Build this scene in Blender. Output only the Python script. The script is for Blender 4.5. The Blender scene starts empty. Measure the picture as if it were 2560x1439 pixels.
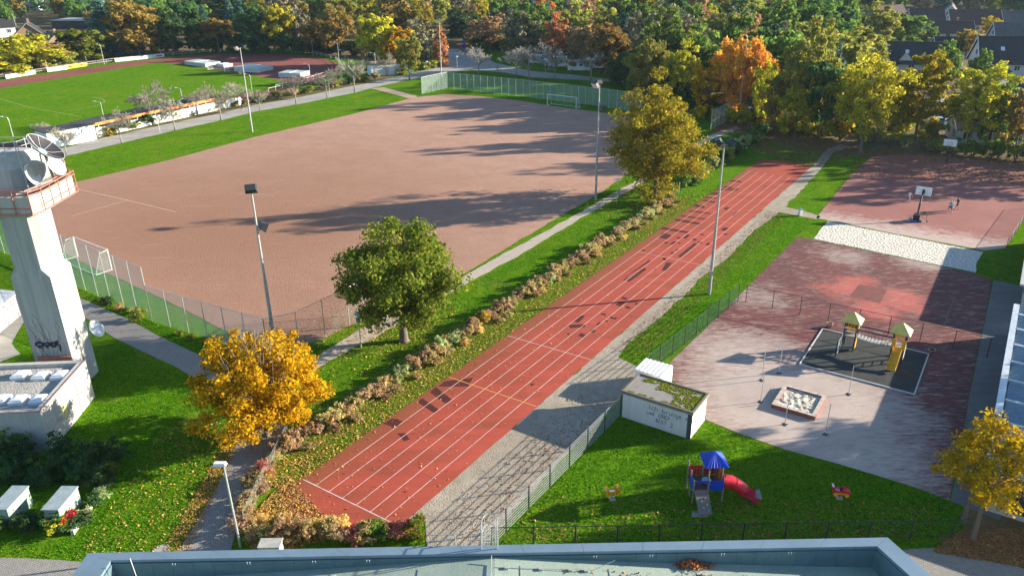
import bpy, bmesh, math, random
import numpy as np
from mathutils import Vector, Matrix, noise

sc = bpy.context.scene
COL = sc.collection
RAD = math.radians
# ---------------------------------------------------------------- camera
CAM_F, CAM_P, CAM_R, CAM_H = 1950.0, RAD(24.035), RAD(-0.706), 32.9
cam = bpy.data.cameras.new('camera')
cam.sensor_width = 36.0
cam.lens = CAM_F / 2560 * 36
cam.clip_end = 4000
camo = bpy.data.objects.new('camera', cam)
COL.objects.link(camo)
_c, _s = math.cos(CAM_P), math.sin(CAM_P)
_fw, _dn, _rt = Vector((0, _c, -_s)), Vector((0, -_s, -_c)), Vector((1, 0, 0))
_cr, _sr = math.cos(CAM_R), math.sin(CAM_R)
_X = _rt * _cr - _dn * _sr      # image x axis in the world
_Y = _rt * _sr + _dn * _cr      # image y axis (down)
camo.matrix_world = Matrix(((_X.x, -_Y.x, -_fw.x, 0), (_X.y, -_Y.y, -_fw.y, 0), (_X.z, -_Y.z, -_fw.z, CAM_H), (0, 0, 0, 1)))
sc.camera = camo
# ---------------------------------------------------------------- light
SUN_EL = RAD(15.5)
SUN_AZ = Vector((0.984, 0.178, 0)).normalized()        # towards the sun, on the ground
SUN_V = Vector((SUN_AZ.x * math.cos(SUN_EL), SUN_AZ.y * math.cos(SUN_EL), math.sin(SUN_EL)))
world = bpy.data.worlds.new('World')
sc.world = world
world.use_nodes = True
_nt = world.node_tree
_sky = _nt.nodes.new('ShaderNodeTexSky')
_sky.sky_type = 'NISHITA'
_sky.sun_disc = False
_sky.sun_elevation = SUN_EL
_sky.sun_rotation = math.atan2(SUN_AZ.x, SUN_AZ.y)
_sky.air_density = 1.0
_sky.dust_density = 0.4
_sky.ozone_density = 3.0
_bg = _nt.nodes['Background']
_bg.inputs[1].default_value = 0.085
_nt.links.new(_sky.outputs[0], _bg.inputs[0])
sun = bpy.data.lights.new('sun', 'SUN')
sun.energy = 5.0
sun.angle = RAD(0.5)
sun.color = (1.0, 0.89, 0.73)
suno = bpy.data.objects.new('sun', sun)
suno.rotation_euler = (-SUN_V).to_track_quat('-Z', 'Y').to_euler()
suno.location = (60, 40, 60)
COL.objects.link(suno)
sc.view_settings.view_transform = 'Standard'
sc.view_settings.look = 'None'
sc.view_settings.gamma = 1
sc.view_settings.use_curve_mapping = False
sc.view_settings.exposure = 1.7
sc.cycles.max_bounces = 6
sc.cycles.transparent_max_bounces = 24
sc.cycles.use_denoising = True
random.seed(5)
rng = np.random.default_rng(7)

# ---------------------------------------------------------------- helpers
def G(px, py, z=0.0):
    """photo pixel -> the point where its ray meets the height z"""
    d = _fw + _X * ((px - 1280) / CAM_F) + _Y * ((py - 719.5) / CAM_F)
    t = (z - CAM_H) / d.z
    return Vector((d.x * t, d.y * t, z))

YAW = RAD(33.8245)
DV, NV = Vector((math.sin(YAW), math.cos(YAW), 0)), Vector((math.cos(YAW), -math.sin(YAW), 0))
def L(d, n, z=0.0):
    """site coordinates: d along the running track, n to its right"""
    return DV * d + NV * n + Vector((0, 0, z))
def toL(v):
    return v.dot(DV), v.dot(NV)
T0 = Vector((-14.211, 42.679, 0))       # left end of the start line
TD, TN = toL(T0)
SITE = -YAW                              # z rotation that turns +Y into DV

def link(name, me, mat=None, parent=None):
    o = bpy.data.objects.new(name, me)
    COL.objects.link(o)
    if mat is not None and me is not None:
        for m in (mat if isinstance(mat, (list, tuple)) else [mat]):
            me.materials.append(m)
    if parent:
        o.parent = parent
    return o

def tag(o, label, cat, group=None):
    o['label'] = label
    o['category'] = cat
    if group:
        o['group'] = group
    return o

def thing(name, label, cat, loc=(0, 0, 0), rz=0.0, group=None):
    o = bpy.data.objects.new(name, None)
    o.empty_display_size = 0.3
    COL.objects.link(o)
    o.location = loc
    o.rotation_euler = (0, 0, rz)
    return tag(o, label, cat, group)

def struct(o, kind='structure'):
    o['kind'] = kind
    return o

class MB:
    """collects shapes into one mesh"""
    def __init__(s):
        s.v, s.f, s.m = [], [], []
        s.mi = 0
    def add(s, vs, fs):
        b = len(s.v)
        s.v += [tuple(v) for v in vs]
        s.f += [tuple(b + i for i in f) for f in fs]
        s.m += [s.mi] * len(fs)
        return s
    def box(s, c, sz, rz=0.0, rot=None):
        hx, hy, hz = sz[0] / 2, sz[1] / 2, sz[2] / 2
        R = rot if rot is not None else Matrix.Rotation(rz, 3, 'Z')
        c = Vector(c)
        vs = [c + R @ Vector((x * hx, y * hy, z * hz)) for z in (-1, 1) for y in (-1, 1) for x in (-1, 1)]
        return s.add(vs, [(0, 2, 3, 1), (4, 5, 7, 6), (0, 1, 5, 4), (2, 6, 7, 3), (0, 4, 6, 2), (1, 3, 7, 5)])
    def bar(s, a, b, w, h, up=(0, 0, 1)):
        """box beam from a to b"""
        a, b = Vector(a), Vector(b)
        d = (b - a)
        ln = d.length
        d.normalize()
        u = Vector(up)
        x = d.cross(u)
        if x.length < 1e-4:
            x = d.cross(Vector((1, 0, 0)))
        x.normalize()
        z = x.cross(d)
        R = Matrix((x, d, z)).transposed()
        return s.box((a + b) / 2, (w, ln, h), rot=R)
    def tube(s, a, b, r0, r1=None, n=8, caps=True):
        return s.path([a, b], [r0, r0 if r1 is None else r1], n, caps)
    def path(s, pts, rs, n=8, caps=True):
        pts = [Vector(p) for p in pts]
        if not isinstance(rs, (list, tuple)):
            rs = [rs] * len(pts)
        vs, fs = [], []
        ref = None
        for i, p in enumerate(pts):
            d = (pts[min(i + 1, len(pts) - 1)] - pts[max(i - 1, 0)]).normalized()
            if ref is None or abs(ref.dot(d)) > 0.98:
                ref = Vector((0, 0, 1)) if abs(d.z) < 0.9 else Vector((1, 0, 0))
            x = d.cross(ref).normalized()
            y = x.cross(d)
            ref = y
            for k in range(n):
                a = 2 * math.pi * k / n
                vs.append(p + (x * math.cos(a) + y * math.sin(a)) * rs[i])
        for i in range(len(pts) - 1):
            for k in range(n):
                k2 = (k + 1) % n
                fs.append((i * n + k, i * n + k2, (i + 1) * n + k2, (i + 1) * n + k))
        if caps:
            fs.append(tuple(reversed(range(n))))
            fs.append(tuple((len(pts) - 1) * n + k for k in range(n)))
        return s.add(vs, fs)
    def prism(s, poly, z0, z1):
        n = len(poly)
        if sum(poly[i][0] * poly[(i + 1) % n][1] - poly[(i + 1) % n][0] * poly[i][1] for i in range(n)) < 0:
            poly = poly[::-1]
        vs = [(p[0], p[1], z0) for p in poly] + [(p[0], p[1], z1) for p in poly]
        fs = [tuple(reversed(range(n))), tuple(range(n, 2 * n))]
        fs += [(i, (i + 1) % n, n + (i + 1) % n, n + i) for i in range(n)]
        return s.add(vs, fs)
    def frustum(s, c, s0, s1, z0, z1):
        """rectangular frustum about c: sizes s0 at z0, s1 at z1"""
        vs = []
        for sz, z in ((s0, z0), (s1, z1)):
            for sx, sy in ((-1, -1), (1, -1), (1, 1), (-1, 1)):
                vs.append((c[0] + sx * sz[0] / 2, c[1] + sy * sz[1] / 2, z))
        return s.add(vs, [(3, 2, 1, 0), (4, 5, 6, 7), (0, 1, 5, 4), (1, 2, 6, 5), (2, 3, 7, 6), (3, 0, 4, 7)])
    def lathe(s, prof, n=16, c=(0, 0, 0), R=None):
        vs, fs = [], []
        R = R or Matrix.Identity(3)
        c = Vector(c)
        for r, z in prof:
            for k in range(n):
                a = 2 * math.pi * k / n
                vs.append(c + R @ Vector((r * math.cos(a), r * math.sin(a), z)))
        for i in range(len(prof) - 1):
            for k in range(n):
                k2 = (k + 1) % n
                fs.append((i * n + k, i * n + k2, (i + 1) * n + k2, (i + 1) * n + k))
        return s.add(vs, fs)
    def quad(s, a, b, c, d):
        return s.add([a, b, c, d], [(0, 1, 2, 3)])
    def mesh(s, name='m', smooth=False):
        me = bpy.data.meshes.new(name)
        me.from_pydata(s.v, [], s.f)
        if any(s.m):
            me.polygons.foreach_set('material_index', s.m)
        if smooth:
            me.polygons.foreach_set('use_smooth', [True] * len(me.polygons))
        me.update()
        return me
    def build(s, name, mat, parent=None, smooth=False):
        return link(name, s.mesh(name, smooth), mat, parent)

def npmesh(name, v, quads, mat=None):
    me = bpy.data.meshes.new(name)
    nv, nf = len(v), len(quads)
    k = quads.shape[1]
    me.vertices.add(nv)
    me.vertices.foreach_set('co', np.asarray(v, np.float32).ravel())
    me.loops.add(nf * k)
    me.loops.foreach_set('vertex_index', np.asarray(quads, np.int32).ravel())
    me.polygons.add(nf)
    me.polygons.foreach_set('loop_start', np.arange(0, nf * k, k, dtype=np.int32))
    me.polygons.foreach_set('loop_total', np.full(nf, k, np.int32))
    me.update(calc_edges=True)
    return me

def sheet(name, pts, z, mat, kind='structure', subdiv=0):
    """flat piece of ground from a polygon of world points"""
    n = len(pts)
    if sum(pts[i][0] * pts[(i + 1) % n][1] - pts[(i + 1) % n][0] * pts[i][1] for i in range(n)) < 0:
        pts = pts[::-1]
    bm = bmesh.new()
    f = bm.faces.new([bm.verts.new((p[0], p[1], z)) for p in pts])
    f.normal_update()
    bmesh.ops.triangulate(bm, faces=bm.faces[:], ngon_method="EAR_CLIP")
    me = bpy.data.meshes.new(name)
    bm.to_mesh(me)
    bm.free()
    o = link(name, me, mat)
    return struct(o, kind)

def wob(pts, step=1.2, amp=0.12, seed=0, closed=True):
    """resample a world polygon and make its outline uneven"""
    out = []
    n = len(pts)
    for i in range(n if closed else n - 1):
        a, b = Vector(pts[i]), Vector(pts[(i + 1) % n])
        k = max(1, int((b - a).length / step))
        for j in range(k):
            p = a.lerp(b, j / k)
            e = noise.noise_vector(Vector((p.x * 0.9 + seed * 7.3, p.y * 0.9, seed))) * amp
            out.append(Vector((p.x + e.x, p.y + e.y, 0)))
    return out

def GP(*pp):
    return [G(x, y) for x, y in pp]

def copy_thing(root, loc, rz=None, label=None, scale=None, mats=None):
    """copy a thing with its parts and their sub-parts"""
    r = root.copy()
    COL.objects.link(r)
    r.location = loc
    if rz is not None:
        r.rotation_euler = (0, 0, rz)
    if scale is not None:
        r.scale = scale if hasattr(scale, '__len__') else (scale,) * 3
    if label:
        r['label'] = label
    def rec(src, dst):
        for ch in list(src.children):
            c = ch.copy()
            COL.objects.link(c)
            c.parent = dst
            if mats and ch.name.split('.')[0] in mats:
                c.material_slots[0].link = 'OBJECT'
                c.material_slots[0].material = mats[ch.name.split('.')[0]]
            rec(ch, c)
    rec(root, r)
    return r

# ---------------------------------------------------------------- materials
class NT:
    def __init__(s, name):
        s.mat = bpy.data.materials.new(name)
        s.mat.use_nodes = True
        s.t = s.mat.node_tree
        s.p = s.t.nodes['Principled BSDF']
        s.out = s.t.nodes['Material Output']
        s._pos = s._obj = None
    def n(s, typ, **kw):
        nd = s.t.nodes.new(typ)
        for k, v in kw.items():
            setattr(nd, k, v)
        return nd
    def l(s, a, b):
        s.t.links.new(a, b)
    def pos(s):
        if not s._pos:
            s._pos = s.n('ShaderNodeNewGeometry').outputs['Position']
        return s._pos
    def obj(s):
        if not s._obj:
            s._obj = s.n('ShaderNodeTexCoord').outputs['Object']
        return s._obj
    def noise(s, scale, detail=3, rough=0.55, vec=None, stretch=None, dist=0.0):
        v = vec or s.pos()
        if stretch:
            mp = s.n('ShaderNodeMapping')
            mp.inputs['Scale'].default_value = stretch[:3]
            if len(stretch) > 3:
                mp.inputs['Rotation'].default_value = (0, 0, stretch[3])
            s.l(v, mp.inputs[0])
            v = mp.outputs[0]
        nd = s.n('ShaderNodeTexNoise')
        nd.inputs['Scale'].default_value = scale
        nd.inputs['Detail'].default_value = detail
        nd.inputs['Roughness'].default_value = rough
        nd.inputs['Distortion'].default_value = dist
        s.l(v, nd.inputs['Vector'])
        return nd.outputs['Fac']
    def ramp(s, fac, stops):
        r = s.n('ShaderNodeValToRGB')
        e = r.color_ramp.elements
        while len(e) < len(stops):
            e.new(0.5)
        for el, (p, c) in zip(e, stops):
            el.position = p
            el.color = (*c, 1) if hasattr(c, '__len__') else (c, c, c, 1)
        s.l(fac, r.inputs[0])
        return r.outputs[0]
    def mix(s, fac, a, b, mode='MIX'):
        m = s.n('ShaderNodeMix', data_type='RGBA', blend_type=mode)
        for sock, v in ((m.inputs[0], fac), (m.inputs[6], a), (m.inputs[7], b)):
            if isinstance(v, (int, float)):
                sock.default_value = v if sock == m.inputs[0] else (v, v, v, 1)
            elif isinstance(v, tuple):
                sock.default_value = (*v, 1)
            else:
                s.l(v, sock)
        return m.outputs[2]
    def math(s, op, a, b=0.0):
        m = s.n('ShaderNodeMath', operation=op)
        for sock, v in ((m.inputs[0], a), (m.inputs[1], b)):
            if isinstance(v, (int, float)):
                sock.default_value = v
            else:
                s.l(v, sock)
        return m.outputs[0]
    def bump(s, h, dist=0.02, strength=1.0):
        b = s.n('ShaderNodeBump')
        b.inputs['Strength'].default_value = strength
        b.inputs['Distance'].default_value = dist
        s.l(h, b.inputs['Height'])
        s.l(b.outputs[0], s.p.inputs['Normal'])
    def done(s, col=None, rough=0.9, metal=0.0, spec=0.3):
        if col is not None:
            if isinstance(col, tuple):
                s.p.inputs['Base Color'].default_value = (*col, 1)
            else:
                s.l(col, s.p.inputs['Base Color'])
        s.p.inputs['Roughness'].default_value = rough
        s.p.inputs['Metallic'].default_value = metal
        s.p.inputs['Specular IOR Level'].default_value = spec
        return s.mat

def plain(name, c, rough=0.6, metal=0.0, var=0.18, scale=3.0, spec=0.35, bump=0.0, local=True):
    """solid colour with slight dirt and tone variation"""
    t = NT(name)
    v = t.obj() if local else t.pos()
    f = t.noise(scale, 4, 0.6, v)
    g = t.noise(scale * 7, 2, 0.5, v)
    a = tuple(x * (1 - var) for x in c)
    b = tuple(min(1, x * (1 + var)) for x in c)
    col = t.mix(t.ramp(g, [(0.35, 0.0), (0.7, 0.35)]), t.ramp(f, [(0.3, a), (0.7, b)]), tuple(x * (1 - 1.4 * var) for x in c))
    if bump:
        t.bump(g, bump)
    return t.done(col, rough, metal, spec)

def leafmat(name, cols, trans=0.42, seed_rand=True, gain=1.0):
    """leaves: colour changes from leaf to leaf and a little from tree to tree"""
    t = NT(name)
    geo = t.n('ShaderNodeNewGeometry')
    r = geo.outputs['Random Per Island']
    k = len(cols)
    cols = [tuple(min(0.8, x * gain) for x in c) for c in cols]
    col = t.ramp(r, [((i + 0.5) / k, c) for i, c in enumerate(cols)])
    if seed_rand:
        oi = t.n('ShaderNodeObjectInfo')
        hs = t.n('ShaderNodeHueSaturation')
        t.l(t.math('ADD', t.math('MULTIPLY', oi.outputs['Random'], 0.03), 0.485), hs.inputs['Hue'])
        t.l(t.math('ADD', t.math('MULTIPLY', oi.outputs['Random'], 0.5), 0.75), hs.inputs['Value'])
        t.l(col, hs.inputs['Color'])
        col = hs.outputs[0]
    d = t.n('ShaderNodeBsdfDiffuse')
    tr = t.n('ShaderNodeBsdfTranslucent')
    mx = t.n('ShaderNodeMixShader')
    mx.inputs[0].default_value = trans
    t.l(col, d.inputs[0])
    t.l(col, tr.inputs[0])
    t.l(d.outputs[0], mx.inputs[1])
    t.l(tr.outputs[0], mx.inputs[2])
    t.l(mx.outputs[0], t.out.inputs[0])
    return t.mat
# ---------------------------------------------------------------- ground materials
def grass_mat(name, dry=0.0, lush=1.0):
    t = NT(name)
    big = t.noise(0.09, 4, 0.6)
    mid = t.noise(0.55, 5, 0.65)
    fine = t.noise(7.0, 4, 0.7)
    tip = t.noise(23.0, 2, 0.6)
    c = t.ramp(mid, [(0.28, (0.034 * lush, 0.112 * lush, 0.003)), (0.5, (0.068 * lush, 0.175 * lush, 0.005)), (0.72, (0.125, 0.22, 0.008))])
    c = t.mix(t.ramp(big, [(0.42, 0.0), (0.70, 0.6)]), c, (0.145, 0.20, 0.012))
    c = t.mix(t.ramp(fine, [(0.50, 0.0), (0.70, 0.8)]), c, (0.15, 0.32, 0.012))
    c = t.mix(t.ramp(fine, [(0.32, 0.95), (0.48, 0.0)]), c, (0.006, 0.045, 0.002))
    c = t.mix(t.ramp(tip, [(0.62, 0.0), (0.74, 0.5)]), c, (0.24, 0.32, 0.05))
    m2 = t.noise(2.4, 4, 0.65)
    c = t.mix(t.ramp(m2, [(0.34, 0.65), (0.5, 0.0)]), c, (0.012, 0.07, 0.002))
    c = t.mix(t.ramp(m2, [(0.54, 0.0), (0.72, 0.5)]), c, (0.14, 0.26, 0.01))
    w = t.noise(0.21, 5, 0.7)
    c = t.mix(t.ramp(w, [(0.56, 0.0), (0.72, 0.6)]), c, (0.175, 0.155, 0.035))
    if dry:
        d = t.noise(0.5, 4, 0.65)
        c = t.mix(t.ramp(d, [(0.4, dry * 0.35), (0.65, dry)]), c, (0.22, 0.19, 0.05))
    t.bump(t.math('ADD', fine, t.math('MULTIPLY', tip, 0.6)), 0.12, 0.9)
    return t.done(c, 1.0, spec=0.0)

GRASS = grass_mat('lawn_grass')
GRASS_DRY = grass_mat('lawn_grass_with_dry_thatch', 0.55)
GRASS_PITCH = grass_mat('mown_pitch_grass', 0.0, 1.1)

def gritty(name, c1, c2, c3, speck=None, rough=0.95, bump=0.012, s1=0.12, s2=1.4, s3=22.0, st=None):
    t = NT(name)
    a, b, f = t.noise(s1, 4, 0.6, stretch=st), t.noise(s2, 5, 0.65, stretch=st), t.noise(s3, 2, 0.6)
    c = t.mix(t.ramp(a, [(0.35, 0.0), (0.65, 1.0)]), c1, c2)
    c = t.mix(t.ramp(b, [(0.40, 0.0), (0.72, 0.6)]), c, c3)
    if speck:
        c = t.mix(t.ramp(f, [(0.56, 0.0), (0.70, 0.75)]), c, speck)
    t.bump(f, bump)
    return t.done(c, rough, spec=0.15)

def clay_mat():
    t = NT('ash_pitch_clay')
    st = (0.7, 1.0, 1, 0.5)
    a, b, f, g = t.noise(0.03, 4, 0.6, stretch=st), t.noise(0.35, 6, 0.7, stretch=st), t.noise(7.0, 3, 0.65), t.noise(0.9, 5, 0.7, stretch=(0.15, 1.3, 1, 0.62))
    vm = t.n('ShaderNodeVectorMath', operation='DISTANCE')
    t.l(t.pos(), vm.inputs[0])
    vm.inputs[1].default_value = G(330, 600)
    # the finer, browner, coarser-grained clay in front of the near goal
    d = t.math('ADD', t.math('MULTIPLY', vm.outputs['Value'], 0.011), t.math('MULTIPLY', t.math('SUBTRACT', a, 0.5), 0.9))
    c = t.mix(t.ramp(d, [(0.10, 0.0), (0.75, 1.0)]), (0.30, 0.165, 0.108), (0.44, 0.275, 0.205))
    c = t.mix(t.ramp(b, [(0.40, 0.0), (0.72, 0.55)]), c, (0.29, 0.165, 0.115))
    c = t.mix(t.ramp(g, [(0.58, 0.0), (0.75, 0.45)]), c, (0.52, 0.35, 0.27))
    c = t.mix(t.ramp(f, [(0.55, 0.0), (0.68, 0.8)]), c, (0.15, 0.09, 0.065))
    t.bump(f, 0.05)
    return t.done(c, 1.0, spec=0.0)
CLAY = clay_mat()
ASPHALT = gritty('pale_asphalt', (0.33, 0.31, 0.275), (0.40, 0.38, 0.34), (0.25, 0.235, 0.21), (0.17, 0.16, 0.15), s2=0.7)
GRAVEL = gritty('sandy_gravel', (0.34, 0.285, 0.215), (0.44, 0.38, 0.30), (0.21, 0.18, 0.125), (0.10, 0.085, 0.06), bump=0.05, s2=1.1, s3=11.0)
DIRT = gritty('trodden_earth', (0.38, 0.28, 0.20), (0.48, 0.37, 0.28), (0.27, 0.20, 0.13), (0.16, 0.11, 0.07), s3=12)
LITTER = gritty('leaf_litter', (0.12, 0.085, 0.04), (0.17, 0.11, 0.05), (0.07, 0.075, 0.025), (0.26, 0.16, 0.06), bump=0.08, s2=0.8, s3=5.0)
ROAD = gritty('street_asphalt', (0.07, 0.072, 0.075), (0.09, 0.09, 0.09), (0.055, 0.055, 0.055), (0.12, 0.12, 0.12))
CONCRETE_PAD = gritty('concrete_slab', (0.33, 0.32, 0.30), (0.40, 0.39, 0.36), (0.26, 0.25, 0.23), (0.2, 0.19, 0.18))

def pavers():
    t = NT('small_concrete_pavers')
    mp = t.n('ShaderNodeMapping')
    mp.inputs['Rotation'].default_value = (0, 0, 0.45)
    t.l(t.pos(), mp.inputs[0])
    br = t.n('ShaderNodeTexBrick')
    br.inputs['Scale'].default_value = 2.6
    br.inputs['Mortar Size'].default_value = 0.03
    br.inputs['Color1'].default_value = (0.36, 0.34, 0.31, 1)
    br.inputs['Color2'].default_value = (0.28, 0.265, 0.245, 1)
    br.inputs['Mortar'].default_value = (0.12, 0.12, 0.10, 1)
    t.l(mp.outputs[0], br.inputs['Vector'])
    d = t.noise(0.5, 4, 0.6)
    c = t.mix(t.ramp(d, [(0.4, 0.0), (0.7, 0.5)]), br.outputs[0], (0.23, 0.215, 0.19))
    t.bump(br.outputs['Fac'], -0.02)
    return t.done(c, 0.9, spec=0.2)
PAVERS = pavers()

def tartan():
    t = NT('red_tartan_track')
    st = (0.05, 1.0, 1.0, -(math.pi / 2 - YAW))
    a, b, f = t.noise(0.15, 4, 0.6), t.noise(0.7, 4, 0.65, stretch=(0.25, 1.0, 1.0, -(math.pi / 2 - YAW))), t.noise(30.0, 2, 0.6)
    c = t.ramp(a, [(0.3, (0.33, 0.060, 0.036)), (0.7, (0.42, 0.080, 0.050))])
    c = t.mix(t.ramp(b, [(0.42, 0.0), (0.74, 0.75)]), c, (0.20, 0.055, 0.028))
    # mossy brown growing in from the left edge and the near end
    sep = t.n('ShaderNodeVectorMath', operation='DOT_PRODUCT')
    t.l(t.pos(), sep.inputs[0])
    sep.inputs[1].default_value = NV
    edge = t.math('SUBTRACT', sep.outputs['Value'], TN)
    edge = t.math('ADD', edge, t.math('MULTIPLY', b, 3.0))
    c = t.mix(t.ramp(t.math('MULTIPLY', edge, 0.25), [(0.32, 0.9), (1.05, 0.0)]), c, (0.19, 0.070, 0.028))
    c = t.mix(t.ramp(f, [(0.60, 0.0), (0.74, 0.4)]), c, (0.16, 0.05, 0.04))
    t.bump(f, 0.006)
    return t.done(c, 0.85, spec=0.2)
TARTAN = tartan()
PATCH = gritty('dark_tartan_repair', (0.070, 0.018, 0.018), (0.085, 0.022, 0.020), (0.06, 0.02, 0.018), (0.12, 0.035, 0.03))
LINE = gritty('worn_white_line_paint', (0.60, 0.46, 0.42), (0.70, 0.58, 0.54), (0.42, 0.20, 0.17), None, s2=2)
LINE_O = gritty('worn_orange_line_paint', (0.75, 0.36, 0.08), (0.7, 0.33, 0.07), (0.5, 0.2, 0.07), None, s2=3)
LINE_FAINT = gritty('faded_line_paint', (0.20, 0.11, 0.10), (0.28, 0.18, 0.16), (0.13, 0.06, 0.055), None, s2=2)
LINE_GRASS = gritty('chalk_line_on_grass', (0.25, 0.34, 0.15), (0.32, 0.38, 0.22), (0.16, 0.27, 0.08), None, s2=3)

def yard():
    t = NT('school_yard_tartan_under_blown_sand')
    rot = -(math.pi / 2 - YAW)
    a = t.noise(0.22, 5, 0.62)
    b = t.noise(1.1, 6, 0.7, stretch=(0.45, 1.3, 1, YAW + 0.25))
    f = t.noise(26.0, 2, 0.6)
    c = t.ramp(a, [(0.3, (0.105, 0.048, 0.046)), (0.6, (0.16, 0.056, 0.05)), (0.8, (0.125, 0.06, 0.055))])
    def blob(p, r0, r1):
        vm = t.n('ShaderNodeVectorMath', operation='DISTANCE')
        t.l(t.pos(), vm.inputs[0])
        vm.inputs[1].default_value = p
        d = t.math('ADD', vm.outputs['Value'], t.math('MULTIPLY', t.math('SUBTRACT', a, 0.5), 9.0))
        d = t.math('ADD', d, t.math('MULTIPLY', t.math('SUBTRACT', b, 0.5), 5.0))
        mr = t.n('ShaderNodeMapRange')
        mr.inputs['From Min'].default_value = r1
        mr.inputs['From Max'].default_value = r0
        t.l(d, mr.inputs['Value'])
        return mr.outputs[0]
    # clean, brighter tartan in the middle of the ball court
    p = t.math('MAXIMUM', blob(G(2120, 718), 1.6, 3.6), blob(G(2245, 750), 1.2, 3.4))
    p = t.math('MAXIMUM', p, blob(G(2190, 775), 0.8, 2.6))
    c = t.mix(t.math('MULTIPLY', p, 0.9), c, (0.45, 0.12, 0.095))
    # sand blown and carried out of the sand box and the pit
    s = t.math('MAXIMUM', blob(G(1990, 1010), 4.0, 12.0), t.math('MULTIPLY', blob(G(1850, 900), 2.0, 9.5), 0.75))
    s = t.math('MAXIMUM', s, t.math('MULTIPLY', blob(G(2130, 1130), 2.0, 9.0), 0.85))
    s = t.math('MAXIMUM', s, t.math('MULTIPLY', blob(G(1900, 745), 0.5, 6.0), 0.45))
    s = t.math('MAXIMUM', s, t.math('MULTIPLY', blob(G(2310, 655), 1.0, 5.0), 0.6))
    s = t.math('MAXIMUM', s, t.math('MULTIPLY', blob(G(2110, 640), 1.0, 5.0), 0.5))
    s = t.math('MAXIMUM', s, 0.12)
    g1 = t.noise(2.6, 6, 0.75, stretch=(0.35, 1.6, 1, YAW - 0.5))
    g2 = t.noise(2.2, 6, 0.75, stretch=(0.3, 1.5, 1, YAW + 0.9))
    gg = t.math('ADD', t.math('MULTIPLY', t.math('SUBTRACT', g1, 0.5), 1.7), t.math('MULTIPLY', t.math('SUBTRACT', g2, 0.5), 1.5))
    sm = t.math('ADD', t.math('SUBTRACT', t.math('MULTIPLY', s, 1.25), 0.06), t.math('ADD', t.math('MULTIPLY', t.math('SUBTRACT', b, 0.52), 1.1), gg))
    c = t.mix(t.ramp(sm, [(0.10, 0.0), (0.45, 0.45), (0.95, 0.9)]), c, t.ramp(a, [(0.3, (0.40, 0.325, 0.28)), (0.7, (0.54, 0.46, 0.39))]))
    c = t.mix(t.ramp(f, [(0.55, 0.0), (0.72, 0.35)]), c, (0.12, 0.07, 0.06))
    t.bump(f, 0.02)
    return t.done(c, 0.93, spec=0.15)
YARD = yard()

def court():
    t = NT('basketball_court_tartan')
    a, b, f = t.noise(0.15, 4, 0.6), t.noise(0.8, 5, 0.7), t.noise(26.0, 2, 0.6)
    c = t.ramp(a, [(0.3, (0.25, 0.105, 0.088)), (0.7, (0.32, 0.14, 0.115))])
    vm = t.n('ShaderNodeVectorMath', operation='DOT_PRODUCT')
    t.l(t.pos(), vm.inputs[0])
    vm.inputs[1].default_value = DV
    d0 = toL(G(2040, 545))[0]
    e = t.math('ADD', t.math('SUBTRACT', vm.outputs['Value'], d0), t.math('MULTIPLY', t.math('SUBTRACT', b, 0.5), -12.0))
    c = t.mix(t.ramp(t.math('MULTIPLY', e, 0.12), [(0.05, 0.75), (0.55, 0.0)]), c, (0.50, 0.42, 0.36))
    c = t.mix(t.ramp(b, [(0.56, 0.0), (0.75, 0.4)]), c, (0.20, 0.10, 0.085))
    c = t.mix(t.ramp(f, [(0.58, 0.0), (0.72, 0.35)]), c, (0.14, 0.06, 0.05))
    t.bump(f, 0.01)
    return t.done(c, 0.92, spec=0.15)
COURT = court()

def sand():
    t = NT('pale_trampled_sand')
    a, b, f = t.noise(0.6, 3), t.noise(4.2, 3, 0.55), t.noise(20.0, 2)
    c = t.ramp(b, [(0.36, (0.36, 0.33, 0.28)), (0.5, (0.64, 0.60, 0.52)), (0.7, (0.72, 0.68, 0.60))])
    t.bump(t.math('ADD', b, t.math('MULTIPLY', f, 0.15)), 0.3, 1.0)
    return t.done(c, 0.95, spec=0.1)
SAND = sand()
SAND_BOX = gritty('sand_box_sand', (0.50, 0.45, 0.37), (0.60, 0.55, 0.46), (0.38, 0.34, 0.27), (0.26, 0.23, 0.18), bump=0.10, s1=0.8, s2=3.0, s3=9.0)
RUBBER = gritty('dark_rubber_safety_mat', (0.035, 0.04, 0.038), (0.048, 0.052, 0.05), (0.075, 0.075, 0.07), (0.10, 0.10, 0.09), s2=0.8)

# ---------------------------------------------------------------- ground
sheet('ground', [(-1500, -200, 0), (1500, -200, 0), (1500, 2500, 0), (-1500, 2500, 0)], 0.0, GRASS)
sheet('forest_floor', wob(GP((-400, 190), (0, 196), (200, 166), (400, 138), (600, 122), (760, 126), (860, 146), (1000, 168), (1092, 160), (1150, 118), (1240, 110), (1380, 165), (1560, 186), (1640, 225), (1760, 262), (1800, 300), (1790, 335), (1840, 330), (1910, 345), (2000, 372), (2130, 392), (2300, 402), (2560, 430), (2900, 470)) + [Vector((420, 160, 0)), Vector((420, 700, 0)), Vector((-420, 700, 0))], 3.0, 0.9, 2), 0.004, LITTER)
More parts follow.
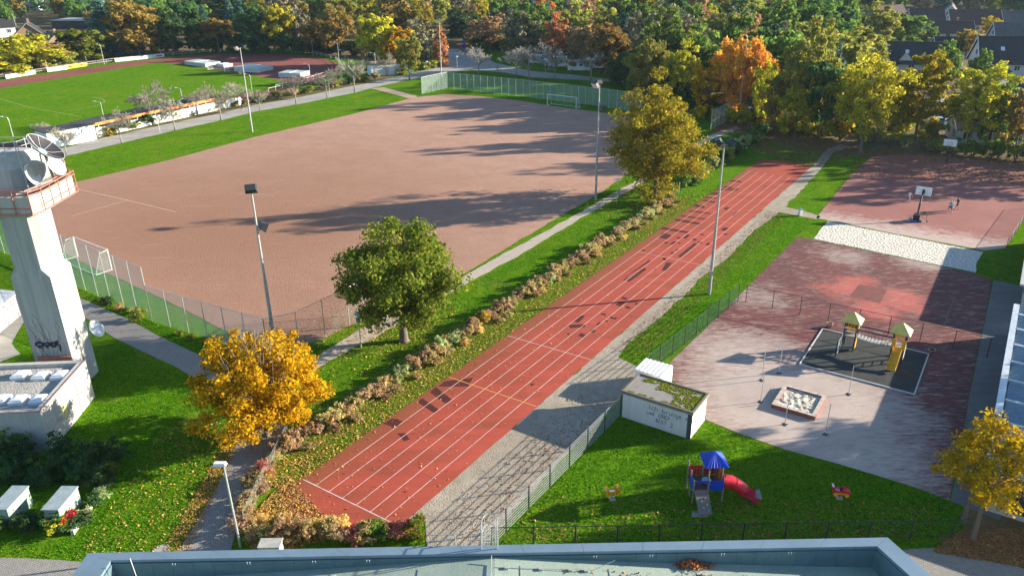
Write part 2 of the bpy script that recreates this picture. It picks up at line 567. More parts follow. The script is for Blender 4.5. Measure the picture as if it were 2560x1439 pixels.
# stadium
STAD = GP((-700, 300), (-300, 246), (0, 203), (170, 178), (330, 155), (430, 144), (560, 135), (690, 134), (790, 143), (845, 158), (850, 176), (800, 200), (720, 226), (640, 250), (540, 272), (400, 300), (240, 340), (120, 372), (0, 400), (-500, 520))
sheet('stadium_track', wob(STAD, 3, 0.1, 3), 0.008, gritty('stadium_red_track', (0.20, 0.06, 0.055), (0.27, 0.085, 0.07), (0.16, 0.075, 0.05), (0.11, 0.045, 0.04), s1=0.08, s2=0.5, s3=4))
sheet('stadium_pitch', wob(GP((-700, 320), (-300, 262), (0, 221), (200, 188), (330, 166), (400, 157), (460, 162), (560, 178), (640, 190), (715, 203), (730, 213), (690, 222), (600, 238), (480, 262), (300, 300), (100, 340), (0, 363), (-500, 480)), 3, 0.15, 4), 0.012, GRASS_PITCH)
# paths
WPATH = GP((120, 398), (170, 389), (303, 358), (439, 326), (553, 301), (640, 279), (740, 262), (818, 246), (887, 232), (935, 219), (1021, 200), (1113, 182), (1180, 175), (1262, 182), (1330, 194), (1447, 200), (1560, 208), (1562, 202), (1448, 189), (1330, 178), (1240, 158), (1205, 140), (1190, 124), (1120, 122), (1100, 150), (1057, 177), (982, 194), (932, 206), (862, 219), (746, 244), (640, 262), (528, 288), (389, 316), (242, 349), (130, 378))
sheet('west_path', wob(WPATH, 1.5, 0.2, 5), 0.016, ASPHALT)
sheet('side_path', wob(GP((925, 221), (960, 219), (1000, 229), (1040, 240), (1046, 246), (1020, 246), (985, 236)), 1.5, 0.2, 6), 0.020, DIRT)
sheet('west_planting_bed', wob(GP((232, 350), (389, 315), (528, 287), (640, 261), (746, 243), (862, 218), (932, 205), (985, 192), (960, 186), (880, 196), (760, 226), (640, 250), (540, 272), (400, 300), (240, 338)), 1.5, 0.15, 7), 0.020, LITTER)
CLAYP = GP((60, 488), (200, 453), (420, 401), (640, 342), (880, 286), (1035, 244), (1110, 236), (1200, 241), (1300, 252), (1400, 268), (1480, 278), (1600, 296), (1632, 310), (1625, 400), (1560, 441), (1480, 496), (1380, 552), (1230, 642), (1165, 682), (1060, 740), (960, 785), (880, 812), (800, 850), (690, 880), (600, 848), (470, 778), (340, 716), (200, 652), (60, 580))
sheet('ash_pitch', wob(CLAYP, 1.0, 0.18, 8), 0.024, CLAY)
sheet('east_path', wob(GP((556, 948), (640, 985), (700, 990), (748, 950), (785, 926), (866, 879), (930, 848), (1000, 806), (1090, 752), (1200, 691), (1290, 643), (1394, 581), (1459, 542), (1521, 507), (1589, 468), (1690, 398), (1790, 345), (1850, 322), (1840, 316), (1780, 336), (1680, 392), (1587, 454), (1527, 487), (1477, 516), (1415, 550), (1359, 581), (1247, 641), (1200, 667), (1080, 736), (1000, 770), (897, 824), (825, 870), (760, 915), (680, 945), (600, 930)), 0.8, 0.2, 9), 0.028, gritty('east_path_sandy_asphalt', (0.40, 0.34, 0.27), (0.46, 0.40, 0.33), (0.30, 0.25, 0.19), (0.2, 0.16, 0.12)))
sheet('west_paver_path', wob(GP((150, 722), (206, 747), (314, 795), (417, 850), (550, 911), (640, 950), (720, 1000), (712, 1075), (660, 1150), (628, 1225), (598, 1300), (570, 1400), (540, 1480), (400, 1480), (445, 1378), (470, 1340), (500, 1290), (540, 1220), (585, 1120), (606, 1070), (600, 1010), (560, 975), (486, 945), (445, 920), (361, 881), (286, 845), (214, 795), (140, 750)), 1.0, 0.06, 10), 0.032, PAVERS)
sheet('tower_forecourt', wob(GP((-200, 760), (0, 740), (130, 715), (230, 770), (200, 800), (60, 805), (28, 858), (50, 885), (0, 905), (-300, 980)), 1.0, 0.12, 11), 0.036, ASPHALT)
sheet('corner_paving', wob(GP((-300, 1380), (0, 1393), (110, 1396), (200, 1404), (260, 1420), (240, 1520), (-300, 1520)), 1.0, 0.05, 12), 0.020, PAVERS)
# running track with its parts
track_pts = [T0 + DV * d + NV * n for d, n in ((-0.7, -0.25), (-1.7, -0.05), (-2.3, 0.5), (-2.6, 1.5), (-3.0, 3.0), (-3.0, 4.6), (-2.0, 6.2), (-0.2, 7.2 * 1.22), (0.3, 8.57), (40, 8.57), (98, 8.5), (98.5, 4), (97.5, 0.4), (40, -0.02), (0.5, -0.06))]
track = sheet('running_track', wob(track_pts, 1.0, 0.05, 13), 0.024, TARTAN)
def strip(name, a, b, w, z, mat, parent):
    a, b = Vector(a), Vector(b)
    s = (b - a).normalized().cross(Vector((0, 0, 1))) * (w / 2)
    me = bpy.data.meshes.new(name)
    me.from_pydata([(p.x, p.y, z) for p in (a - s, a + s, b + s, b - s)], [], [(0, 1, 2, 3)])
    if me.polygons[0].normal.z < 0:
        me.flip_normals()
    return link(name, me, mat, parent)
for i in range(1, 7):
    strip('lane_line', T0 + NV * 1.22 * i, T0 + NV * 1.22 * i + DV * 90, 0.05, 0.028, LINE, track)
strip('start_line', T0 + NV * 0.05, T0 + NV * 8.5, 0.08, 0.032, LINE, track)
strip('cross_line', T0 + DV * 24.6 + NV * 0.05, T0 + DV * 24.75 + NV * 8.5, 0.06, 0.032, LINE, track)
strip('orange_line', T0 + DV * 15.9 + NV * 0.05, T0 + DV * 16.0 + NV * 8.5, 0.08, 0.032, LINE_O, track)
strip('cross_line', *[G(*q) for q in ((1592, 629), (1760, 664))], 0.05, 0.032, LINE, track)
strip('orange_line', *[G(*q) for q in ((1792, 552), (1866, 564))], 0.05, 0.032, LINE_O, track)
def cq(x, y, ox, oy, s):
    return G(ox + x / s, oy + y / s)
A3, A1, A2, A4 = (900, 800, 5.33), (1200, 640, 5.33), (1600, 380, 5.33), (720, 1080, 5.33)
patches = [(A3, [(1130, 815), (1505, 768), (1440, 885), (1040, 885)]), (A3, [(1010, 890), (1225, 1060), (1140, 1115), (930, 960)]), (A3, [(830, 1040), (1055, 1195), (985, 1240), (770, 1095)]), (A3, [(430, 1310), (580, 1350), (470, 1430), (300, 1380)]), (A3, [(2285, 843), (2325, 858), (2280, 882), (2245, 865)]),
           (A4, [(1455, 15), (1560, 10), (1622, 95), (1550, 122)]),
           (A1, [(2255, 55), (2280, 70), (1985, 250), (1925, 330), (1910, 325), (1985, 245)]), (A1, [(2180, 160), (2230, 170), (1990, 345), (1940, 330)]), (A1, [(2480, 90), (2558, 90), (2480, 200), (2420, 195)]), (A1, [(1350, 790), (1402, 805), (1310, 890), (1235, 870)]), (A1, [(1190, 920), (1390, 905), (1407, 945), (1195, 962)]), (A1, [(1345, 1025), (1410, 1045), (1370, 1082), (1300, 1065)]), (A1, [(1490, 975), (1550, 990), (1515, 1025), (1465, 1015)]), (A1, [(1590, 875), (1615, 885), (1565, 925), (1545, 915)]), (A1, [(1620, 760), (1685, 772), (1665, 792), (1605, 780)]), (A1, [(1740, 803), (1830, 828), (1810, 848), (1725, 828)]), (A1, [(1670, 850), (1715, 865), (1695, 880), (1662, 868)]), (A1, [(1905, 543), (1972, 565), (1940, 585), (1875, 568)]), (A1, [(1855, 610), (1940, 620), (1870, 672), (1805, 655)]), (A1, [(1955, 665), (2015, 685), (1990, 707), (1928, 690)]), (A1, [(2075, 622), (2115, 632), (2090, 650), (2058, 640)]), (A1, [(2440, 30), (2500, 45), (2470, 60), (2425, 45)]), (A1, [(2325, 165), (2350, 175), (2335, 188), (2310, 180)]), (A1, [(1165, 1025), (1205, 1035), (1180, 1048), (1160, 1042)]),
           (A2, [(320, 1000), (660, 1065), (620, 1085), (250, 1025)]), (A2, [(490, 890), (815, 950), (790, 972), (450, 915)]), (A2, [(560, 845), (890, 890), (870, 905), (530, 858)]), (A2, [(680, 780), (950, 815), (930, 828), (640, 795)]), (A2, [(740, 695), (870, 725), (850, 750), (690, 725)]), (A2, [(850, 635), (1010, 665), (995, 680), (815, 652)]), (A2, [(880, 595), (1030, 612), (1015, 628), (850, 610)]), (A2, [(980, 530), (1090, 545), (1060, 585), (920, 565)]), (A2, [(1140, 455), (1240, 470), (1200, 490), (1100, 475)]), (A2, [(1020, 495), (1320, 490), (1300, 515), (1000, 515)]), (A2, [(1215, 375), (1360, 390), (1340, 408), (1180, 392)]),
           (A2, [(1150, 735), (1195, 742), (1150, 775), (1105, 768)]), (A2, [(1280, 795), (1300, 800), (1245, 858), (1220, 855)]), (A2, [(1120, 1002), (1190, 1018), (1140, 1055), (1070, 1042)]), (A2, [(1120, 1085), (1175, 1095), (1150, 1110), (1100, 1100)]), (A2, [(810, 1088), (865, 1098), (840, 1112), (785, 1102)]), (A2, [(720, 1150), (765, 1165), (735, 1185), (685, 1170)]), (A2, [(300, 1075), (420, 1110), (360, 1165), (240, 1140)]), (A2, [(500, 1130), (560, 1145), (530, 1158), (480, 1145)]), (A2, [(630, 1098), (670, 1108), (610, 1158), (570, 1148)]), (A2, [(720, 1215), (770, 1230), (540, 1405), (500, 1395)]), (A2, [(450, 1190), (500, 1198), (450, 1240), (390, 1228)]), (A2, [(900, 1210), (950, 1220), (910, 1250), (870, 1240)]), (A2, [(335, 1195), (385, 1205), (355, 1222), (310, 1212)]), (A2, [(780, 1190), (835, 1205), (820, 1222), (760, 1205)]), (A2, [(480, 1295), (510, 1305), (490, 1318), (470, 1310)]), (A2, [(425, 1330), (460, 1340), (430, 1362), (400, 1355)]), (A2, [(30, 1300), (75, 1310), (50, 1325), (8, 1312)]), (A2, [(320, 1408), (360, 1420), (330, 1439), (295, 1430)]), (A2, [(505, 1205), (550, 1213), (530, 1228), (495, 1220)]), (A2, [(1655, 450), (1695, 453), (1680, 462), (1650, 460)])]
for k, (o, pl) in enumerate(patches):
    m = sheet('repair_patch', [cq(x, y, *o) for x, y in pl], 0.026, PATCH)
    del m['kind']
    m.parent = track
# gravel beside the track, grass strip stays lawn
sheet('gravel_strip', wob([T0 + DV * d + NV * n for d, n in ((98, 8.5), (60, 8.5), (30, 8.5), (0, 8.5), (-1.0, 8.4))] + GP((1060, 1300), (1064, 1330), (1075, 1400), (1205, 1420), (1225, 1360), (1300, 1262), (1420, 1130), (1520, 1028), (1558, 985), (1590, 948), (1608, 926), (1572, 905), (1544, 891), (1572, 858), (1619, 819), (1675, 772), (1722, 727), (1747, 697), (1814, 650), (1878, 583), (1949, 531), (2000, 541), (2042, 549), (2052, 541), (2010, 528), (1962, 517), (2009, 470), (2058, 417), (2080, 384), (2122, 366), (2100, 360), (2070, 372)), 0.5, 0.24, 14), 0.020, GRAVEL)
# school yard, pit and ball courts
yard_o = sheet('school_yard', wob(GP((1995, 592), (1935, 650), (1868, 718), (1760, 825), (1660, 920), (1690, 960), (1764, 1010), (1764, 1048), (1850, 1084), (1960, 1122), (2100, 1160), (2290, 1218), (2372, 1250), (2400, 1130), (2420, 1000), (2450, 850), (2482, 701), (2440, 684), (2230, 640), (2030, 598)), 1.0, 0.04, 15), 0.020, YARD)
sheet('building_walk', GP((2484, 701), (2560, 715), (2640, 720), (2500, 1300), (2376, 1252), (2402, 1130), (2422, 1000), (2452, 850)), 0.016, gritty('dark_worn_paving', (0.13, 0.125, 0.12), (0.18, 0.17, 0.16), (0.10, 0.105, 0.095), (0.22, 0.21, 0.2), s1=0.3, st=(0.2, 1, 1, 0.98)))
court_o = sheet('basketball_court', wob(GP((2040, 545), (2080, 495), (2125, 442), (2175, 394), (2260, 385), (2400, 396), (2556, 412), (2640, 425), (2513, 620), (2462, 626), (2250, 587)), 1.0, 0.05, 16), 0.020, COURT)
sand_o = sheet('sand_pit', wob(GP((2068, 553), (2250, 589), (2458, 630), (2442, 655), (2440, 682), (2230, 638), (2034, 597)), 0.8, 0.12, 17), 0.024, SAND)
for i in range(6):
    a = G(2115 + i * 58.3 - (i > 3) * 0, 545 + i * 10.7)
    strip('white_take_off_board', a, a + NV * 1.15, 0.14, 0.024, LINE, court_o)
sheet('corner_gravel_path', wob(GP((2240, 1375), (2330, 1368), (2440, 1376), (2520, 1402), (2620, 1450), (2620, 1540), (2280, 1540)), 1.0, 0.1, 18), 0.016, PAVERS)
sheet('bare_soil_patch', wob(GP((2330, 1348), (2420, 1320), (2400, 1280), (2440, 1262), (2620, 1330), (2620, 1425), (2500, 1392), (2420, 1372)), 1.0, 0.2, 19), 0.012, LITTER)
# faint court lines on the yard
def arc(c, r, a0, a1, mat, parent, w=0.05, z=0.024, n=14, name='court_line'):
    mb = MB()
    for i in range(n):
        t0, t1 = a0 + (a1 - a0) * i / n, a0 + (a1 - a0) * (i + 1) / n
        q = [c + Vector((math.cos(t) * rr, math.sin(t) * rr, z)) for t, rr in ((t0, r - w), (t0, r + w), (t1, r + w), (t1, r - w))]
        mb.quad(*(q if a1 > a0 else q[::-1]))
    o = mb.build(name, mat, parent)
    return o
arc(G(2110, 728), 3.0, 0.6, 3.9, LINE_FAINT, yard_o)
arc(G(2060, 632), 1.8, 1.6, 4.4, LINE_FAINT, yard_o)
arc(G(2280, 760), 3.2, -2.4, -0.4, LINE_FAINT, yard_o)
for a, b in (((2115, 618), (2072, 668)), ((2222, 732), (2140, 765)), ((2387, 740), (2360, 815)), ((2250, 645), (2050, 610))):
    strip('court_line', G(*a), G(*b), 0.07, 0.024, LINE_FAINT, yard_o)
pc = L(*[toL(G(2075 + 0, 738))[0], toL(G(2165, 738))[1]])
for nm, q in (('repair_patch', [(2148, 710), (2218, 724), (2200, 758), (2122, 742)]),):
    m = sheet(nm, GP(*q), 0.0225, gritty('old_tartan_square', (0.17, 0.065, 0.055), (0.2, 0.08, 0.065), (0.25, 0.1, 0.08), (0.1, 0.05, 0.05)))
    del m['kind']
    m.parent = yard_o
# chalk lines on stadium pitch
pitch = bpy.data.objects['stadium_pitch']
for a, b in (((0, 247), (70, 268)), ((70, 268), (205, 292)), ((-120, 330), (33, 347))):
    strip('pitch_line', G(*a), G(*b), 0.14, 0.016, LINE_GRASS, pitch)
arc(G(150, 262), 9.1, -0.9, 1.2, LINE_GRASS, pitch, 0.08, 0.016, 20, 'pitch_line')
for a, b in (((100, 452 - 0), (320, 501)), ((318, 501), (440, 530)), ((318, 501), (180, 540))):
    strip('pitch_line', G(*a), G(*b), 0.10, 0.028, gritty('faint_chalk_on_clay', (0.60, 0.42, 0.34), (0.64, 0.46, 0.37), (0.5, 0.3, 0.22), None), bpy.data.objects['ash_pitch'])
# ---------------------------------------------------------------- structure materials
def concrete(name, c=(0.42, 0.42, 0.39), dark=(0.20, 0.21, 0.20), streak=0.75):
    t = NT(name)
    v = t.obj()
    a, b = t.noise(0.7, 4, 0.6, v), t.noise(1.3, 5, 0.65, v, stretch=(2.2, 2.2, 0.12))
    f = t.noise(18, 2, 0.5, v)
    col = t.mix(t.ramp(b, [(0.42, 0.0), (0.78, streak)]), t.ramp(a, [(0.3, tuple(x * 0.9 for x in c)), (0.7, c)]), dark)
    col = t.mix(t.ramp(f, [(0.6, 0.0), (0.75, 0.3)]), col, dark)
    t.bump(f, 0.01)
    return t.done(col, 0.9, spec=0.2)
CONC = concrete('streaked_fair_faced_concrete')
CONC_LT = concrete('pale_concrete_wall', (0.48, 0.47, 0.43), (0.27, 0.27, 0.25), 0.6)
WHITEWALL = concrete('dirty_white_render', (0.72, 0.72, 0.70), (0.42, 0.43, 0.42), 0.4)
RED_STEEL = plain('salmon_red_painted_steel', (0.45, 0.15, 0.10), 0.6)
GALV = plain('galvanised_steel', (0.50, 0.52, 0.52), 0.45, 0.55)
WHITE_METAL = plain('white_painted_metal', (0.72, 0.73, 0.73), 0.45)
ANTHR = plain('anthracite_painted_steel', (0.028, 0.034, 0.038), 0.5)
GREEN_STEEL = plain('dark_green_painted_steel', (0.02, 0.06, 0.045), 0.5)
BLACK = plain('black_plastic', (0.02, 0.02, 0.022), 0.5)
ROOFGRAV = gritty('roof_gravel', (0.36, 0.35, 0.31), (0.44, 0.42, 0.38), (0.24, 0.235, 0.21), (0.12, 0.12, 0.11), bump=0.06, s2=1.5, s3=9)
ACRYL = plain('milky_acrylic_dome', (0.70, 0.72, 0.74), 0.25, spec=0.6)
COPING = plain('grey_blue_sheet_metal_coping', (0.19, 0.27, 0.33), 0.42, 0.3, 0.10, 0.6)
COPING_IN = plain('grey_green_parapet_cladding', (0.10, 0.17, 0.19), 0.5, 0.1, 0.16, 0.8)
MEMBRANE = gritty('pale_green_grey_roof_membrane', (0.27, 0.34, 0.28), (0.34, 0.41, 0.34), (0.20, 0.26, 0.21), (0.13, 0.16, 0.13), s1=0.3, s2=1.2, s3=20)
SLATE = plain('dark_roof_tiles', (0.035, 0.034, 0.036), 0.65, 0, 0.35, 2.0)
BROWNTILE = plain('dark_brown_roof_tiles', (0.075, 0.042, 0.034), 0.7, 0, 0.35, 2.0)
GLASSY = plain('dark_window_glass', (0.03, 0.04, 0.05), 0.12, 0, 0.1, 1.0, 0.7)
PALEWALL = plain('cream_house_render', (0.62, 0.58, 0.50), 0.9)
BRICKWALL = plain('light_brown_brick_wall', (0.34, 0.20, 0.12), 0.9, 0, 0.3, 6)
ORANGE = plain('orange_fascia_paint', (0.75, 0.22, 0.04), 0.6)
ROOFDARK = plain('bitumen_roof', (0.05, 0.05, 0.052), 0.9)
TAG_BLUE = plain('dark_blue_spray_paint', (0.012, 0.016, 0.06), 0.7)
TAG_BLACK = plain('black_spray_paint', (0.02, 0.02, 0.022), 0.7)
TAG_YELLOW = plain('pale_yellow_spray_paint', (0.75, 0.62, 0.25), 0.8)
TAG_LBLUE = plain('light_blue_spray_paint', (0.30, 0.48, 0.62), 0.8)
TAG_RED = plain('faded_red_spray_paint', (0.62, 0.33, 0.26), 0.8)

def ribbons(name, strokes, w, org, ux, uz, nrm, mat, parent, off=0.006, joined=False):
    """flat spray-paint strokes on a wall: strokes in metres along ux (sideways) and uz (up)"""
    ux, uz, nrm, org = Vector(ux), Vector(uz), Vector(nrm), Vector(org)
    k = 0
    if joined:
        mb = MB()
    for st in strokes:
        if not joined and not isinstance(st, tuple):
            mb = MB()
        elif not joined and st[0]:
            mb = MB()
        fresh, st = (True, st) if not isinstance(st, tuple) else st
        pts = [Vector(p) for p in st]
        if len(pts) > 2:   # smooth
            q = []
            for i in range(len(pts) - 1):
                p0, p1, p2, p3 = pts[max(i - 1, 0)], pts[i], pts[i + 1], pts[min(i + 2, len(pts) - 1)]
                for j in range(4):
                    s = j / 4
                    q.append(0.5 * ((2 * p1) + (p2 - p0) * s + (2 * p0 - 5 * p1 + 4 * p2 - p3) * s * s + (3 * p1 - p0 - 3 * p2 + p3) * s ** 3))
            pts = q + [pts[-1]]
        for i in range(len(pts) - 1):
            d = (pts[i + 1] - pts[i])
            if d.length < 1e-5:
                continue
            d = d.normalized()
            a, b = pts[i] - d * w * 0.3, pts[i + 1] + d * w * 0.3
            s = Vector((-d.y, d.x)) * w / 2
            k += 1
            o = org + nrm * (off + 0.0006 * (k % 9))
            mb.quad(*[o + ux * p.x + uz * p.y for p in (a - s, b - s, b + s, a + s)])
        if not joined and (len(strokes) == strokes.index((fresh, st) if (fresh, st) in strokes else st) + 1 or not isinstance(strokes[strokes.index((fresh, st) if (fresh, st) in strokes else st) + 1], tuple) or strokes[strokes.index((fresh, st) if (fresh, st) in strokes else st) + 1][0]):
            mb.build(name, mat, parent)
    if joined:
        o = mb.build(name, mat, parent)
        o['kind'] = 'stuff'
        return o

# ---------------------------------------------------------------- tower
tw = thing('concrete_tower', 'tall streaked concrete tower with a red-railed balcony and satellite dishes on top', 'tower', (-36.55, 56.08, 0))
def octa(h, c):
    return [(h, -h + c), (h, h - c), (h - c, h), (-h + c, h), (-h, h - c), (-h, -h + c), (-h + c, -h), (h - c, -h)]
mb = MB()
mb.prism([(-1.5, -1.5), (1.5, -1.5), (1.5, -0.25), (1.44, -0.22), (1.44, -0.08), (1.5, -0.05), (1.5, 1.5), (-1.5, 1.5)], 0, 9.9)
mb.build('lower_shaft', CONC, tw)
mb = MB()
lo = [(1.5, -1.5), (1.5, 1.5), (1.5, 1.5), (-1.5, 1.5), (-1.5, 1.5), (-1.5, -1.5), (-1.5, -1.5), (1.5, -1.5)]
up = octa(1.42, 0.5)
mb.add([(x, y, 9.9) for x, y in lo] + [(x, y, 10.5) for x, y in up], [(i, (i + 1) % 8, 8 + (i + 1) % 8, 8 + i) for i in range(8)])
mb.build('shaft_shoulder', CONC, tw)
mb = MB()
mb.prism(up, 10.5, 14.9)
mb.build('upper_shaft', CONC, tw)
def plat(i):
    x0, x1, y0, y1, c = -4.6 + i, 2.12 - i, -1.95 + i, 4.3 - i, 0.75
    return [(x0, y0 + c), (x0 + c, y0), (x1 - c * 0.5, y0), (x1, y0 + c * 1.4), (x1, y1 - c), (x1 - c, y1), (x0 + c, y1), (x0, y1 - c)]
mb = MB()
o, i2 = plat(0.0), plat(0.9)
mb.add([(x, y, 14.5) for x, y in i2] + [(x, y, 15.0) for x, y in o], [(k, (k + 1) % 8, 8 + (k + 1) % 8, 8 + k) for k in range(8)] + [tuple(reversed(range(8)))])
mb.build('balcony_underside', CONC, tw)
mb = MB()
mb.prism(plat(0.0), 15.0, 15.2)
mb.build('balcony_floor', CONC, tw)
mb = MB()
o, n_ = plat(0.0), plat(0.22)
for k in range(8):
    a, b, c, d = o[k], o[(k + 1) % 8], n_[(k + 1) % 8], n_[k]
    mb.prism([a, b, c, d], 15.2, 16.35)
mb.build('balcony_parapet', CONC_LT, tw)
rail = MB()
for off, z in ((-0.12, 16.75), (-0.12, 16.5), (0.3, 16.75), (-0.14, 15.55), (-0.14, 15.12)):
    r = plat(off)
    rail.path([(x, y, z) for x, y in r] + [(*r[0], z)], 0.04, 6)
rail.build('balcony_rail', RED_STEEL, tw)
for k in range(8):
    a, b = Vector((*plat(-0.12)[k], 0)), Vector((*plat(-0.12)[(k + 1) % 8], 0))
    n = max(1, round((b - a).length / 1.15))
    for j in range(n):
        p = a.lerp(b, j / n)
        q = p * 0.93
        mb = MB()
        mb.bar((p.x, p.y, 15.1), (p.x, p.y, 16.78), 0.05, 0.07)
        mb.bar((p.x, p.y, 16.75), (q.x, q.y, 16.75), 0.05, 0.05)
        mb.build('rail_post', RED_STEEL, tw)
mb = MB()
hb = [(-4.0, 0.9), (-0.9, 0.9), (0.25, 1.7), (0.75, 3.6), (-0.2, 4.1), (-3.6, 4.1), (-4.2, 3.2)]
mb.prism(hb, 15.2, 17.6)
mb.build('plant_room', CONC, tw)
mb = MB()
cx, cy = -1.8, 2.6
ht_ = [(cx + (x - cx) * 0.62, cy + (y - cy) * 0.62) for x, y in hb]
mb.add([(x, y, 17.6) for x, y in hb] + [(x, y, 18.7) for x, y in ht_], [(k, (k + 1) % 7, 7 + (k + 1) % 7, 7 + k) for k in range(7)] + [tuple(range(7, 14))])
mb.build('plant_room_roof', CONC_LT, tw)
mb = MB()
for k in range(7):
    a, b = ht_[k], ht_[(k + 1) % 7]
    mb.tube((*a, 18.7), (*a, 19.5), 0.03, n=5)
    for z in (19.1, 19.5):
        mb.tube((*a, z), (*b, z), 0.025, n=5)
mb.build('roof_guard_rail', GALV, tw)
mb = MB()
mb.tube((0.35, 0.7, 15.2), (0.05, 0.8, 19.9), 0.04, 0.03, 6)
mb.build('antenna_mast', GALV, tw)
mb = MB()
mb.tube((1.6, 2.2, 15.2), (1.35, 2.0, 19.0), 0.11, 0.10, 8)
mb.build('dish_mast', plain('rusty_steel_pipe', (0.34, 0.24, 0.17), 0.7), tw)
ribbons('graffiti_tag', [[(-0.9, 0.1), (-0.6, 0.45), (-0.3, 0.2), (-0.7, -0.05), (-0.35, -0.1)], [(-0.2, 0.3), (0.0, -0.1), (0.2, 0.35)], [(-0.25, 0.1), (0.3, 0.15), (0.1, 0.4)], [(0.4, 0.4), (0.35, 0.0), (0.65, 0.0), (0.6, 0.35), (0.4, 0.2)], [(0.7, 0.4), (0.95, 0.45), (0.75, 0.2), (1.0, 0.1), (0.95, -0.4)], [(-0.9, 0.3), (0.9, 0.3)], [(-0.8, 0.05), (0.8, 0.12)]], 0.13, (-0.2, -1.5, 4.0), (1, 0, 0), (0, 0, 1), (0, -1, 0), TAG_BLUE, tw)
cr = MB()
vines = []
for k in range(26):
    x, z = random.uniform(-1.4, 1.3), random.uniform(2.6, 3.6)
    st = [(x, z)]
    for _ in range(random.randint(3, 7)):
        x += random.uniform(-0.35, 0.3) - (0.12 if random.random() < 0.6 else 0)
        z += random.uniform(0.2, 0.75)
        x = max(-1.45, min(1.45, x))
        st.append((x, z))
    vines.append(st)
ribbons('ivy_stem', vines, 0.016, (0, -1.5, 0), (1, 0, 0), (0, 0, 1), (0, -1, 0), plain('dry_ivy_stems', (0.10, 0.09, 0.07), 0.9), tw, 0.012, True)
mb = MB()
mb.bar((-1.1, -1.62, 3.0), (1.55, -1.62, 3.0), 0.12, 0.3)
mb.build('base_beam', RED_STEEL, tw)

def dish(label, loc, nrm, rad, mats, ribs=0, arm=True, depth=0.22, feed=None):
    t = thing('satellite_dish', label, 'dish', loc)
    R = Vector(nrm).to_track_quat('Z', 'Y').to_matrix()
    prof = [(0.02, 0)] + [(rad * k / 8, depth * rad * 2 * (k / 8) ** 2) for k in range(1, 9)]
    mb = MB()
    mb.lathe(prof, 28, R=R)
    mb.lathe([(r, z - 0.025) for r, z in prof[::-1]], 28, R=R)
    mb.build('reflector', mats[0], t, True)
    mb = MB()
    c = [R @ Vector((math.cos(a) * rad, math.sin(a) * rad, depth * rad * 2)) for a in [2 * math.pi * i / 28 for i in range(29)]]
    mb.path(c, 0.03, 6, False)
    mb.build('rim', mats[1], t)
    for i in range(ribs):
        a = 2 * math.pi * i / ribs
        mb = MB()
        mb.path([R @ Vector((math.cos(a) * rad * q, math.sin(a) * rad * q, depth * rad * 2 * q * q + 0.02)) for q in (0.12, 0.5, 1.0)], 0.02, 4)
        mb.build('rib', mats[1], t)
    if ribs:
        mb = MB()
        mb.lathe([(0.01, 0.06), (rad * 0.22, 0.06), (rad * 0.26, 0.03)], 16, R=R)
        mb.build('hub', plain('blue_grey_steel_hub', (0.2, 0.28, 0.36), 0.5), t)
    if arm:
        e = R @ Vector((0, -rad * 0.25, rad * 1.05))
        mb = MB()
        mb.bar(R @ Vector((0, -rad * 0.95, depth * rad * 2)), e, 0.05, 0.07)
        mb.build('feed_arm', WHITE_METAL, t)
        mb = MB()
        mb.tube(e, e + (R @ Vector((0, 0.25, 0.0))) * rad * 1.2, 0.07, 0.09, 8)
        mb.build('feed_horn', feed or WHITE_METAL, t)
    mb = MB()
    mb.tube((0, 0, 0), R @ Vector((0, 0, -0.35)), 0.08, 0.08, 8)
    mb.tube(R @ Vector((0, 0, -0.35)), R @ Vector((0, 0, -0.35)) + Vector((0, 0, -0.6)), 0.06, 0.06, 8)
    mb.build('bracket', GALV, t)
    return t
MESHD = plain('black_mesh_reflector', (0.022, 0.02, 0.024), 0.6)
PALED = plain('pale_grey_reflector', (0.52, 0.56, 0.58), 0.4)
MAGENTA = plain('magenta_plastic_cap', (0.35, 0.06, 0.14), 0.5)
dish('large black mesh satellite dish with pale ribs, highest on the concrete tower', G(106, 378, 18.9), (0.67, 0.12, 0.73), 1.4, (MESHD, GALV), 8, False, 0.16)
dish('pale satellite dish with a magenta feed cap at the tower balcony', G(135, 415, 17.5), (0.86, -0.02, 0.50), 0.85, (PALED, WHITE_METAL), 0, True, 0.12, MAGENTA)
dish('pale satellite dish seen almost edge on beside the tower mast', G(76, 440, 17.0), (0.92, 0.12, 0.36), 0.85, (PALED, WHITE_METAL), 0, False, 0.12)
dish('pale satellite dish on a bracket low on the tower side', G(238, 823, 3.6), (0.84, -0.05, 0.50), 0.72, (PALED, WHITE_METAL), 0, True, 0.12)
mb = MB()
t_ = bpy.data.objects['satellite_dish.003']
mb.path([(0, 0, 0), (-0.45, 0.05, -0.45), (-0.8, 0.1, -0.5)], 0.05, 6)
mb.build('wall_bracket', GALV, t_)

# ---------------------------------------------------------------- annexe beside the tower
an = thing('flat_roof_annexe', 'low pale concrete annexe with gravel roof and skylight domes in front of the tower', 'building', (-32.95, 46.2, 0), RAD(3.4))
AH = 3.1
mb = MB()
mb.box((-6.5, 3.65, AH / 2 - 0.1), (13.0, 7.3, AH - 0.2))
mb.build('wall', CONC_LT, an)
for x, y, w, d in ((-6.5, 0.2, 13.0, 0.42), (-6.5, 7.1, 13.0, 0.42), (-0.21, 3.65, 0.42, 6.46), (-12.8, 3.65, 0.42, 6.46)):
    mb = MB()
    mb.box((x, y, AH + 0.02), (w, d, 0.46))
    mb.build('parapet', CONC_LT, an)
mb = MB()
mb.path([(0.03, 7.33, AH + 0.26), (0.03, -0.03, AH + 0.26), (-13, -0.03, AH + 0.26)], 0.045, 4)
mb.build('roof_edge_trim', RED_STEEL, an)
mb = MB()
mb.prism([(-12.6, 0.42), (-0.42, 0.42), (-0.42, 6.88), (-12.6, 6.88)], AH - 0.19, AH - 0.06)
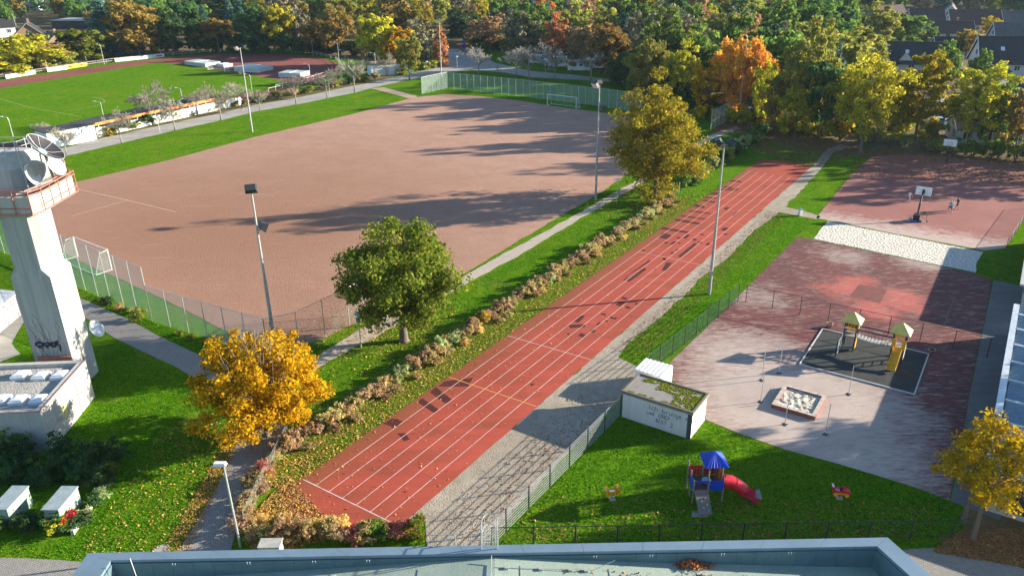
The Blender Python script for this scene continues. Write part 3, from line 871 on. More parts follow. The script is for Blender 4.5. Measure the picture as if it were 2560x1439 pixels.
mb.build('roof_gravel', ROOFGRAV, an)
for px, py in ((50, 935), (101, 937), (149, 935), (2, 996), (46, 997), (96, 996), (-48, 937), (-46, 998)):
    g = an.matrix_basis.inverted() @ Vector((0, 0, 0)) if False else G(px, py, AH + 0.15)
    q = Matrix.Rotation(-RAD(3.4), 3, 'Z') @ (g - Vector((-32.95, 46.2, 0)))
    mb = MB()
    mb.box((q.x, q.y, AH + 0.05), (1.05, 1.05, 0.24))
    d = mb.build('skylight', WHITE_METAL, an)
    mb = MB()
    mb.frustum((q.x, q.y), (0.98, 0.98), (0.8, 0.8), AH + 0.17, AH + 0.3)
    mb.frustum((q.x, q.y), (0.8, 0.8), (0.35, 0.35), AH + 0.3, AH + 0.37)
    mb.build('dome', ACRYL, d)
for z in (0.0,):
    mb = MB()
    mb.box((0.012, 5.0, AH / 2 - 0.1), (0.03, 0.09, AH - 0.25))
    mb.build('wall_joint', plain('joint_sealant', (0.16, 0.15, 0.14), 0.9), an)
    mb = MB()
    mb.box((-3.3, -0.012, AH / 2 - 0.1), (0.07, 0.03, AH - 0.25))
    mb.build('wall_joint', bpy.data.materials['joint_sealant'], an)
X, Zv, Yv = (0, 1, 0), (0, 0, 1), (1, 0, 0)
ribbons('graffiti_tag', [[(-0.3, 0.5), (-0.5, 0.0), (-0.3, -0.5), (0.1, -0.45), (0.3, 0.0), (0.3, 0.45)], [(-0.15, 0.4), (-0.2, -0.1), (0.05, -0.2), (0.1, 0.3)], [(-0.35, 0.2), (0.2, 0.1)], [(-0.4, -0.1), (0.25, -0.3)], [(-0.2, -0.35), (0.2, 0.4)]], 0.17, (0, 2.9, 1.6), X, Zv, Yv, TAG_YELLOW, an)
ribbons('graffiti_tag', [[(-0.55, 0.5), (-0.62, -0.1), (-0.35, -0.62), (0.2, -0.55)], [(0.5, 0.3), (0.9, 0.5), (1.1, 0.2), (0.7, 0.0), (1.0, -0.1)]], 0.06, (0, 2.95, 1.6), X, Zv, Yv, TAG_LBLUE, an, 0.02)
ribbons('graffiti_tag', [[(0, 0), (0.3, 0.25), (0.55, 0), (0.35, -0.2)], [(0.6, 0.3), (0.9, 0.1), (1.1, 0.35)]], 0.03, (0, 3.6, 1.7), X, Zv, Yv, TAG_BLACK, an)
ribbons('graffiti_tag', [[(0, 0), (0.1, 0.2), (0.2, 0), (0.35, 0.2)], [(0.55, 0.05), (0.7, 0.4), (0.95, 0.35), (1.0, 0.0), (0.7, -0.05), (0.55, 0.2)], [(0.6, 0.2), (0.95, 0.15)]], 0.04, (0, 5.5, 1.35), X, Zv, Yv, TAG_BLACK, an)
ribbons('graffiti_tag', [[(0, 0), (0.2, 0.35), (0.4, 0.0), (0.1, 0.1)], [(0.45, 0.4), (0.5, 0), (0.75, 0.3), (0.8, 0)]], 0.04, (0, 1.5, 1.3), X, Zv, Yv, TAG_RED, an)
ribbons('graffiti_tag', [[(0, 0), (0.3, 0.55), (0.8, 0.7), (1.2, 0.5), (1.7, 0.75), (2.2, 0.45), (2.45, 0.0)], [(0.2, 0.0), (0.5, 0.4), (0.8, 0.0), (0.4, 0.15)], [(0.9, 0.4), (1.0, 0.0), (1.4, 0.1)], [(1.3, 0.45), (1.6, 0.0), (1.9, 0.4), (2.1, 0.0)]], 0.06, (-5.9, 0, 1.2), (1, 0, 0), Zv, (0, -1, 0), TAG_BLUE, an)
ribbons('graffiti_tag', [[(0.3, 0.1), (0.5, 0.35), (0.9, 0.15), (1.2, 0.35)], [(1.4, 0.3), (1.7, 0.1), (2.0, 0.3)]], 0.15, (-5.9, 0, 1.2), (1, 0, 0), Zv, (0, -1, 0), TAG_LBLUE, an, 0.014)

# ---------------------------------------------------------------- graffiti clubhouse at the left edge
a, b = G(52, 789), G(0, 832)
ang = math.atan2((a - b).y, (a - b).x)
cb = thing('graffiti_clubhouse', 'white low building with ribbed metal roof and large line graffiti at the left edge', 'building', a, ang)
mb = MB()
mb.add([(-9, 0, 0), (0, 0, 0), (0, 6, 0), (-9, 6, 0), (-9, 0, 2.35), (0, 0, 2.35), (0, 6, 3.3), (-9, 6, 3.3)], [(3, 2, 1, 0), (0, 1, 5, 4), (1, 2, 6, 5), (2, 3, 7, 6), (3, 0, 4, 7), (4, 5, 6, 7)])
mb.build('wall', WHITEWALL, cb)
mb = MB()
mb.add([(-9.3, -0.35, 2.36), (0.3, -0.35, 2.36), (0.3, 6.3, 3.42), (-9.3, 6.3, 3.42), (-9.3, -0.35, 2.46), (0.3, -0.35, 2.46), (0.3, 6.3, 3.52), (-9.3, 6.3, 3.52)], [(3, 2, 1, 0), (0, 1, 5, 4), (1, 2, 6, 5), (2, 3, 7, 6), (3, 0, 4, 7), (4, 5, 6, 7)])
mb.build('roof', WHITE_METAL, cb)
for k in range(24):
    mb = MB()
    x = -9.1 + k * 0.4
    mb.bar((x, -0.35, 2.48), (x, 6.3, 3.54), 0.06, 0.06)
    mb.build('roof_rib', COPING, cb)
ribbons('graffiti_line', [[(-0.7, 0.2), (-1.0, 0.8), (-0.6, 1.3), (-0.9, 1.9), (-1.5, 1.8), (-1.6, 1.2), (-1.2, 0.9)], [(-1.7, 0.2), (-2.0, 1.0), (-1.7, 1.6), (-2.3, 2.0), (-2.7, 1.4), (-2.3, 0.9), (-2.7, 0.3)], [(-0.5, 1.5), (-0.5, 2.1), (-1.0, 2.1), (-0.9, 1.6), (-0.5, 1.5)], [(-3.0, 0.3), (-3.4, 1.1), (-3.0, 1.8), (-3.8, 2.0)], [(-1.9, 0.15), (-1.3, 0.35), (-0.8, 0.1)]], 0.07, (0, 0, 0), (1, 0, 0), (0, 0, 1), (0, -1, 0), TAG_BLACK, cb)
mb = MB()
mb.box((-4.5, -0.02, 0.25), (9, 0.04, 0.42))
mb.build('plinth', concrete('grey_plinth', (0.34, 0.36, 0.37)), cb)

# ---------------------------------------------------------------- foreground school roof
RZ = 8.0
sr = thing('school_roof', 'flat school roof with wide grey-blue parapet coping in the foreground', 'building', (0, 0, 0))
A, B = G(220, 1381, RZ), G(2219, 1342, RZ)
LB = A + (G(172, 1450, RZ) - A).normalized() * 22
RB = B + (G(2342, 1450, RZ) - B).normalized() * 22
def inset(p, q, w, side):
    d = (q - p).normalized()
    return d.cross(Vector((0, 0, 1))) * w * side
PW = 0.62
Ai, Bi = G(277, 1399, RZ), G(2193, 1364, RZ)
dl, dr = (LB - A).normalized(), (RB - B).normalized()
LBi, RBi = Ai + dl * 21, Bi + dr * 21
def coping(p, q, pi_, qi, n):
    for k in range(n):
        a, b = p.lerp(q, k / n), p.lerp(q, (k + 1) / n)
        c, d = pi_.lerp(qi, (k + 1) / n), pi_.lerp(qi, k / n)
        g = (b - a).normalized() * 0.006
        mb = MB()
        vs = [a + g, b - g, c - g, d + g]
        mb.add([v + Vector((0, 0, -0.16)) for v in vs] + [v for v in vs], [(3, 2, 1, 0), (0, 1, 5, 4), (1, 2, 6, 5), (2, 3, 7, 6), (3, 0, 4, 7), (4, 5, 6, 7)])
        mb.build('coping_piece', COPING, sr)
coping(A, B, Ai, Bi, 13)
coping(LB, A, LBi, Ai, 8)
coping(B, RB, Bi, RBi, 8)
def floor_z(x):
    return RZ - 0.20 - 0.062 * min(16, abs(x + 0.9))
def cladding(p, q, n):
    for k in range(n):
        a, b = p.lerp(q, k / n), p.lerp(q, (k + 1) / n)
        g = (b - a) * 0.006
        a, b = a + g, b - g
        nn = (b - a).normalized().cross(Vector((0, 0, 1))) * 0.05
        mb = MB()
        za, zb = -1.6, -0.17
        vs = [a - nn * 0.2, b - nn * 0.2, b - nn * 1.2, a - nn * 1.2]
        mb.add([v + Vector((0, 0, za)) for v in vs] + [v + Vector((0, 0, zb)) for v in vs], [(3, 2, 1, 0), (0, 1, 5, 4), (1, 2, 6, 5), (2, 3, 7, 6), (3, 0, 4, 7), (4, 5, 6, 7)])
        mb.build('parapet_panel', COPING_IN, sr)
cladding(Bi, Ai, 38)
cladding(Ai, LBi, 22)
cladding(RBi, Bi, 22)
mb = MB()
for p, q in ((A, B), (LB, A), (B, RB)):
    d = (q - p).normalized().cross(Vector((0, 0, -1))) * 0.05
    mb.quad(*[Vector((v.x, v.y, z)) + d for v, z in ((p, 0), (q, 0), (q, RZ - 0.1), (p, RZ - 0.1))])
mb.build('outer_wall', plain('school_facade_panels', (0.4, 0.42, 0.42), 0.7), sr)
mb = MB()
xs = [Ai.x + 0.02, -9, -0.9, 8, Bi.x - 0.02]
for i in range(4):
    y0 = Ai.y + (Bi.y - Ai.y) * (xs[i] - Ai.x) / (Bi.x - Ai.x) - 0.04
    y1 = Ai.y + (Bi.y - Ai.y) * (xs[i + 1] - Ai.x) / (Bi.x - Ai.x) - 0.04
    mb.quad((xs[i] - (4 if i == 0 else 0), 5, floor_z(xs[i])), (xs[i + 1] + (4 if i == 3 else 0), 5, floor_z(xs[i + 1])), (xs[i + 1], y1, floor_z(xs[i + 1])), (xs[i], y0, floor_z(xs[i])))
mb.build('roof_membrane', MEMBRANE, sr)
seam = plain('membrane_seam', (0.12, 0.14, 0.12), 0.8)
for x0, x1, y in ((-15, -1.2, 25.1), (-0.6, 12, 25.0), (-14, 10, 23.9)):
    mb = MB()
    n = 8
    for k in range(n):
        a, b = x0 + (x1 - x0) * k / n, x0 + (x1 - x0) * (k + 1) / n
        mb.bar((a, y, floor_z(a) + 0.008), (b, y, floor_z(b) + 0.008), 0.02, 0.012)
    mb.build('membrane_seam', seam, sr)
for x in (-12, -8.2, -4.3, 0.2, 4.1, 8.0, 12):
    mb = MB()
    mb.bar((x, 26.4, floor_z(x) + 0.012), (x * 1.03, 20, floor_z(x) + 0.012), 0.02, 0.014)
    mb.build('membrane_seam', seam, sr)
mb = MB()
mb.path([(-1.05, 26.75, RZ + 0.02), (-1.05, 26.45, RZ - 0.15), (-1.05, 26.3, floor_z(-1) + 0.06), (-1.15, 20, floor_z(-1) + 0.06)], 0.02, 5)
mb.build('lightning_conductor', GALV, sr)
mb = MB()
mb.path([(-0.9, 26.25, floor_z(0) + 0.07), (3.4, 26.2, floor_z(3) + 0.07), (4.4, 26.5, RZ - 0.1)], 0.015, 5)
mb.build('lightning_conductor', GALV, sr)
for x in (-0.4, 1.1, 2.4, 3.1, -8.0, 8.3):
    mb = MB()
    mb.box((x, 26.22, floor_z(x) + 0.05), (0.16, 0.16, 0.1))
    mb.build('conductor_block', CONC, sr)
mb = MB()
mb.tube((-16.6, 26.2, RZ - 1.2), (-16.9, 26.5, RZ + 0.35), 0.02, 0.02, 5)
mb.build('lightning_rod', GALV, sr)
for x in (-15.2, -11.9, -9.0, -6.6, 3.5, 6.0, 9.2, 12.2):
    for dx in (0, 0.12):
        mb = MB()
        y = Ai.y + (Bi.y - Ai.y) * (x - Ai.x) / (Bi.x - Ai.x) - 0.1
        mb.tube((x + dx, y, RZ - 0.3), (x + dx, y - 0.02, RZ - 0.14), 0.012, n=4)
        mb.build('bracket', WHITE_METAL, sr)
# ladder head
ld = thing('roof_ladder', 'galvanised access ladder with safety hoop at the school roof edge', 'ladder', (-1.15, 27.75, RZ))
mb = MB()
for x in (-0.36, 0.36):
    mb.path([(x, 0.5, -2), (x, 0.12, -0.2), (x, 0.1, 0.95), (x, -0.5, 1.0), (x, -0.55, 0.0)], 0.03, 6)
mb.build('side_rail', GALV, ld)
for k in range(6):
    mb = MB()
    mb.tube((-0.36, 0.3 - k * 0.03, -1.8 + k * 0.3), (0.36, 0.3 - k * 0.03, -1.8 + k * 0.3), 0.02, n=5)
    mb.build('rung', GALV, ld)
for k, z in enumerate((0.2, 0.85)):
    mb = MB()
    mb.path([(0.36 * math.cos(a), 0.12 + 0.7 * math.sin(a), z) for a in [math.pi * i / 12 for i in range(13)]], 0.022, 5)
    mb.build('safety_hoop', GALV, ld)
for a in (0.8, 1.57, 2.34):
    mb = MB()
    mb.tube((0.36 * math.cos(a), 0.12 + 0.7 * math.sin(a), -0.8), (0.36 * math.cos(a), 0.12 + 0.7 * math.sin(a), 0.87), 0.015, n=4)
    mb.build('hoop_strut', GALV, ld)

# ---------------------------------------------------------------- low louvred building on the right
def bx_site(mb, d0, d1, n0, n1, z0, z1):
    return mb.box(((n0 + n1) / 2, (d0 + d1) / 2, (z0 + z1) / 2), (n1 - n0, d1 - d0, z1 - z0))
lb = thing('louvred_school_wing', 'low school wing with blue-grey louvred roof and pale gutter at the right edge', 'building', (0, 0, 0), SITE)
mb = MB()
bx_site(mb, 48.6, 76.6, 2.9, 14, 0, 2.45)
mb.build('wall', concrete('grey_wing_wall', (0.36, 0.37, 0.38), (0.22, 0.23, 0.24)), lb)
mb = MB()
bx_site(mb, 48.3, 77.0, 2.65, 14.2, 2.45, 2.6)
mb.build('roof_slab', plain('dark_louvre_gap_shade', (0.03, 0.045, 0.06), 0.6), lb)  # near-black slab colour stands in for the shade between the louvre blades
GUT = plain('pale_gutter_metal', (0.55, 0.60, 0.62), 0.4, 0.3)
for k in range(9):
    d0 = 48.3 + k * 3.19
    mb = MB()
    bx_site(mb, d0 + 0.01, d0 + 3.17, 2.25, 2.7, 2.55, 2.82)
    mb.build('gutter', GUT, lb)
LOUV = plain('blue_grey_louvre_blades', (0.30, 0.40, 0.46), 0.4, 0.3)
d = 48.9
k = 0
while d < 76.9:
    if k % 13 == 12:
        mb = MB()
        bx_site(mb, d - 0.02, d + 0.16, 2.75, 13.8, 2.6, 2.86)
        mb.build('louvre_frame', GUT, lb)
    else:
        mb = MB()
        mb.box((8.3, d + 0.06, 2.72), (11.0, 0.10, 0.03), rot=Matrix.Rotation(RAD(25), 3, 'X'))
        mb.build('louvre_blade', LOUV, lb)
    d += 0.25
    k += 1
for dd, n, w in ((50.5, 2.88, 1.2), (54, 2.88, 1.6), (58, 2.88, 1.6), (62, 2.88, 1.6), (66, 2.88, 1.6), (70, 2.88, 1.6)):
    mb = MB()
    bx_site(mb, dd, dd + w, 2.86, 2.9, 0.9, 2.1)
    mb.build('window', GLASSY, lb)
mb = MB()
bx_site(mb, 48.58, 48.62, 4.0, 8.0, 0.4, 2.2)
mb.build('end_window', GLASSY, lb)
fw = thing('grey_flat_wing', 'flat grey roofed school wing beyond the louvred roof at the right edge', 'building', (0, 0, 0), SITE)
mb = MB()
bx_site(mb, 82.4, 104, 3.0, 14, 0, 2.6)
mb.build('wall', CONC_LT, fw)
mb = MB()
bx_site(mb, 82.2, 104.3, 2.45, 14.3, 2.6, 2.8)
mb.build('roof_slab', plain('grey_flat_roof', (0.36, 0.38, 0.38), 0.7), fw)
for dd in (85, 90, 95):
    mb = MB()
    bx_site(mb, dd, dd + 2, 2.96, 3.0, 0.9, 2.1)
    mb.build('window', GLASSY, fw)

# ---------------------------------------------------------------- shed with mossy roof, container
sh = thing('mossy_shed', 'white rendered shed with graffiti lettering and a mossy flat roof beside the lawn', 'shed', L(45.85, -20.9), SITE)
mb = MB()
mb.box((2.7, 1.45, 1.05), (5.4, 2.9, 2.1))
mb.build('wall', WHITEWALL, sh)
mb = MB()
mb.box((2.7, 1.45, 2.16), (5.62, 3.12, 0.16))
mb.build('roof_slab', concrete('weathered_roof_slab', (0.27, 0.255, 0.23), (0.14, 0.13, 0.11), 0.5), sh)
for x, y, w, dd in ((2.7, -0.03, 5.62, 0.16), (2.7, 2.93, 5.62, 0.16), (-0.03, 1.45, 0.16, 2.8), (5.43, 1.45, 0.16, 2.8)):
    mb = MB()
    mb.box((x, y, 2.28), (w, dd, 0.09))
    mb.build('roof_edge', concrete('dark_mossy_edge', (0.17, 0.155, 0.12), (0.09, 0.09, 0.05)), sh)
mb = MB()
mb.box((5.27, -0.012, 1.04), (0.34, 0.03, 2.05))
mb.build('dark_pilaster', concrete('dark_stained_pilaster', (0.10, 0.10, 0.10), (0.05, 0.05, 0.05)), sh)
mv, mf = [], []
k = 0
while k < 2600:
    x, y = random.uniform(0.15, 5.3), random.uniform(0.12, 2.8)
    w = noise.noise(Vector((x * 1.1, y * 1.1, 3.3))) * 0.5
    band = (x / 5.4 * 0.75 + y / 2.9 * 0.55) if y > 0.35 else 0.75
    if band + w * 0.9 < 0.62 or noise.noise(Vector((x * 2.3, y * 2.3, 9))) < -0.28:
        k += 0.2
        continue
    k += 1
    r = random.uniform(0.03, 0.085)
    h = r * random.uniform(0.5, 0.9)
    b0 = len(mv)
    a0 = random.random() * 6
    mv += [(x + r * math.cos(a0 + i * 1.256), y + r * math.sin(a0 + i * 1.256), 2.238) for i in range(5)] + [(x, y, 2.24 + h)]
    mf += [(b0 + i, b0 + (i + 1) % 5, b0 + 5) for i in range(5)]
me = bpy.data.meshes.new('moss')
me.from_pydata(mv, [], mf)
mo = link('moss', me, leafmat('yellow_green_moss', [(0.13, 0.17, 0.012), (0.22, 0.24, 0.02), (0.10, 0.11, 0.015), (0.30, 0.28, 0.03)], 0.1, False), sh)
mo['kind'] = 'stuff'
LET = {'I': [[(0, 0), (0, 1)]], 'c': [[(0.55, 0.55), (0.3, 0.68), (0.05, 0.4), (0.2, 0.05), (0.55, 0.12)]], 'h': [[(0, 0), (0, 1)], [(0, 0.5), (0.3, 0.65), (0.5, 0.45), (0.5, 0)]], 'b': [[(0, 1), (0, 0.05), (0.4, 0.05), (0.5, 0.35), (0.3, 0.6), (0, 0.45)]], 'r': [[(0.05, 0), (0.05, 0.65)], [(0.05, 0.4), (0.25, 0.65), (0.45, 0.58)]], 'i': [[(0, 0), (0, 0.6)]], 'n': [[(0, 0), (0, 0.65)], [(0, 0.45), (0.3, 0.65), (0.5, 0.4), (0.5, 0)]], 'g': [[(0.5, 0.55), (0.2, 0.65), (0.05, 0.3), (0.3, 0.1), (0.5, 0.3), (0.5, -0.3), (0.15, -0.35)]], 'e': [[(0.05, 0.35), (0.5, 0.4), (0.35, 0.65), (0.08, 0.5), (0.1, 0.1), (0.5, 0.1)]], 'm': [[(0, 0), (0, 0.6)], [(0, 0.4), (0.2, 0.6), (0.32, 0.4), (0.32, 0)], [(0.32, 0.4), (0.5, 0.6), (0.62, 0.4), (0.62, 0)]], 'u': [[(0, 0.6), (0, 0.15), (0.25, 0), (0.5, 0.2), (0.5, 0.6)]], 'U': [[(0, 0.95), (0, 0.2), (0.25, 0), (0.5, 0.2), (0.5, 0.95)]], 'N': [[(0, 0), (0, 0.95)], [(0, 0.95), (0.5, 0)], [(0.5, 0), (0.5, 0.95)]], 'D': [[(0, 0), (0, 0.95), (0.5, 0.7), (0.5, 0.25), (0, 0)]], 'B': [[(0, 0), (0, 0.95), (0.45, 0.75), (0.05, 0.5), (0.5, 0.25), (0, 0)]], 'S': [[(0.5, 0.85), (0.15, 0.95), (0.1, 0.6), (0.45, 0.4), (0.4, 0.05), (0, 0.08)]], 'T': [[(0.25, 0), (0.25, 0.95)], [(0, 0.95), (0.55, 0.95)]], '2': [[(0.05, 0.8), (0.3, 0.95), (0.45, 0.7), (0.05, 0.0), (0.5, 0.02)]], '!': [[(0, 0.3), (0, 1)], [(0, 0), (0, 0.08)]], ':': [[(0, 0.1), (0, 0.2)], [(0, 0.5), (0, 0.6)]], ' ': []}
def letters(txt, x, y, s, adv=0.78):
    out = []
    for ch in txt:
        for j, st in enumerate(LET[ch]):
            out.append((j == 0, [(x + p[0] * s, y + p[1] * s) for p in st]))
        x += s * (adv if ch not in 'Ii!:' else 0.4)
    return out
ribbons('graffiti_letter', letters(': Ich bringe mich', 1.75, 1.42, 0.36) + letters('um! UND!', 2.0, 0.98, 0.34) + letters('BIST 2', 2.75, 0.52, 0.32), 0.05, (0, 0, 0), (1, 0, 0), (0, 0, 1), (0, -1, 0), plain('faded_grey_spray_paint', (0.20, 0.21, 0.22), 0.8), sh)
ct = thing('storage_container', 'small white ribbed storage container behind the mossy shed', 'container', L(50.1, -22.0), SITE)
mb = MB()
mb.box((1.2, 1.05, 0.85), (2.4, 2.1, 1.7))
mb.build('wall', WHITE_METAL, ct)
for k in range(7):
    mb = MB()
    mb.box((0.17 + k * 0.345, 1.05, 1.73), (0.19, 2.1, 0.07))
    mb.build('roof_rib', WHITE_METAL, ct)
mb = MB()
mb.box((1.2, -0.012, 0.85), (1.9, 0.03, 1.5))
mb.build('door', plain('pale_grey_door', (0.6, 0.62, 0.62), 0.5), ct)

# ---------------------------------------------------------------- stadium stand and white clubhouse wall
def wall_frame(p, q):
    return math.atan2((q - p).y, (q - p).x), (q - p).length
p, q = G(168, 364), G(243, 349)
ang, ln = wall_frame(p, q)
sb = thing('white_clubhouse', 'white flat clubhouse wall with blue and red graffiti beside the stadium stand', 'building', p, ang)
mb = MB()
mb.box((ln / 2 - 1.5, 2.2, 1.4), (ln + 3, 4.4, 2.8))
mb.build('wall', plain('bright_white_wall', (0.78, 0.79, 0.79), 0.85), sb)
mb = MB()
mb.box((ln / 2 - 1.5, 2.2, 2.87), (ln + 3.5, 4.9, 0.14))
mb.build('roof', ROOFDARK, sb)
ribbons('graffiti_tag', [[(0, 0), (0.3, 0.8), (0.6, 0.2), (1.0, 0.9), (1.3, 0.1)], [(1.5, 0.2), (1.7, 0.9), (2.1, 0.4), (1.6, 0.5)], [(2.4, 0.1), (2.5, 0.9), (2.9, 0.3)]], 0.12, (ln * 0.42, 0, 1.0), (1, 0, 0), (0, 0, 1), (0, -1, 0), TAG_LBLUE, sb)
ribbons('graffiti_tag', [[(0, 1.2), (0, 0)]], 0.14, (ln - 0.5, 0, 1.2), (1, 0, 0), (0, 0, 1), (0, -1, 0), TAG_RED, sb)
ribbons('graffiti_tag', [[(0, 1.3), (0.05, 0)]], 0.1, (ln * 0.55, 0, 1.0), (1, 0, 0), (0, 0, 1), (0, -1, 0), TAG_BLACK, sb)
p, q = G(246, 343), G(604, 262)
ang, ln = wall_frame(p, q)
st = thing('stadium_stand', 'long low stadium stand with orange fascia above a white graffiti wall', 'stand', p, ang)
mb = MB()
mb.box((ln / 2, 0.15, 0.85), (ln, 0.3, 1.7))
mb.build('back_wall', concrete('painted_white_wall', (0.74, 0.75, 0.68), (0.40, 0.44, 0.36), 0.7), st)
fl = ln * 0.86
mb = MB()
mb.box((fl / 2 - 2, -0.1, 2.42), (fl, 0.12, 0.5))
mb.build('fascia', ORANGE, st)
mb = MB()
mb.box((fl / 2 - 2, 2.0, 2.72), (fl + 0.4, 4.2, 0.14), rot=Matrix.Rotation(RAD(3), 3, 'X'))
mb.build('roof', ROOFDARK, st)
for k in range(15):
    mb = MB()
    mb.box((-1.5 + k * (fl - 1) / 14, 0.1, 1.2), (0.12, 0.12, 2.4))
    mb.box((-1.5 + k * (fl - 1) / 14, 3.9, 1.25), (0.12, 0.12, 2.7))
    mb.build('post', GALV, st)
for k in range(9):
    x = 3 + k * 4.4
    ribbons('graffiti_tag', [[(random.uniform(0, 2.4), random.uniform(0.1, 1.0)) for _ in range(5)] for _ in range(2)], 0.10, (x, 0, 0.35), (1, 0, 0), (0, 0, 1), (0, -1, 0), random.choice([TAG_LBLUE, TAG_YELLOW, TAG_RED, TAG_LBLUE]), st)
for k in range(3):
    mb = MB()
    mb.box((fl / 2 - 2, 1.0 + k * 0.8, 0.25 + (2 - k) * 0.25), (fl - 1, 0.75, 0.5 + (2 - k) * 0.5))
    mb.build('seating_step', CONC, st)
# ---------------------------------------------------------------- fences
def wire_mat(name, c, cover, size=0.05):
    """woven wire: a diamond grid of strands with open air between"""
    t = NT(name)
    uv = t.obj()
    sep = t.n('ShaderNodeSeparateXYZ')
    t.l(uv, sep.inputs[0])
    a = t.math('ADD', sep.outputs[0], sep.outputs[2])
    b = t.math('SUBTRACT', sep.outputs[0], sep.outputs[2])
    w = 1 - math.sqrt(1 - cover)
    m = None
    for v in (a, b):
        g = t.math('LESS_THAN', t.math('FRACT', t.math('MULTIPLY', v, 1 / size)), w)
        m = g if m is None else t.math('MAXIMUM', m, g)
    d = t.n('ShaderNodeBsdfDiffuse')
    d.inputs[0].default_value = (*c, 1)
    tr = t.n('ShaderNodeBsdfTransparent')
    mx = t.n('ShaderNodeMixShader')
    t.l(m, mx.inputs[0])
    t.l(tr.outputs[0], mx.inputs[1])
    t.l(d.outputs[0], mx.inputs[2])
    t.l(mx.outputs[0], t.out.inputs[0])
    return t.mat
WIRE_PALE = wire_mat('galvanised_chain_link', (0.55, 0.62, 0.58), 0.34)
WIRE_DARK = wire_mat('green_coated_chain_link', (0.10, 0.16, 0.14), 0.16)
WIRE_FINE = wire_mat('thin_black_wire_mesh', (0.02, 0.03, 0.03), 0.10)

def mesh_fence(label, pts, heights, step, wire, pmat, r=0.04, top=True, gate=None):
    """posts, top rail and one wire panel per bay along a polyline"""
    p0 = Vector((pts[0].x, pts[0].y, 0))
    f = thing('wire_fence', label, 'fence', p0)
    post_me = {}
    for s in range(len(pts) - 1):
        a, b, h = pts[s] - p0, pts[s + 1] - p0, heights[s]
        n = max(1, round((b - a).length / step))
        ang = math.atan2((b - a).y, (b - a).x)
        bay = (b - a).length / n
        pm, rm, wm = MB(), MB(), MB()
        pm.tube((0, 0, 0), (0, 0, h + 0.03), r, r, 8)
        rm.tube((0, 0, h), (bay, 0, h), r * 0.6, r * 0.6, 6)
        wm.quad((0.03, 0, 0.05), (bay - 0.03, 0, 0.05), (bay - 0.03, 0, h), (0.03, 0, h))
        pm, rm, wm = pm.mesh('post'), rm.mesh('top_rail'), wm.mesh('wire_panel')
        pm.materials.append(pmat), rm.materials.append(pmat), wm.materials.append(wire)
        for k in range(n + 1):
            q = a.lerp(b, k / n)
            if k < n or s == len(pts) - 2:
                o = link('post', pm, None, f)
                o.location = q
            if k < n:
                for nm, me in (('top_rail', rm), ('wire_panel', wm)):
                    if nm == 'top_rail' and not top:
                        continue
                    o = link(nm, me, None, f)
                    o.location = q
                    o.rotation_euler = (0, 0, ang)
    return f
c0, c1, c2 = G(381, 803), G(214, 726), G(655, 905)
ext = c1 + (c1 - c0).normalized() * 24
corner = G(672, 893)
mesh_fence('tall pale chain-link fence behind the near goal, partly hidden by the concrete tower', [ext, c1, c0], [5.6, 5.6], 2.55, WIRE_PALE, GALV)
mesh_fence('lower pale chain-link fence from the tall ball fence to the yellow tree', [c0, corner], [3.73], 2.5, WIRE_PALE, GALV)
mesh_fence('dark chain-link fence between the yellow tree and the big green tree', [corner, G(750, 874), G(874, 810), G(920, 785)], [3.7, 3.7, 3.7], 2.5, WIRE_DARK, GALV)
mesh_fence('pale ball-stop fence behind the far goal', [G(1055, 236), G(1119, 221), G(1308, 242), G(1482, 264), G(1604, 283)], [3.9, 3.8, 3.8, 3.9], 1.95, wire_mat('pale_green_chain_link', (0.38, 0.50, 0.44), 0.30), GALV)
mesh_fence('short pale ball-stop fence beside the far floodlight and orange trees', [G(1776, 325), G(1826, 300)], [3.7], 2.2, WIRE_PALE, GALV)
mesh_fence('thin black mesh fence across the school yard behind the yellow play towers', [L(70.6, -19.6), L(70.7, 1.2)], [1.85], 2.5, wire_mat('barely_visible_mesh', (0.02, 0.03, 0.03), 0.05), ANTHR, 0.035)
mesh_fence('low black mesh fence along the lawn at the school roof', [Vector((-1.4, 36.2, 0)), Vector((26.0, 36.3, 0)), G(2436, 1338)], [1.35, 1.35], 2.45, WIRE_FINE, ANTHR, 0.045)
mesh_fence('dark wire fence running inside the mixed hedge along the track', [L(28.5, -39.2), L(100.0, -38.6)], [1.25], 2.5, WIRE_FINE, ANTHR, 0.035, False)
mesh_fence('pale wire fence beside the paver path at the yellow tree', [G(722, 1092), G(652, 1230), G(612, 1320)], [1.25, 1.25], 2.4, wire_mat('thin_grey_wire_mesh', (0.30, 0.33, 0.31), 0.16), ANTHR, 0.03, False)
mesh_fence('dark wire fence in front of the bushes at the far court end', [G(2110, 362), G(2300, 378), G(2560, 405), G(2700, 425)], [2.2, 2.2, 2.2], 2.5, WIRE_DARK, ANTHR, 0.035)
mesh_fence('dark wire fence at the right side of the basketball court', [G(2515, 622), G(2580, 520)], [1.2], 2.5, WIRE_DARK, ANTHR, 0.03)

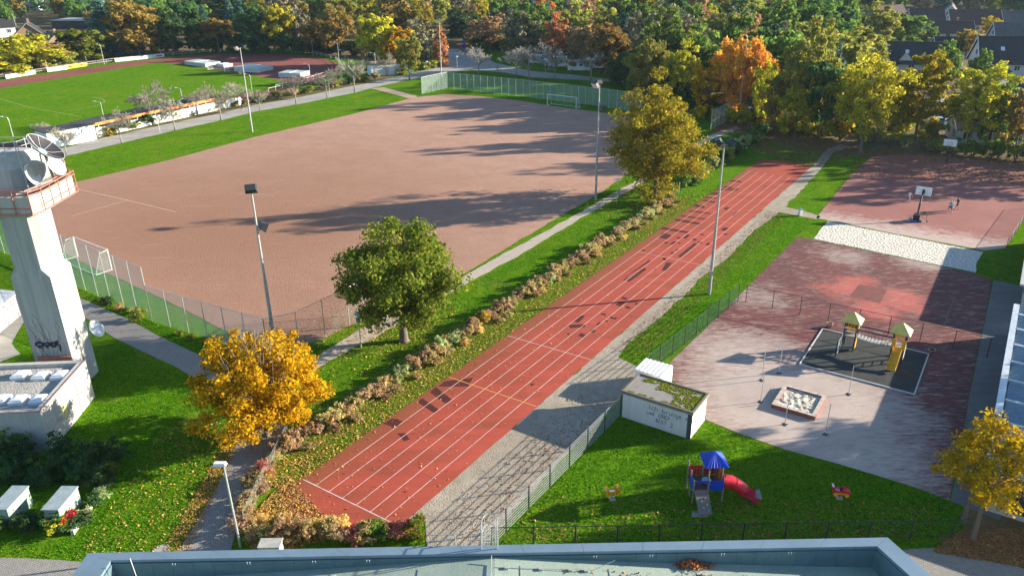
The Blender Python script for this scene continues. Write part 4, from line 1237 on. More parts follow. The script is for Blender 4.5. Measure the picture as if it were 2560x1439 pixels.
def bar_fence(label, p, q, h, step, mat, n_bar=9, pmat=ANTHR):
    f = thing('bar_fence', label, 'fence', p)
    d = q - p
    n = max(1, round(d.length / step))
    ang = math.atan2(d.y, d.x)
    bay = d.length / n
    pm, rm = MB(), MB()
    pm.box((0, 0, h / 2 + 0.03), (0.06, 0.05, h + 0.06))
    rm.box((bay / 2, 0.035, 0), (bay - 0.02, 0.022, 0.026))
    vm = MB()
    for k in range(int(bay / 0.25)):
        vm.box((0.12 + k * 0.25, 0.05, h / 2), (0.006, 0.006, h - 0.1))
    pm, rm, vm = pm.mesh('post'), rm.mesh('bar'), vm.mesh('upright_wires')
    pm.materials.append(pmat), rm.materials.append(mat), vm.materials.append(mat)
    for k in range(n + 1):
        o = link('post', pm, None, f)
        o.location, o.rotation_euler = d * (k / n), (0, 0, ang)
        if k < n:
            for j in range(n_bar):
                o = link('bar', rm, None, f)
                o.location = d * (k / n) + Vector((0, 0, 0.08 + (h - 0.1) * j / (n_bar - 1)))
                o.rotation_euler = (0, 0, ang)
            o = link('upright_wires', vm, None, f)
            o['kind'] = 'stuff'
            o.location, o.rotation_euler = d * (k / n), (0, 0, ang)
    return f
bar_fence('grey horizontal-bar fence between the gravel strip and the play lawn', L(28.2, -21.25), L(45.9, -21.05), 1.72, 2.5, plain('grey_fence_bar', (0.42, 0.46, 0.44), 0.45, 0.3))  # plain grey bars, paler than those of the yard fence
bar_fence('dark green horizontal-bar fence between the grass strip and the school yard', L(52.4, -21.9), L(70.4, -20.3), 1.85, 2.3, GREEN_STEEL)

# stadium rail with banners
RAILW = plain('white_stadium_rail', (0.62, 0.64, 0.62), 0.5)
def rail(label, pts, step, h=1.05, mat=RAILW, grid=False):
    p0 = pts[0].copy()
    f = thing('stadium_rail', label, 'railing', p0)
    for s in range(len(pts) - 1):
        a, b = pts[s] - p0, pts[s + 1] - p0
        n = max(1, round((b - a).length / step))
        for k in range(n):
            q, q2 = a.lerp(b, k / n), a.lerp(b, (k + 1) / n)
            mb = MB()
            mb.tube(q, q + Vector((0, 0, h)), 0.04, n=6)
            mb.build('post', mat, f)
            for z in (h, h * 0.5) if grid else (h,):
                mb = MB()
                mb.tube(q + Vector((0, 0, z)), q2 + Vector((0, 0, z)), 0.04, n=6)
                mb.build('rail', mat, f)
    return f
far_line = GP((-120, 216), (0, 198), (90, 184), (170, 172), (290, 155), (410, 142), (500, 134), (600, 129), (700, 129), (780, 136), (840, 150), (858, 166))
rail('long white rail round the far side of the stadium track', far_line, 3.2, 1.1, RAILW, True)
rail('white rail along the near curve of the stadium', GP((672, 232), (740, 216), (850, 193), (945, 183)), 2.4)
rail('white rail inside the near stadium curve', GP((690, 222), (770, 203), (810, 190)), 2.6, 0.9)
def banner(label, a, b, h, mat, txt=None):
    pa, pb = G(*a), G(*b)
    ang, ln = wall_frame(pa, pb)
    t = thing('rail_banner', label, 'banner', pa, ang)
    mb = MB()
    mb.box((ln / 2, -0.09, 0.1 + h / 2), (ln, 0.03, h))
    mb.build('panel', mat, t)
    if txt:
        for x0, w, m in txt:
            mb = MB()
            mb.box((ln * x0, -0.115, 0.1 + h * 0.5), (ln * w, 0.02, h * 0.42))
            mb.build('print', m, t)
YB = plain('yellow_banner', (0.75, 0.52, 0.02), 0.6)
WB = plain('white_banner', (0.75, 0.77, 0.76), 0.6)
REDP = plain('red_print', (0.5, 0.05, 0.05), 0.6)
banner('white banner on the stadium rail nearest the left edge', (15, 198), (88, 186), 1.0, WB, [(0.25, 0.3, TAG_LBLUE)])
banner('white banner on the stadium rail left of the yellow one', (119, 181), (170, 174), 1.0, WB)
banner('yellow banner on the stadium rail', (171, 173), (217, 166), 1.0, YB, [(0.12, 0.16, BLACK), (0.7, 0.2, BLACK)])
banner('long white banner on the stadium rail below the brown tree', (288, 156), (384, 146), 1.0, WB, [(0.5, 0.3, TAG_LBLUE)])
banner('white banner with red print at the end of the banner row', (385, 146), (411, 143), 1.0, WB, [(0.5, 0.7, REDP)])

# ---------------------------------------------------------------- floodlights and lamps
POLE = plain('weathered_steel_mast', (0.36, 0.37, 0.36), 0.55, 0.3, 0.2, 1.0)
LENS = plain('floodlight_glass', (0.42, 0.46, 0.5), 0.15, 0.0, 0.1, 1.0, 0.8)
def flood(label, base, h, heads, group='floodlight masts round the ash pitch'):
    t = thing('floodlight_mast', label, 'floodlight', (base.x, base.y, 0), 0, group)
    mb = MB()
    mb.tube((0, 0, 0), (0, 0, h * 0.45), 0.16, 0.14, 10)
    mb.tube((0, 0, h * 0.45), (0, 0, h), 0.115, 0.07, 10)
    mb.build('mast', POLE, t)
    mb = MB()
    mb.box((0.0, -0.2, 2.4), (0.28, 0.2, 0.5))
    mb.build('switch_box', GALV, t)
    for z, az, off, tilt in heads:
        R = Matrix.Rotation(az, 3, 'Z') @ Matrix.Rotation(-RAD(tilt), 3, 'X')
        c = Vector((math.cos(az + math.pi / 2) * off, math.sin(az + math.pi / 2) * off, z))
        mb = MB()
        mb.bar((0, 0, z - 0.25), c - Vector((0, 0, 0.25)), 0.07, 0.07)
        arm = mb.build('arm', POLE, t)
        mb = MB()
        vs = [(x * 0.36, -0.22, zz * 0.26) for zz in (-1, 1) for x in (-1, 1)] + [(x * 0.5, 0.22, zz * 0.4) for zz in (-1, 1) for x in (-1, 1)]
        mb.add([c + R @ Vector(v) for v in vs], [(0, 1, 3, 2), (5, 4, 6, 7), (0, 4, 5, 1), (1, 5, 7, 3), (3, 7, 6, 2), (2, 6, 4, 0)])
        hd = mb.build('lamp_head', ANTHR, t)
        mb = MB()
        mb.add([c + R @ Vector(v) for v in [(-0.47, 0.235, -0.37), (0.47, 0.235, -0.37), (0.47, 0.235, 0.37), (-0.47, 0.235, 0.37)]], [(3, 2, 1, 0)])
        mb.build('lens', LENS, hd)
    return t
W_ = math.pi / 2   # az: direction the lens faces, measured from +Y
flood('floodlight mast behind the yellow tree', G(688, 868), 14.7, [(14.7, 0.3, 0.0, 35), (11.3, -0.9, 0.5, 30)])
flood('floodlight mast on the grass strip right of the running track', G(1773, 735), 15.4, [(15.5, 1.2, 0.45, 40), (15.5, -1.3, 0.6, 40)])
flood('floodlight mast beside the right tree at the pitch edge', G(1489, 498), 15.7, [(15.8, 0.5, 0.1, 35), (15.6, 2.2, 0.7, 35), (12.6, -1.2, 0.6, 30)])
flood('floodlight mast on the left grass bank by the bare trees', G(631, 330), 15.5, [(15.5, 2.4, 0.75, 35), (15.6, -0.7, 0.8, 35), (11.2, 2.0, 0.7, 30)])
flood('floodlight mast at the far pitch corner by the path', G(1105, 217), 15.7, [(15.7, 2.6, 0.2, 35), (11.0, 1.8, 0.6, 30)])
flood('floodlight mast among the orange trees', G(1846, 300), 15.6, [(15.6, 1.2, 0.3, 35), (12.2, -1.2, 0.4, 30)])

LAMPW = plain('pale_lamp_housing', (0.66, 0.70, 0.72), 0.35)
def mushroom(label, base, h=3.45):
    t = thing('path_lamp', label, 'street lamp', base, 0, 'mushroom lamps along the paths')
    mb = MB()
    mb.tube((0, 0, 0), (0, 0, h - 0.4), 0.055, 0.04, 8)
    mb.build('post', GALV, t)
    mb = MB()
    mb.lathe([(0.06, h - 0.42), (0.14, h - 0.38), (0.15, h - 0.12), (0.12, h - 0.08)], 12)
    mb.build('glass', LAMPW, t, True)
    mb = MB()
    mb.lathe([(0.02, h), (0.2, h - 0.02), (0.42, h - 0.1), (0.42, h - 0.14), (0.05, h - 0.1)], 16)
    mb.build('lamp_shade', WHITE_METAL, t, True)
    return t
for lb_, px in (('mushroom lamp beside the path left of the right big tree', (1542, 508)), ('mushroom lamp at the far right path end', (1870, 312)), ('mushroom lamp beside the left path below the stand', (400, 331)), ('mushroom lamp by the path near the white garage', (1068, 186)), ('mushroom lamp at the gravel square', (1143, 172)), ('mushroom lamp by the left path among the bare trees', (825, 240)), ('mushroom lamp by the path behind the far goal', (1363, 195))):
    mushroom(lb_, G(*px))
t = mushroom('mushroom lamp with a small green sign under the big green tree', G(903, 868))
mb = MB()
mb.box((0.0, -0.06, 2.75), (0.38, 0.03, 0.5))
mb.build('sign_plate', plain('green_sign', (0.02, 0.28, 0.16), 0.5), t)

def arm_lamp(label, base, h, az, group='tall arm lamps round the stadium'):
    t = thing('arm_lamp', label, 'street lamp', base, az, group)
    mb = MB()
    mb.path([(0, 0, 0), (0, 0, h * 0.9), (0.15, 0, h * 0.97), (0.9, 0, h)], [0.07, 0.05, 0.045, 0.04], 8)
    mb.build('post', GALV, t)
    mb = MB()
    mb.frustum((1.15, 0), (0.6, 0.22), (0.5, 0.16), h - 0.05, h + 0.1)
    mb.build('lamp_head', LAMPW, t)
    return t
PI = math.pi
for b_, top, lb_ in (((39, 364), (18, 308), 'arm lamp beside the stadium track at the left edge'), ((259, 292), (245, 261), 'arm lamp behind the stand, third from the right'), ((456, 250), (445, 225), 'arm lamp behind the stand, second from the right'), ((632, 240), (617, 194), 'arm lamp at the right end of the stand'), ((120, 178), (114, 150), 'arm lamp on the far rail by the white banners'), ((261, 161), (254, 122), 'arm lamp on the far rail by the long white banner'), ((403, 139), (399, 104), 'arm lamp on the far rail below the yellow tree'), ((548, 133), (543, 99), 'arm lamp on the far rail behind the stadium goal'), ((678, 132), (670, 95), 'arm lamp on the far rail behind the high jump mats'), ((783, 140), (773, 101), 'arm lamp on the far stadium curve, leftmost of three'), ((848, 156), (835, 114), 'arm lamp on the far stadium curve, middle of three'), ((865, 172), (851, 132), 'arm lamp on the far stadium curve, rightmost of three'), ((941, 190), (929, 140), 'arm lamp beside the white garage'), ((778, 212), (764, 167), 'arm lamp beside the near stadium rail')):
    base = G(*b_)
    dist = (base - camo.matrix_world.translation).length
    arm_lamp(lb_, base, (b_[1] - top[1]) * dist / CAM_F * 1.07, PI)
t = thing('street_lamp', 'slim street lamp with pale box head beside the paver path in front', 'street lamp', G(601, 1366))
mb = MB()
mb.tube((0, 0, 0), (-0.05, 0, 6.0), 0.075, 0.055, 10)
mb.build('post', GALV, t)
mb = MB()
mb.frustum((-0.25, 0.0), (0.75, 0.34), (0.6, 0.26), 5.95, 6.13)
mb.build('lamp_head', LAMPW, t)

# ---------------------------------------------------------------- goals
GOALW = plain('white_goal_tube', (0.74, 0.78, 0.78), 0.4)
NET = wire_mat('goal_net', (0.45, 0.62, 0.52), 0.12, 0.1)
def goal(label, a, b, back, mat=GOALW, net=True):
    p = a
    ang, ln = wall_frame(a, b)
    t = thing('football_goal', label, 'goal', p, ang)
    s = back
    for x in (0, ln):
        mb = MB()
        mb.tube((x, 0, 0), (x, 0, 2.44), 0.06, n=8)
        mb.build('post', mat, t)
        mb = MB()
        mb.tube((x, 0, 2.4), (x, s * 0.9, 2.3), 0.03, n=6)
        mb.tube((x, 0, 0.06), (x, s * 1.8, 0.06), 0.03, n=6)
        mb.tube((x, s * 0.9, 2.3), (x, s * 1.8, 0.06), 0.02, n=6)
        mb.build('net_bracket', mat, t)
    mb = MB()
    mb.tube((-0.06, 0, 2.44), (ln + 0.06, 0, 2.44), 0.06, n=8)
    mb.build('crossbar', mat, t)
    mb = MB()
    mb.tube((0, s * 1.8, 0.06), (ln, s * 1.8, 0.06), 0.03, n=6)
    mb.build('ground_bar', mat, t)
    if net:
        mb = MB()
        mb.quad((0, s * 0.9, 2.3), (ln, s * 0.9, 2.3), (ln, s * 1.8, 0.06), (0, s * 1.8, 0.06))
        for x in (0.02, ln - 0.02):
            mb.quad((x, 0, 0.05), (x, s * 1.8, 0.06), (x, s * 0.9, 2.3), (x, 0, 2.4))
        mb.build('net', NET, t)
goal('white football goal at the far end of the ash pitch', G(1368, 264), G(1440, 273), 1)
goal('white football goal with net at the near end behind the tall fence', G(195, 641), G(280, 675), -1)
goal('white football goal on the stadium grass between the mats', G(520, 175), G(562, 180), 1)

# ---------------------------------------------------------------- high jump mats on the stadium
COVER = plain('weathered_pale_tarpaulin', (0.50, 0.55, 0.52), 0.5, 0.2)
def jmat(label, a, b, depth, h):
    ang, ln = wall_frame(G(*a), G(*b))
    t = thing('covered_jump_mat', label, 'jump mat', G(*a), ang, 'covered jump mats')
    mb = MB()
    mb.box((ln / 2, depth / 2, h / 2), (ln, depth, h))
    mb.build('mat_block', COVER, t)
    for x in (ln * 0.48,):
        mb = MB()
        mb.box((x, depth / 2, h + 0.04), (0.35, depth, 0.06))
        mb.build('cover_strap', WHITE_METAL, t)
    mb = MB()
    for z in (0.06, h - 0.06):
        mb.bar((0, -0.05, z), (ln, -0.05, z), 0.06, 0.1)
    for k in range(5):
        mb.bar((ln * k / 4, -0.06, 0.1), (ln * min(1, (k + 0.5) / 4), -0.06, h - 0.1), 0.06, 0.08)
    mb.build('trolley_frame', WHITE_METAL, t)
jmat('covered jump mat left of the stadium goal', (462, 161), (515, 168), 5.0, 1.0)
jmat('covered jump mat behind the stadium goal', (540, 166), (560, 169), 3.0, 0.8)
jmat('large covered jump mat in front of the red stadium curve', (586, 178), (648, 182), 6.0, 1.2)
jmat('covered jump mat half hidden by a bare tree', (697, 193), (752, 195), 5.0, 1.2)

# ---------------------------------------------------------------- play yard
WOODP = plain('weathered_grey_timber', (0.26, 0.24, 0.21), 0.85)
YEL = plain('yellow_play_panel', (0.78, 0.40, 0.02), 0.45)
YROOF = plain('pale_yellow_play_roof', (0.66, 0.52, 0.13), 0.5)
ORA = plain('orange_play_panel', (0.80, 0.20, 0.01), 0.45)
BLUEP = plain('blue_play_plastic', (0.01, 0.06, 0.50), 0.4)
REDPL = plain('red_play_plastic', (0.62, 0.02, 0.035), 0.3)
DKBLUE = plain('dark_blue_steel_post', (0.012, 0.025, 0.06), 0.5)
ROPE = plain('pale_rope', (0.42, 0.44, 0.40), 0.9)
m_ = thing('safety_mat', 'dark rubber safety mat with pale kerb under the yellow play towers', 'safety mat', L(60.9, -11.8), SITE)
mb = MB()
mb.box((4.4, 3.85, 0.035), (8.7, 7.6, 0.05))
mb.build('rubber_surface', RUBBER, m_)
for x, y, w, d in ((4.4, -0.01, 8.9, 0.1), (4.4, 7.71, 8.9, 0.1), (0.0, 3.85, 0.1, 7.6), (8.8, 3.85, 0.1, 7.6)):
    mb = MB()
    mb.box((x, y, 0.06), (w, d, 0.12))
    mb.build('kerb', plain('pale_kerb', (0.48, 0.48, 0.46), 0.9), m_)
pt = thing('yellow_play_towers', 'play set of two yellow roofed towers joined by a rope bridge with a slide', 'play set', L(66.2, -9.05, 0.06), SITE)
for tx in (0, 3.85):
    for x in (-0.47, 0.47):
        for y in (-0.47, 0.47):
            mb = MB()
            mb.box((tx + x, y, 1.4), (0.1, 0.1, 2.8))
            mb.build('post', DKBLUE, pt)
    mb = MB()
    mb.box((tx, 0, 1.3), (1.0, 1.0, 0.06))
    mb.build('deck', WOODP, pt)
    mb = MB()
    mb.frustum((tx, 0), (1.55, 1.55), (0.06, 0.06), 2.62, 3.4)
    mb.build('roof', YROOF, pt)
for nm, c, s, m in (('panel', (0, 0.5, 1.85), (0.8, 0.05, 0.85), ORA), ('arch', (0, -0.52, 2.05), (0.95, 0.05, 0.16), YROOF), ('panel', (3.85, 0.5, 2.3), (0.85, 0.05, 0.5), YEL), ('panel', (3.5, -0.52, 1.6), (0.3, 0.05, 0.95), YEL), ('panel', (4.25, -0.52, 1.6), (0.3, 0.05, 0.95), YEL), ('arch', (3.85, -0.52, 2.42), (0.8, 0.05, 0.22), YEL), ('panel', (0.52, -0.05, 0.65), (0.04, 0.5, 1.0), YEL), ('panel', (0.55, 0.0, 2.1), (0.05, 0.3, 0.45), YEL), ('panel', (3.35, 0.0, 2.1), (0.05, 0.3, 0.3), YEL)):
    mb = MB()
    mb.box(c, s)
    mb.build(nm, m, pt)
for x in (-0.24, 0, 0.24):
    mb = MB()
    mb.box((x, 0.465, 1.9), (0.07, 0.02, 0.5))
    mb.build('slot', DKBLUE, pt)
for y in (-0.42, 0.42):
    mb = MB()
    mb.tube((0.5, y, 2.05), (3.4, y, 2.05), 0.06, n=8)
    mb.build('bridge_rail', DKBLUE, pt)
    for k in range(10):
        mb = MB()
        x = 0.65 + k * 0.28
        mb.tube((x, y, 2.05), (x, y * 0.9, 1.3 - 0.12 * math.sin(math.pi * k / 9)), 0.012, n=4)
        mb.build('bridge_rope', ROPE, pt)
for k in range(10):
    mb = MB()
    mb.box((0.65 + k * 0.28, 0, 1.28 - 0.12 * math.sin(math.pi * k / 9)), (0.2, 0.8, 0.05))
    mb.build('bridge_plank', plain('pale_plank', (0.40, 0.42, 0.40), 0.8) if k == 0 else bpy.data.materials['pale_plank'], pt)
sl = MB()
sl.add([(3.55, -0.5, 1.36), (4.15, -0.5, 1.36), (4.15, -2.25, 0.32), (3.55, -2.25, 0.32), (4.15, -2.75, 0.2), (3.55, -2.75, 0.2)], [(0, 3, 2, 1), (3, 5, 4, 2)])
for x in (3.53, 4.17):
    sl.bar((x, -0.45, 1.5), (x, -2.3, 0.42), 0.05, 0.22)
    sl.bar((x, -2.25, 0.40), (x, -2.75, 0.3), 0.05, 0.2)
sl.build('slide', YEL, pt)
mb = MB()
mb.box((3.85, -2.3, 0.12), (0.4, 0.1, 0.3))
mb.build('slide_foot', YEL, pt)
for y in (-0.47, -1.0):
    pass
for (x, y) in ((-0.55, -2.3), (-0.55, -0.9)):
    mb = MB()
    mb.box((x, y, 0.75 if y < -2 else 0.7), (0.09, 0.09, 1.5))
    mb.build('net_post', DKBLUE, pt)
for k in range(8):
    mb = MB()
    z = 0.2 + k * 0.17
    mb.path([(-0.55, -2.3, z), (-0.53, -1.6, z - 0.04), (-0.52, -0.5, z + 0.02)], 0.018, 5)
    mb.build('net_rope', ROPE, pt)
for k in range(9):
    mb = MB()
    y = -2.2 + k * 0.21
    mb.path([(-0.55, y, 0.12), (-0.53, y, 1.5)], 0.016, 5)
    mb.build('net_rope', ROPE, pt)
for k in range(5):
    mb = MB()
    mb.tube((4.36, -0.45, 0.3 + k * 0.24), (4.36, 0.45, 0.3 + k * 0.24), 0.025, n=6)
    mb.build('rung', ROPE, pt)

sb_ = thing('sand_box', 'rectangular brick-rimmed sand box on the sandy school yard', 'sand box', L(53.05, -11.85), SITE)
BRK = plain('reddish_block', (0.26, 0.085, 0.06), 0.85)
BRT = plain('sandy_block_top', (0.46, 0.41, 0.35), 0.9)
SW, SD = 3.25, 3.5
for x, y, w, d, n, ax in ((SW / 2, 0.15, SW, 0.3, 5, 0), (SW / 2, SD - 0.15, SW, 0.3, 5, 0), (0.15, SD / 2, 0.3, SD - 0.6, 4, 1), (SW - 0.15, SD / 2, 0.3, SD - 0.6, 4, 1)):
    for k in range(n):
        mb = MB()
        if ax == 0:
            mb.box((x - w / 2 + w * (k + 0.5) / n, y, 0.17), (w / n - 0.015, d, 0.34))
        else:
            mb.box((x, y - d / 2 + d * (k + 0.5) / n, 0.17), (w, d / n - 0.015, 0.34))
        b_ = mb.build('rim_block', BRK, sb_)
        mb = MB()
        if ax == 0:
            mb.box((x - w / 2 + w * (k + 0.5) / n, y, 0.352), (w / n - 0.03, d - 0.02, 0.02))
        else:
            mb.box((x, y - d / 2 + d * (k + 0.5) / n, 0.352), (w - 0.02, d / n - 0.03, 0.02))
        mb.build('sandy_top', BRT, b_)
gx = 22
mv = []
for j in range(gx + 1):
    for i in range(gx + 1):
        x, y = 0.3 + (SW - 0.6) * i / gx, 0.3 + (SD - 0.6) * j / gx
        mv.append((x, y, 0.23 + 0.08 * noise.noise(Vector((x * 3, y * 3, 1))) + 0.05 * noise.noise(Vector((x * 9, y * 9, 4)))))
mf = [(j * (gx + 1) + i, j * (gx + 1) + i + 1, (j + 1) * (gx + 1) + i + 1, (j + 1) * (gx + 1) + i) for j in range(gx) for i in range(gx)]
me = bpy.data.meshes.new('sand')
me.from_pydata(mv, [], mf)
link('sand', me, SAND_BOX, sb_)
for lb_, px in (('net post left of the sand box, farther of the close pair', (1904, 951)), ('net post left of the sand box, nearer of the close pair', (1901, 1005)), ('net post behind the sand box', (1947, 933)), ('net post in front of the sand box', (1962, 1061)), ('net post nearest the play lawn', (2063, 1086)), ('net post at the corner of the rubber mat', (2121, 986))):
    t = thing('net_post', lb_, 'post', G(*px), 0, 'slim net posts on the school yard')
    mb = MB()
    mb.tube((0, 0, 0), (0, 0, 2.6), 0.03, 0.03, 8)
    mb.build('tube', GALV, t)
    mb = MB()
    mb.bar((-0.22, 0, 0.035), (0.22, 0, 0.035), 0.06, 0.07)
    mb.bar((0, -0.22, 0.035), (0, 0.22, 0.035), 0.06, 0.071)
    mb.build('foot', ANTHR, t)
TERRA = plain('terracotta_pot', (0.42, 0.25, 0.19), 0.8)
for lb_, px in (('clay flower pot behind the left play tower', (2073, 818)), ('clay flower pot right of the rubber mat', (2328, 884))):
    t = thing('flower_pot', lb_, 'flower pot', G(*px), 0, 'flower pots')
    mb = MB()
    mb.lathe([(0.01, 0.02), (0.2, 0.02), (0.27, 0.36), (0.31, 0.36), (0.31, 0.44), (0.26, 0.44), (0.25, 0.38), (0.01, 0.37)], 16)
    mb.build('pot', TERRA, t, True)
    mb = MB()
    mb.lathe([(0.01, 0.39), (0.26, 0.39)], 12)
    mb.build('soil', plain('dark_soil', (0.05, 0.035, 0.025), 0.95), t)
    mb = MB()
    for a in range(5):
        mb.path([(0, 0, 0.39), (0.1 * math.cos(a * 1.3), 0.1 * math.sin(a * 1.3), 0.65), (0.25 * math.cos(a * 1.3), 0.25 * math.sin(a * 1.3), 0.75)], [0.012, 0.01, 0.004], 4)
    mb.build('dry_plant', plain('dry_stalks', (0.2, 0.2, 0.08), 0.9), t)

# blue roofed play house with red tube slide
def playhouse(label, loc, rz, s=1.0):
    t = thing('play_house', label, 'play set', loc, rz)
    t.scale = (s, s, s)
    for x, y, h in ((-0.95, -0.7, 1.75), (0.0, -0.7, 1.75), (0.95, -0.7, 1.85), (-0.95, 0.75, 2.2), (0.0, 0.75, 2.0), (0.95, 0.75, 2.0), (-0.95, 0.05, 1.95)):
        mb = MB()
        mb.tube((x, y, 0), (x, y, h), 0.055, 0.05, 8)
        mb.build('post', WOODP, t)
    mb = MB()
    mb.box((0, 0.02, 0.95), (1.95, 1.5, 0.07))
    mb.build('deck', plain('brown_deck', (0.14, 0.075, 0.06), 0.8), t)
    for c, z, m, nm in (((-0.5, 0.78, 1.4), (0.85, 0.04, 0.7), REDPL, 'red_panel'), ((0.45, 0.78, 1.4), (0.8, 0.04, 0.7), REDPL, 'red_panel'), ((0.5, -0.74, 1.3), (0.85, 0.04, 0.75), BLUEP, 'blue_panel'), ((-0.99, -0.35, 1.3), (0.04, 0.65, 0.75), BLUEP, 'blue_panel'), ((0.98, 0.4, 1.45), (0.04, 0.6, 0.8), ORA, 'orange_panel'), ((0.99, -0.32, 1.4), (0.05, 0.75, 0.95), REDPL, 'slide_entry'), ((-0.47, -0.75, 1.62), (0.85, 0.05, 0.14), BLUEP, 'blue_arch')):
        mb = MB()
        mb.box(c, z)
        p_ = mb.build(nm, m, t)
        if nm == 'red_panel':
            for k in range(8):
                mb = MB()
                mb.box((c[0] - 0.3 + (k % 4) * 0.2, c[1] - 0.025, 1.25 + (k // 4) * 0.28), (0.05, 0.02, 0.16))
                mb.build('slot', plain('slot_yellow', (0.5, 0.3, 0.04), 0.6) if 'slot_yellow' not in bpy.data.materials else bpy.data.materials['slot_yellow'], p_)
    for x, y in ((0.0, -0.55), (0.85, -0.55), (0.0, 0.65), (0.85, 0.65)):
        mb = MB()
        mb.tube((x, y, 1.0), (x, y, 2.75), 0.045, n=8)
        mb.build('roof_post', WOODP, t)
    mb = MB()
    mb.frustum((0.42, 0.05), (1.5, 1.6), (0.08, 0.08), 2.65, 3.35)
    rf = mb.build('roof', BLUEP, t)
    for sx, sy in ((0, -1), (1, 0), (0, 1), (-1, 0)):
        for k in range(-3, 4):
            f = k / 3.5
            e = Vector((0.42 + (sx * 0.76 if sx else f * 0.74), 0.05 + (sy * 0.81 if sy else f * 0.78), 2.665))
            mb = MB()
            mb.tube(e, Vector((0.42, 0.05, 3.36)), 0.022, 0.01, 4)
            mb.build('roof_rib', BLUEP, rf)
    mb = MB()
    mb.lathe([(0.01, 1.25), (0.3, 1.25), (0.32, 1.2), (0.3, 1.15), (0.04, 1.12), (0.04, 0.98)], 16, c=(0.05, -0.05, 0))
    mb.build('round_table', plain('pale_blue_table', (0.25, 0.5, 0.62), 0.3), t)
    mb = MB()
    mb.add([(-0.9, -0.75, 1.0), (-0.05, -0.75, 1.0), (0.0, -2.0, 0.12), (-0.85, -2.0, 0.12), (-0.9, -0.75, 0.93), (-0.05, -0.75, 0.93), (0.0, -2.0, 0.05), (-0.85, -2.0, 0.05)], [(3, 2, 1, 0), (4, 5, 6, 7), (0, 1, 5, 4), (1, 2, 6, 5), (2, 3, 7, 6), (3, 0, 4, 7)])
    rp = mb.build('climbing_ramp', plain('grey_climbing_board', (0.19, 0.165, 0.15), 0.8), t)
    for k, (x, f, c) in enumerate(((-0.3, 0.35, (0.6, 0.45, 0.5)), (-0.55, 0.48, (0.4, 0.6, 0.65)), (-0.25, 0.62, (0.65, 0.55, 0.1)), (-0.5, 0.74, (0.6, 0.4, 0.45)), (-0.2, 0.86, (0.1, 0.4, 0.6)))):
        mb = MB()
        mb.frustum((x, -0.75 - 1.25 * f), (0.12, 0.1), (0.07, 0.05), 0.99 - 0.88 * f, 1.09 - 0.88 * f)
        mb.build('climbing_hold', plain('climbing_hold_%s' % 'abcde'[k], c, 0.5), rp)
    mb = MB()
    mb.path([(0.95, -0.32, 1.35), (1.5, -0.35, 1.25), (2.05, -0.45, 0.95), (2.4, -0.6, 0.72)], [0.44, 0.44, 0.42, 0.40], 16, False)
    mb.build('tube_slide', REDPL, t, True)
    for p, r in (((1.0, -0.32, 1.34), 0.49), ((1.75, -0.39, 1.13), 0.46), ((2.4, -0.6, 0.72), 0.44)):
        mb = MB()
        mb.path([Vector(p) - Vector((0.03, 0, -0.01)), Vector(p) + Vector((0.03, 0, -0.01))], [r, r], 16)
        mb.build('slide_flange', REDPL, t)
    mb = MB()
    pr = []
    for (x, y, z, w) in ((2.35, -0.6, 0.5, 0.42), (2.75, -0.78, 0.3, 0.42), (3.15, -0.95, 0.22, 0.42)):
        pr.append([(x, y + w, z + 0.4), (x, y + w * 0.7, z), (x, y - w * 0.7, z), (x, y - w, z + 0.4)])
    vs = [v for r in pr for v in r]
    mb.add(vs, [(i * 4 + j, i * 4 + j + 1, i * 4 + j + 5, i * 4 + j + 4) for i in range(2) for j in range(3)])
    mb.add([(v[0], v[1], v[2] - 0.06) for v in vs], [(i * 4 + j + 4, i * 4 + j + 5, i * 4 + j + 1, i * 4 + j) for i in range(2) for j in range(3)])
    mb.build('slide_run_out', plain('pink_red_slide_end', (0.55, 0.04, 0.10), 0.35) if 'pink_red_slide_end' not in bpy.data.materials else bpy.data.materials['pink_red_slide_end'], t)
    mb = MB()
    mb.box((2.9, -0.85, 0.08), (0.12, 0.3, 0.2))
    mb.build('slide_foot', REDPL, t)
    return t
playhouse('climbing play house with blue pyramid roof and red tube slide on the lawn', G(1760, 1236), RAD(2))
sheet('slab_at_ramp', GP((1731, 1276), (1768, 1274), (1771, 1291), (1729, 1292)), 0.012, CONCRETE_PAD)
sheet('slab_at_slide', GP((1884, 1226), (1899, 1222), (1905, 1245), (1890, 1252)), 0.012, CONCRETE_PAD)
playhouse('small play house with blue roof in the wood beyond the gravel square', G(1156, 128), RAD(20), 0.95)

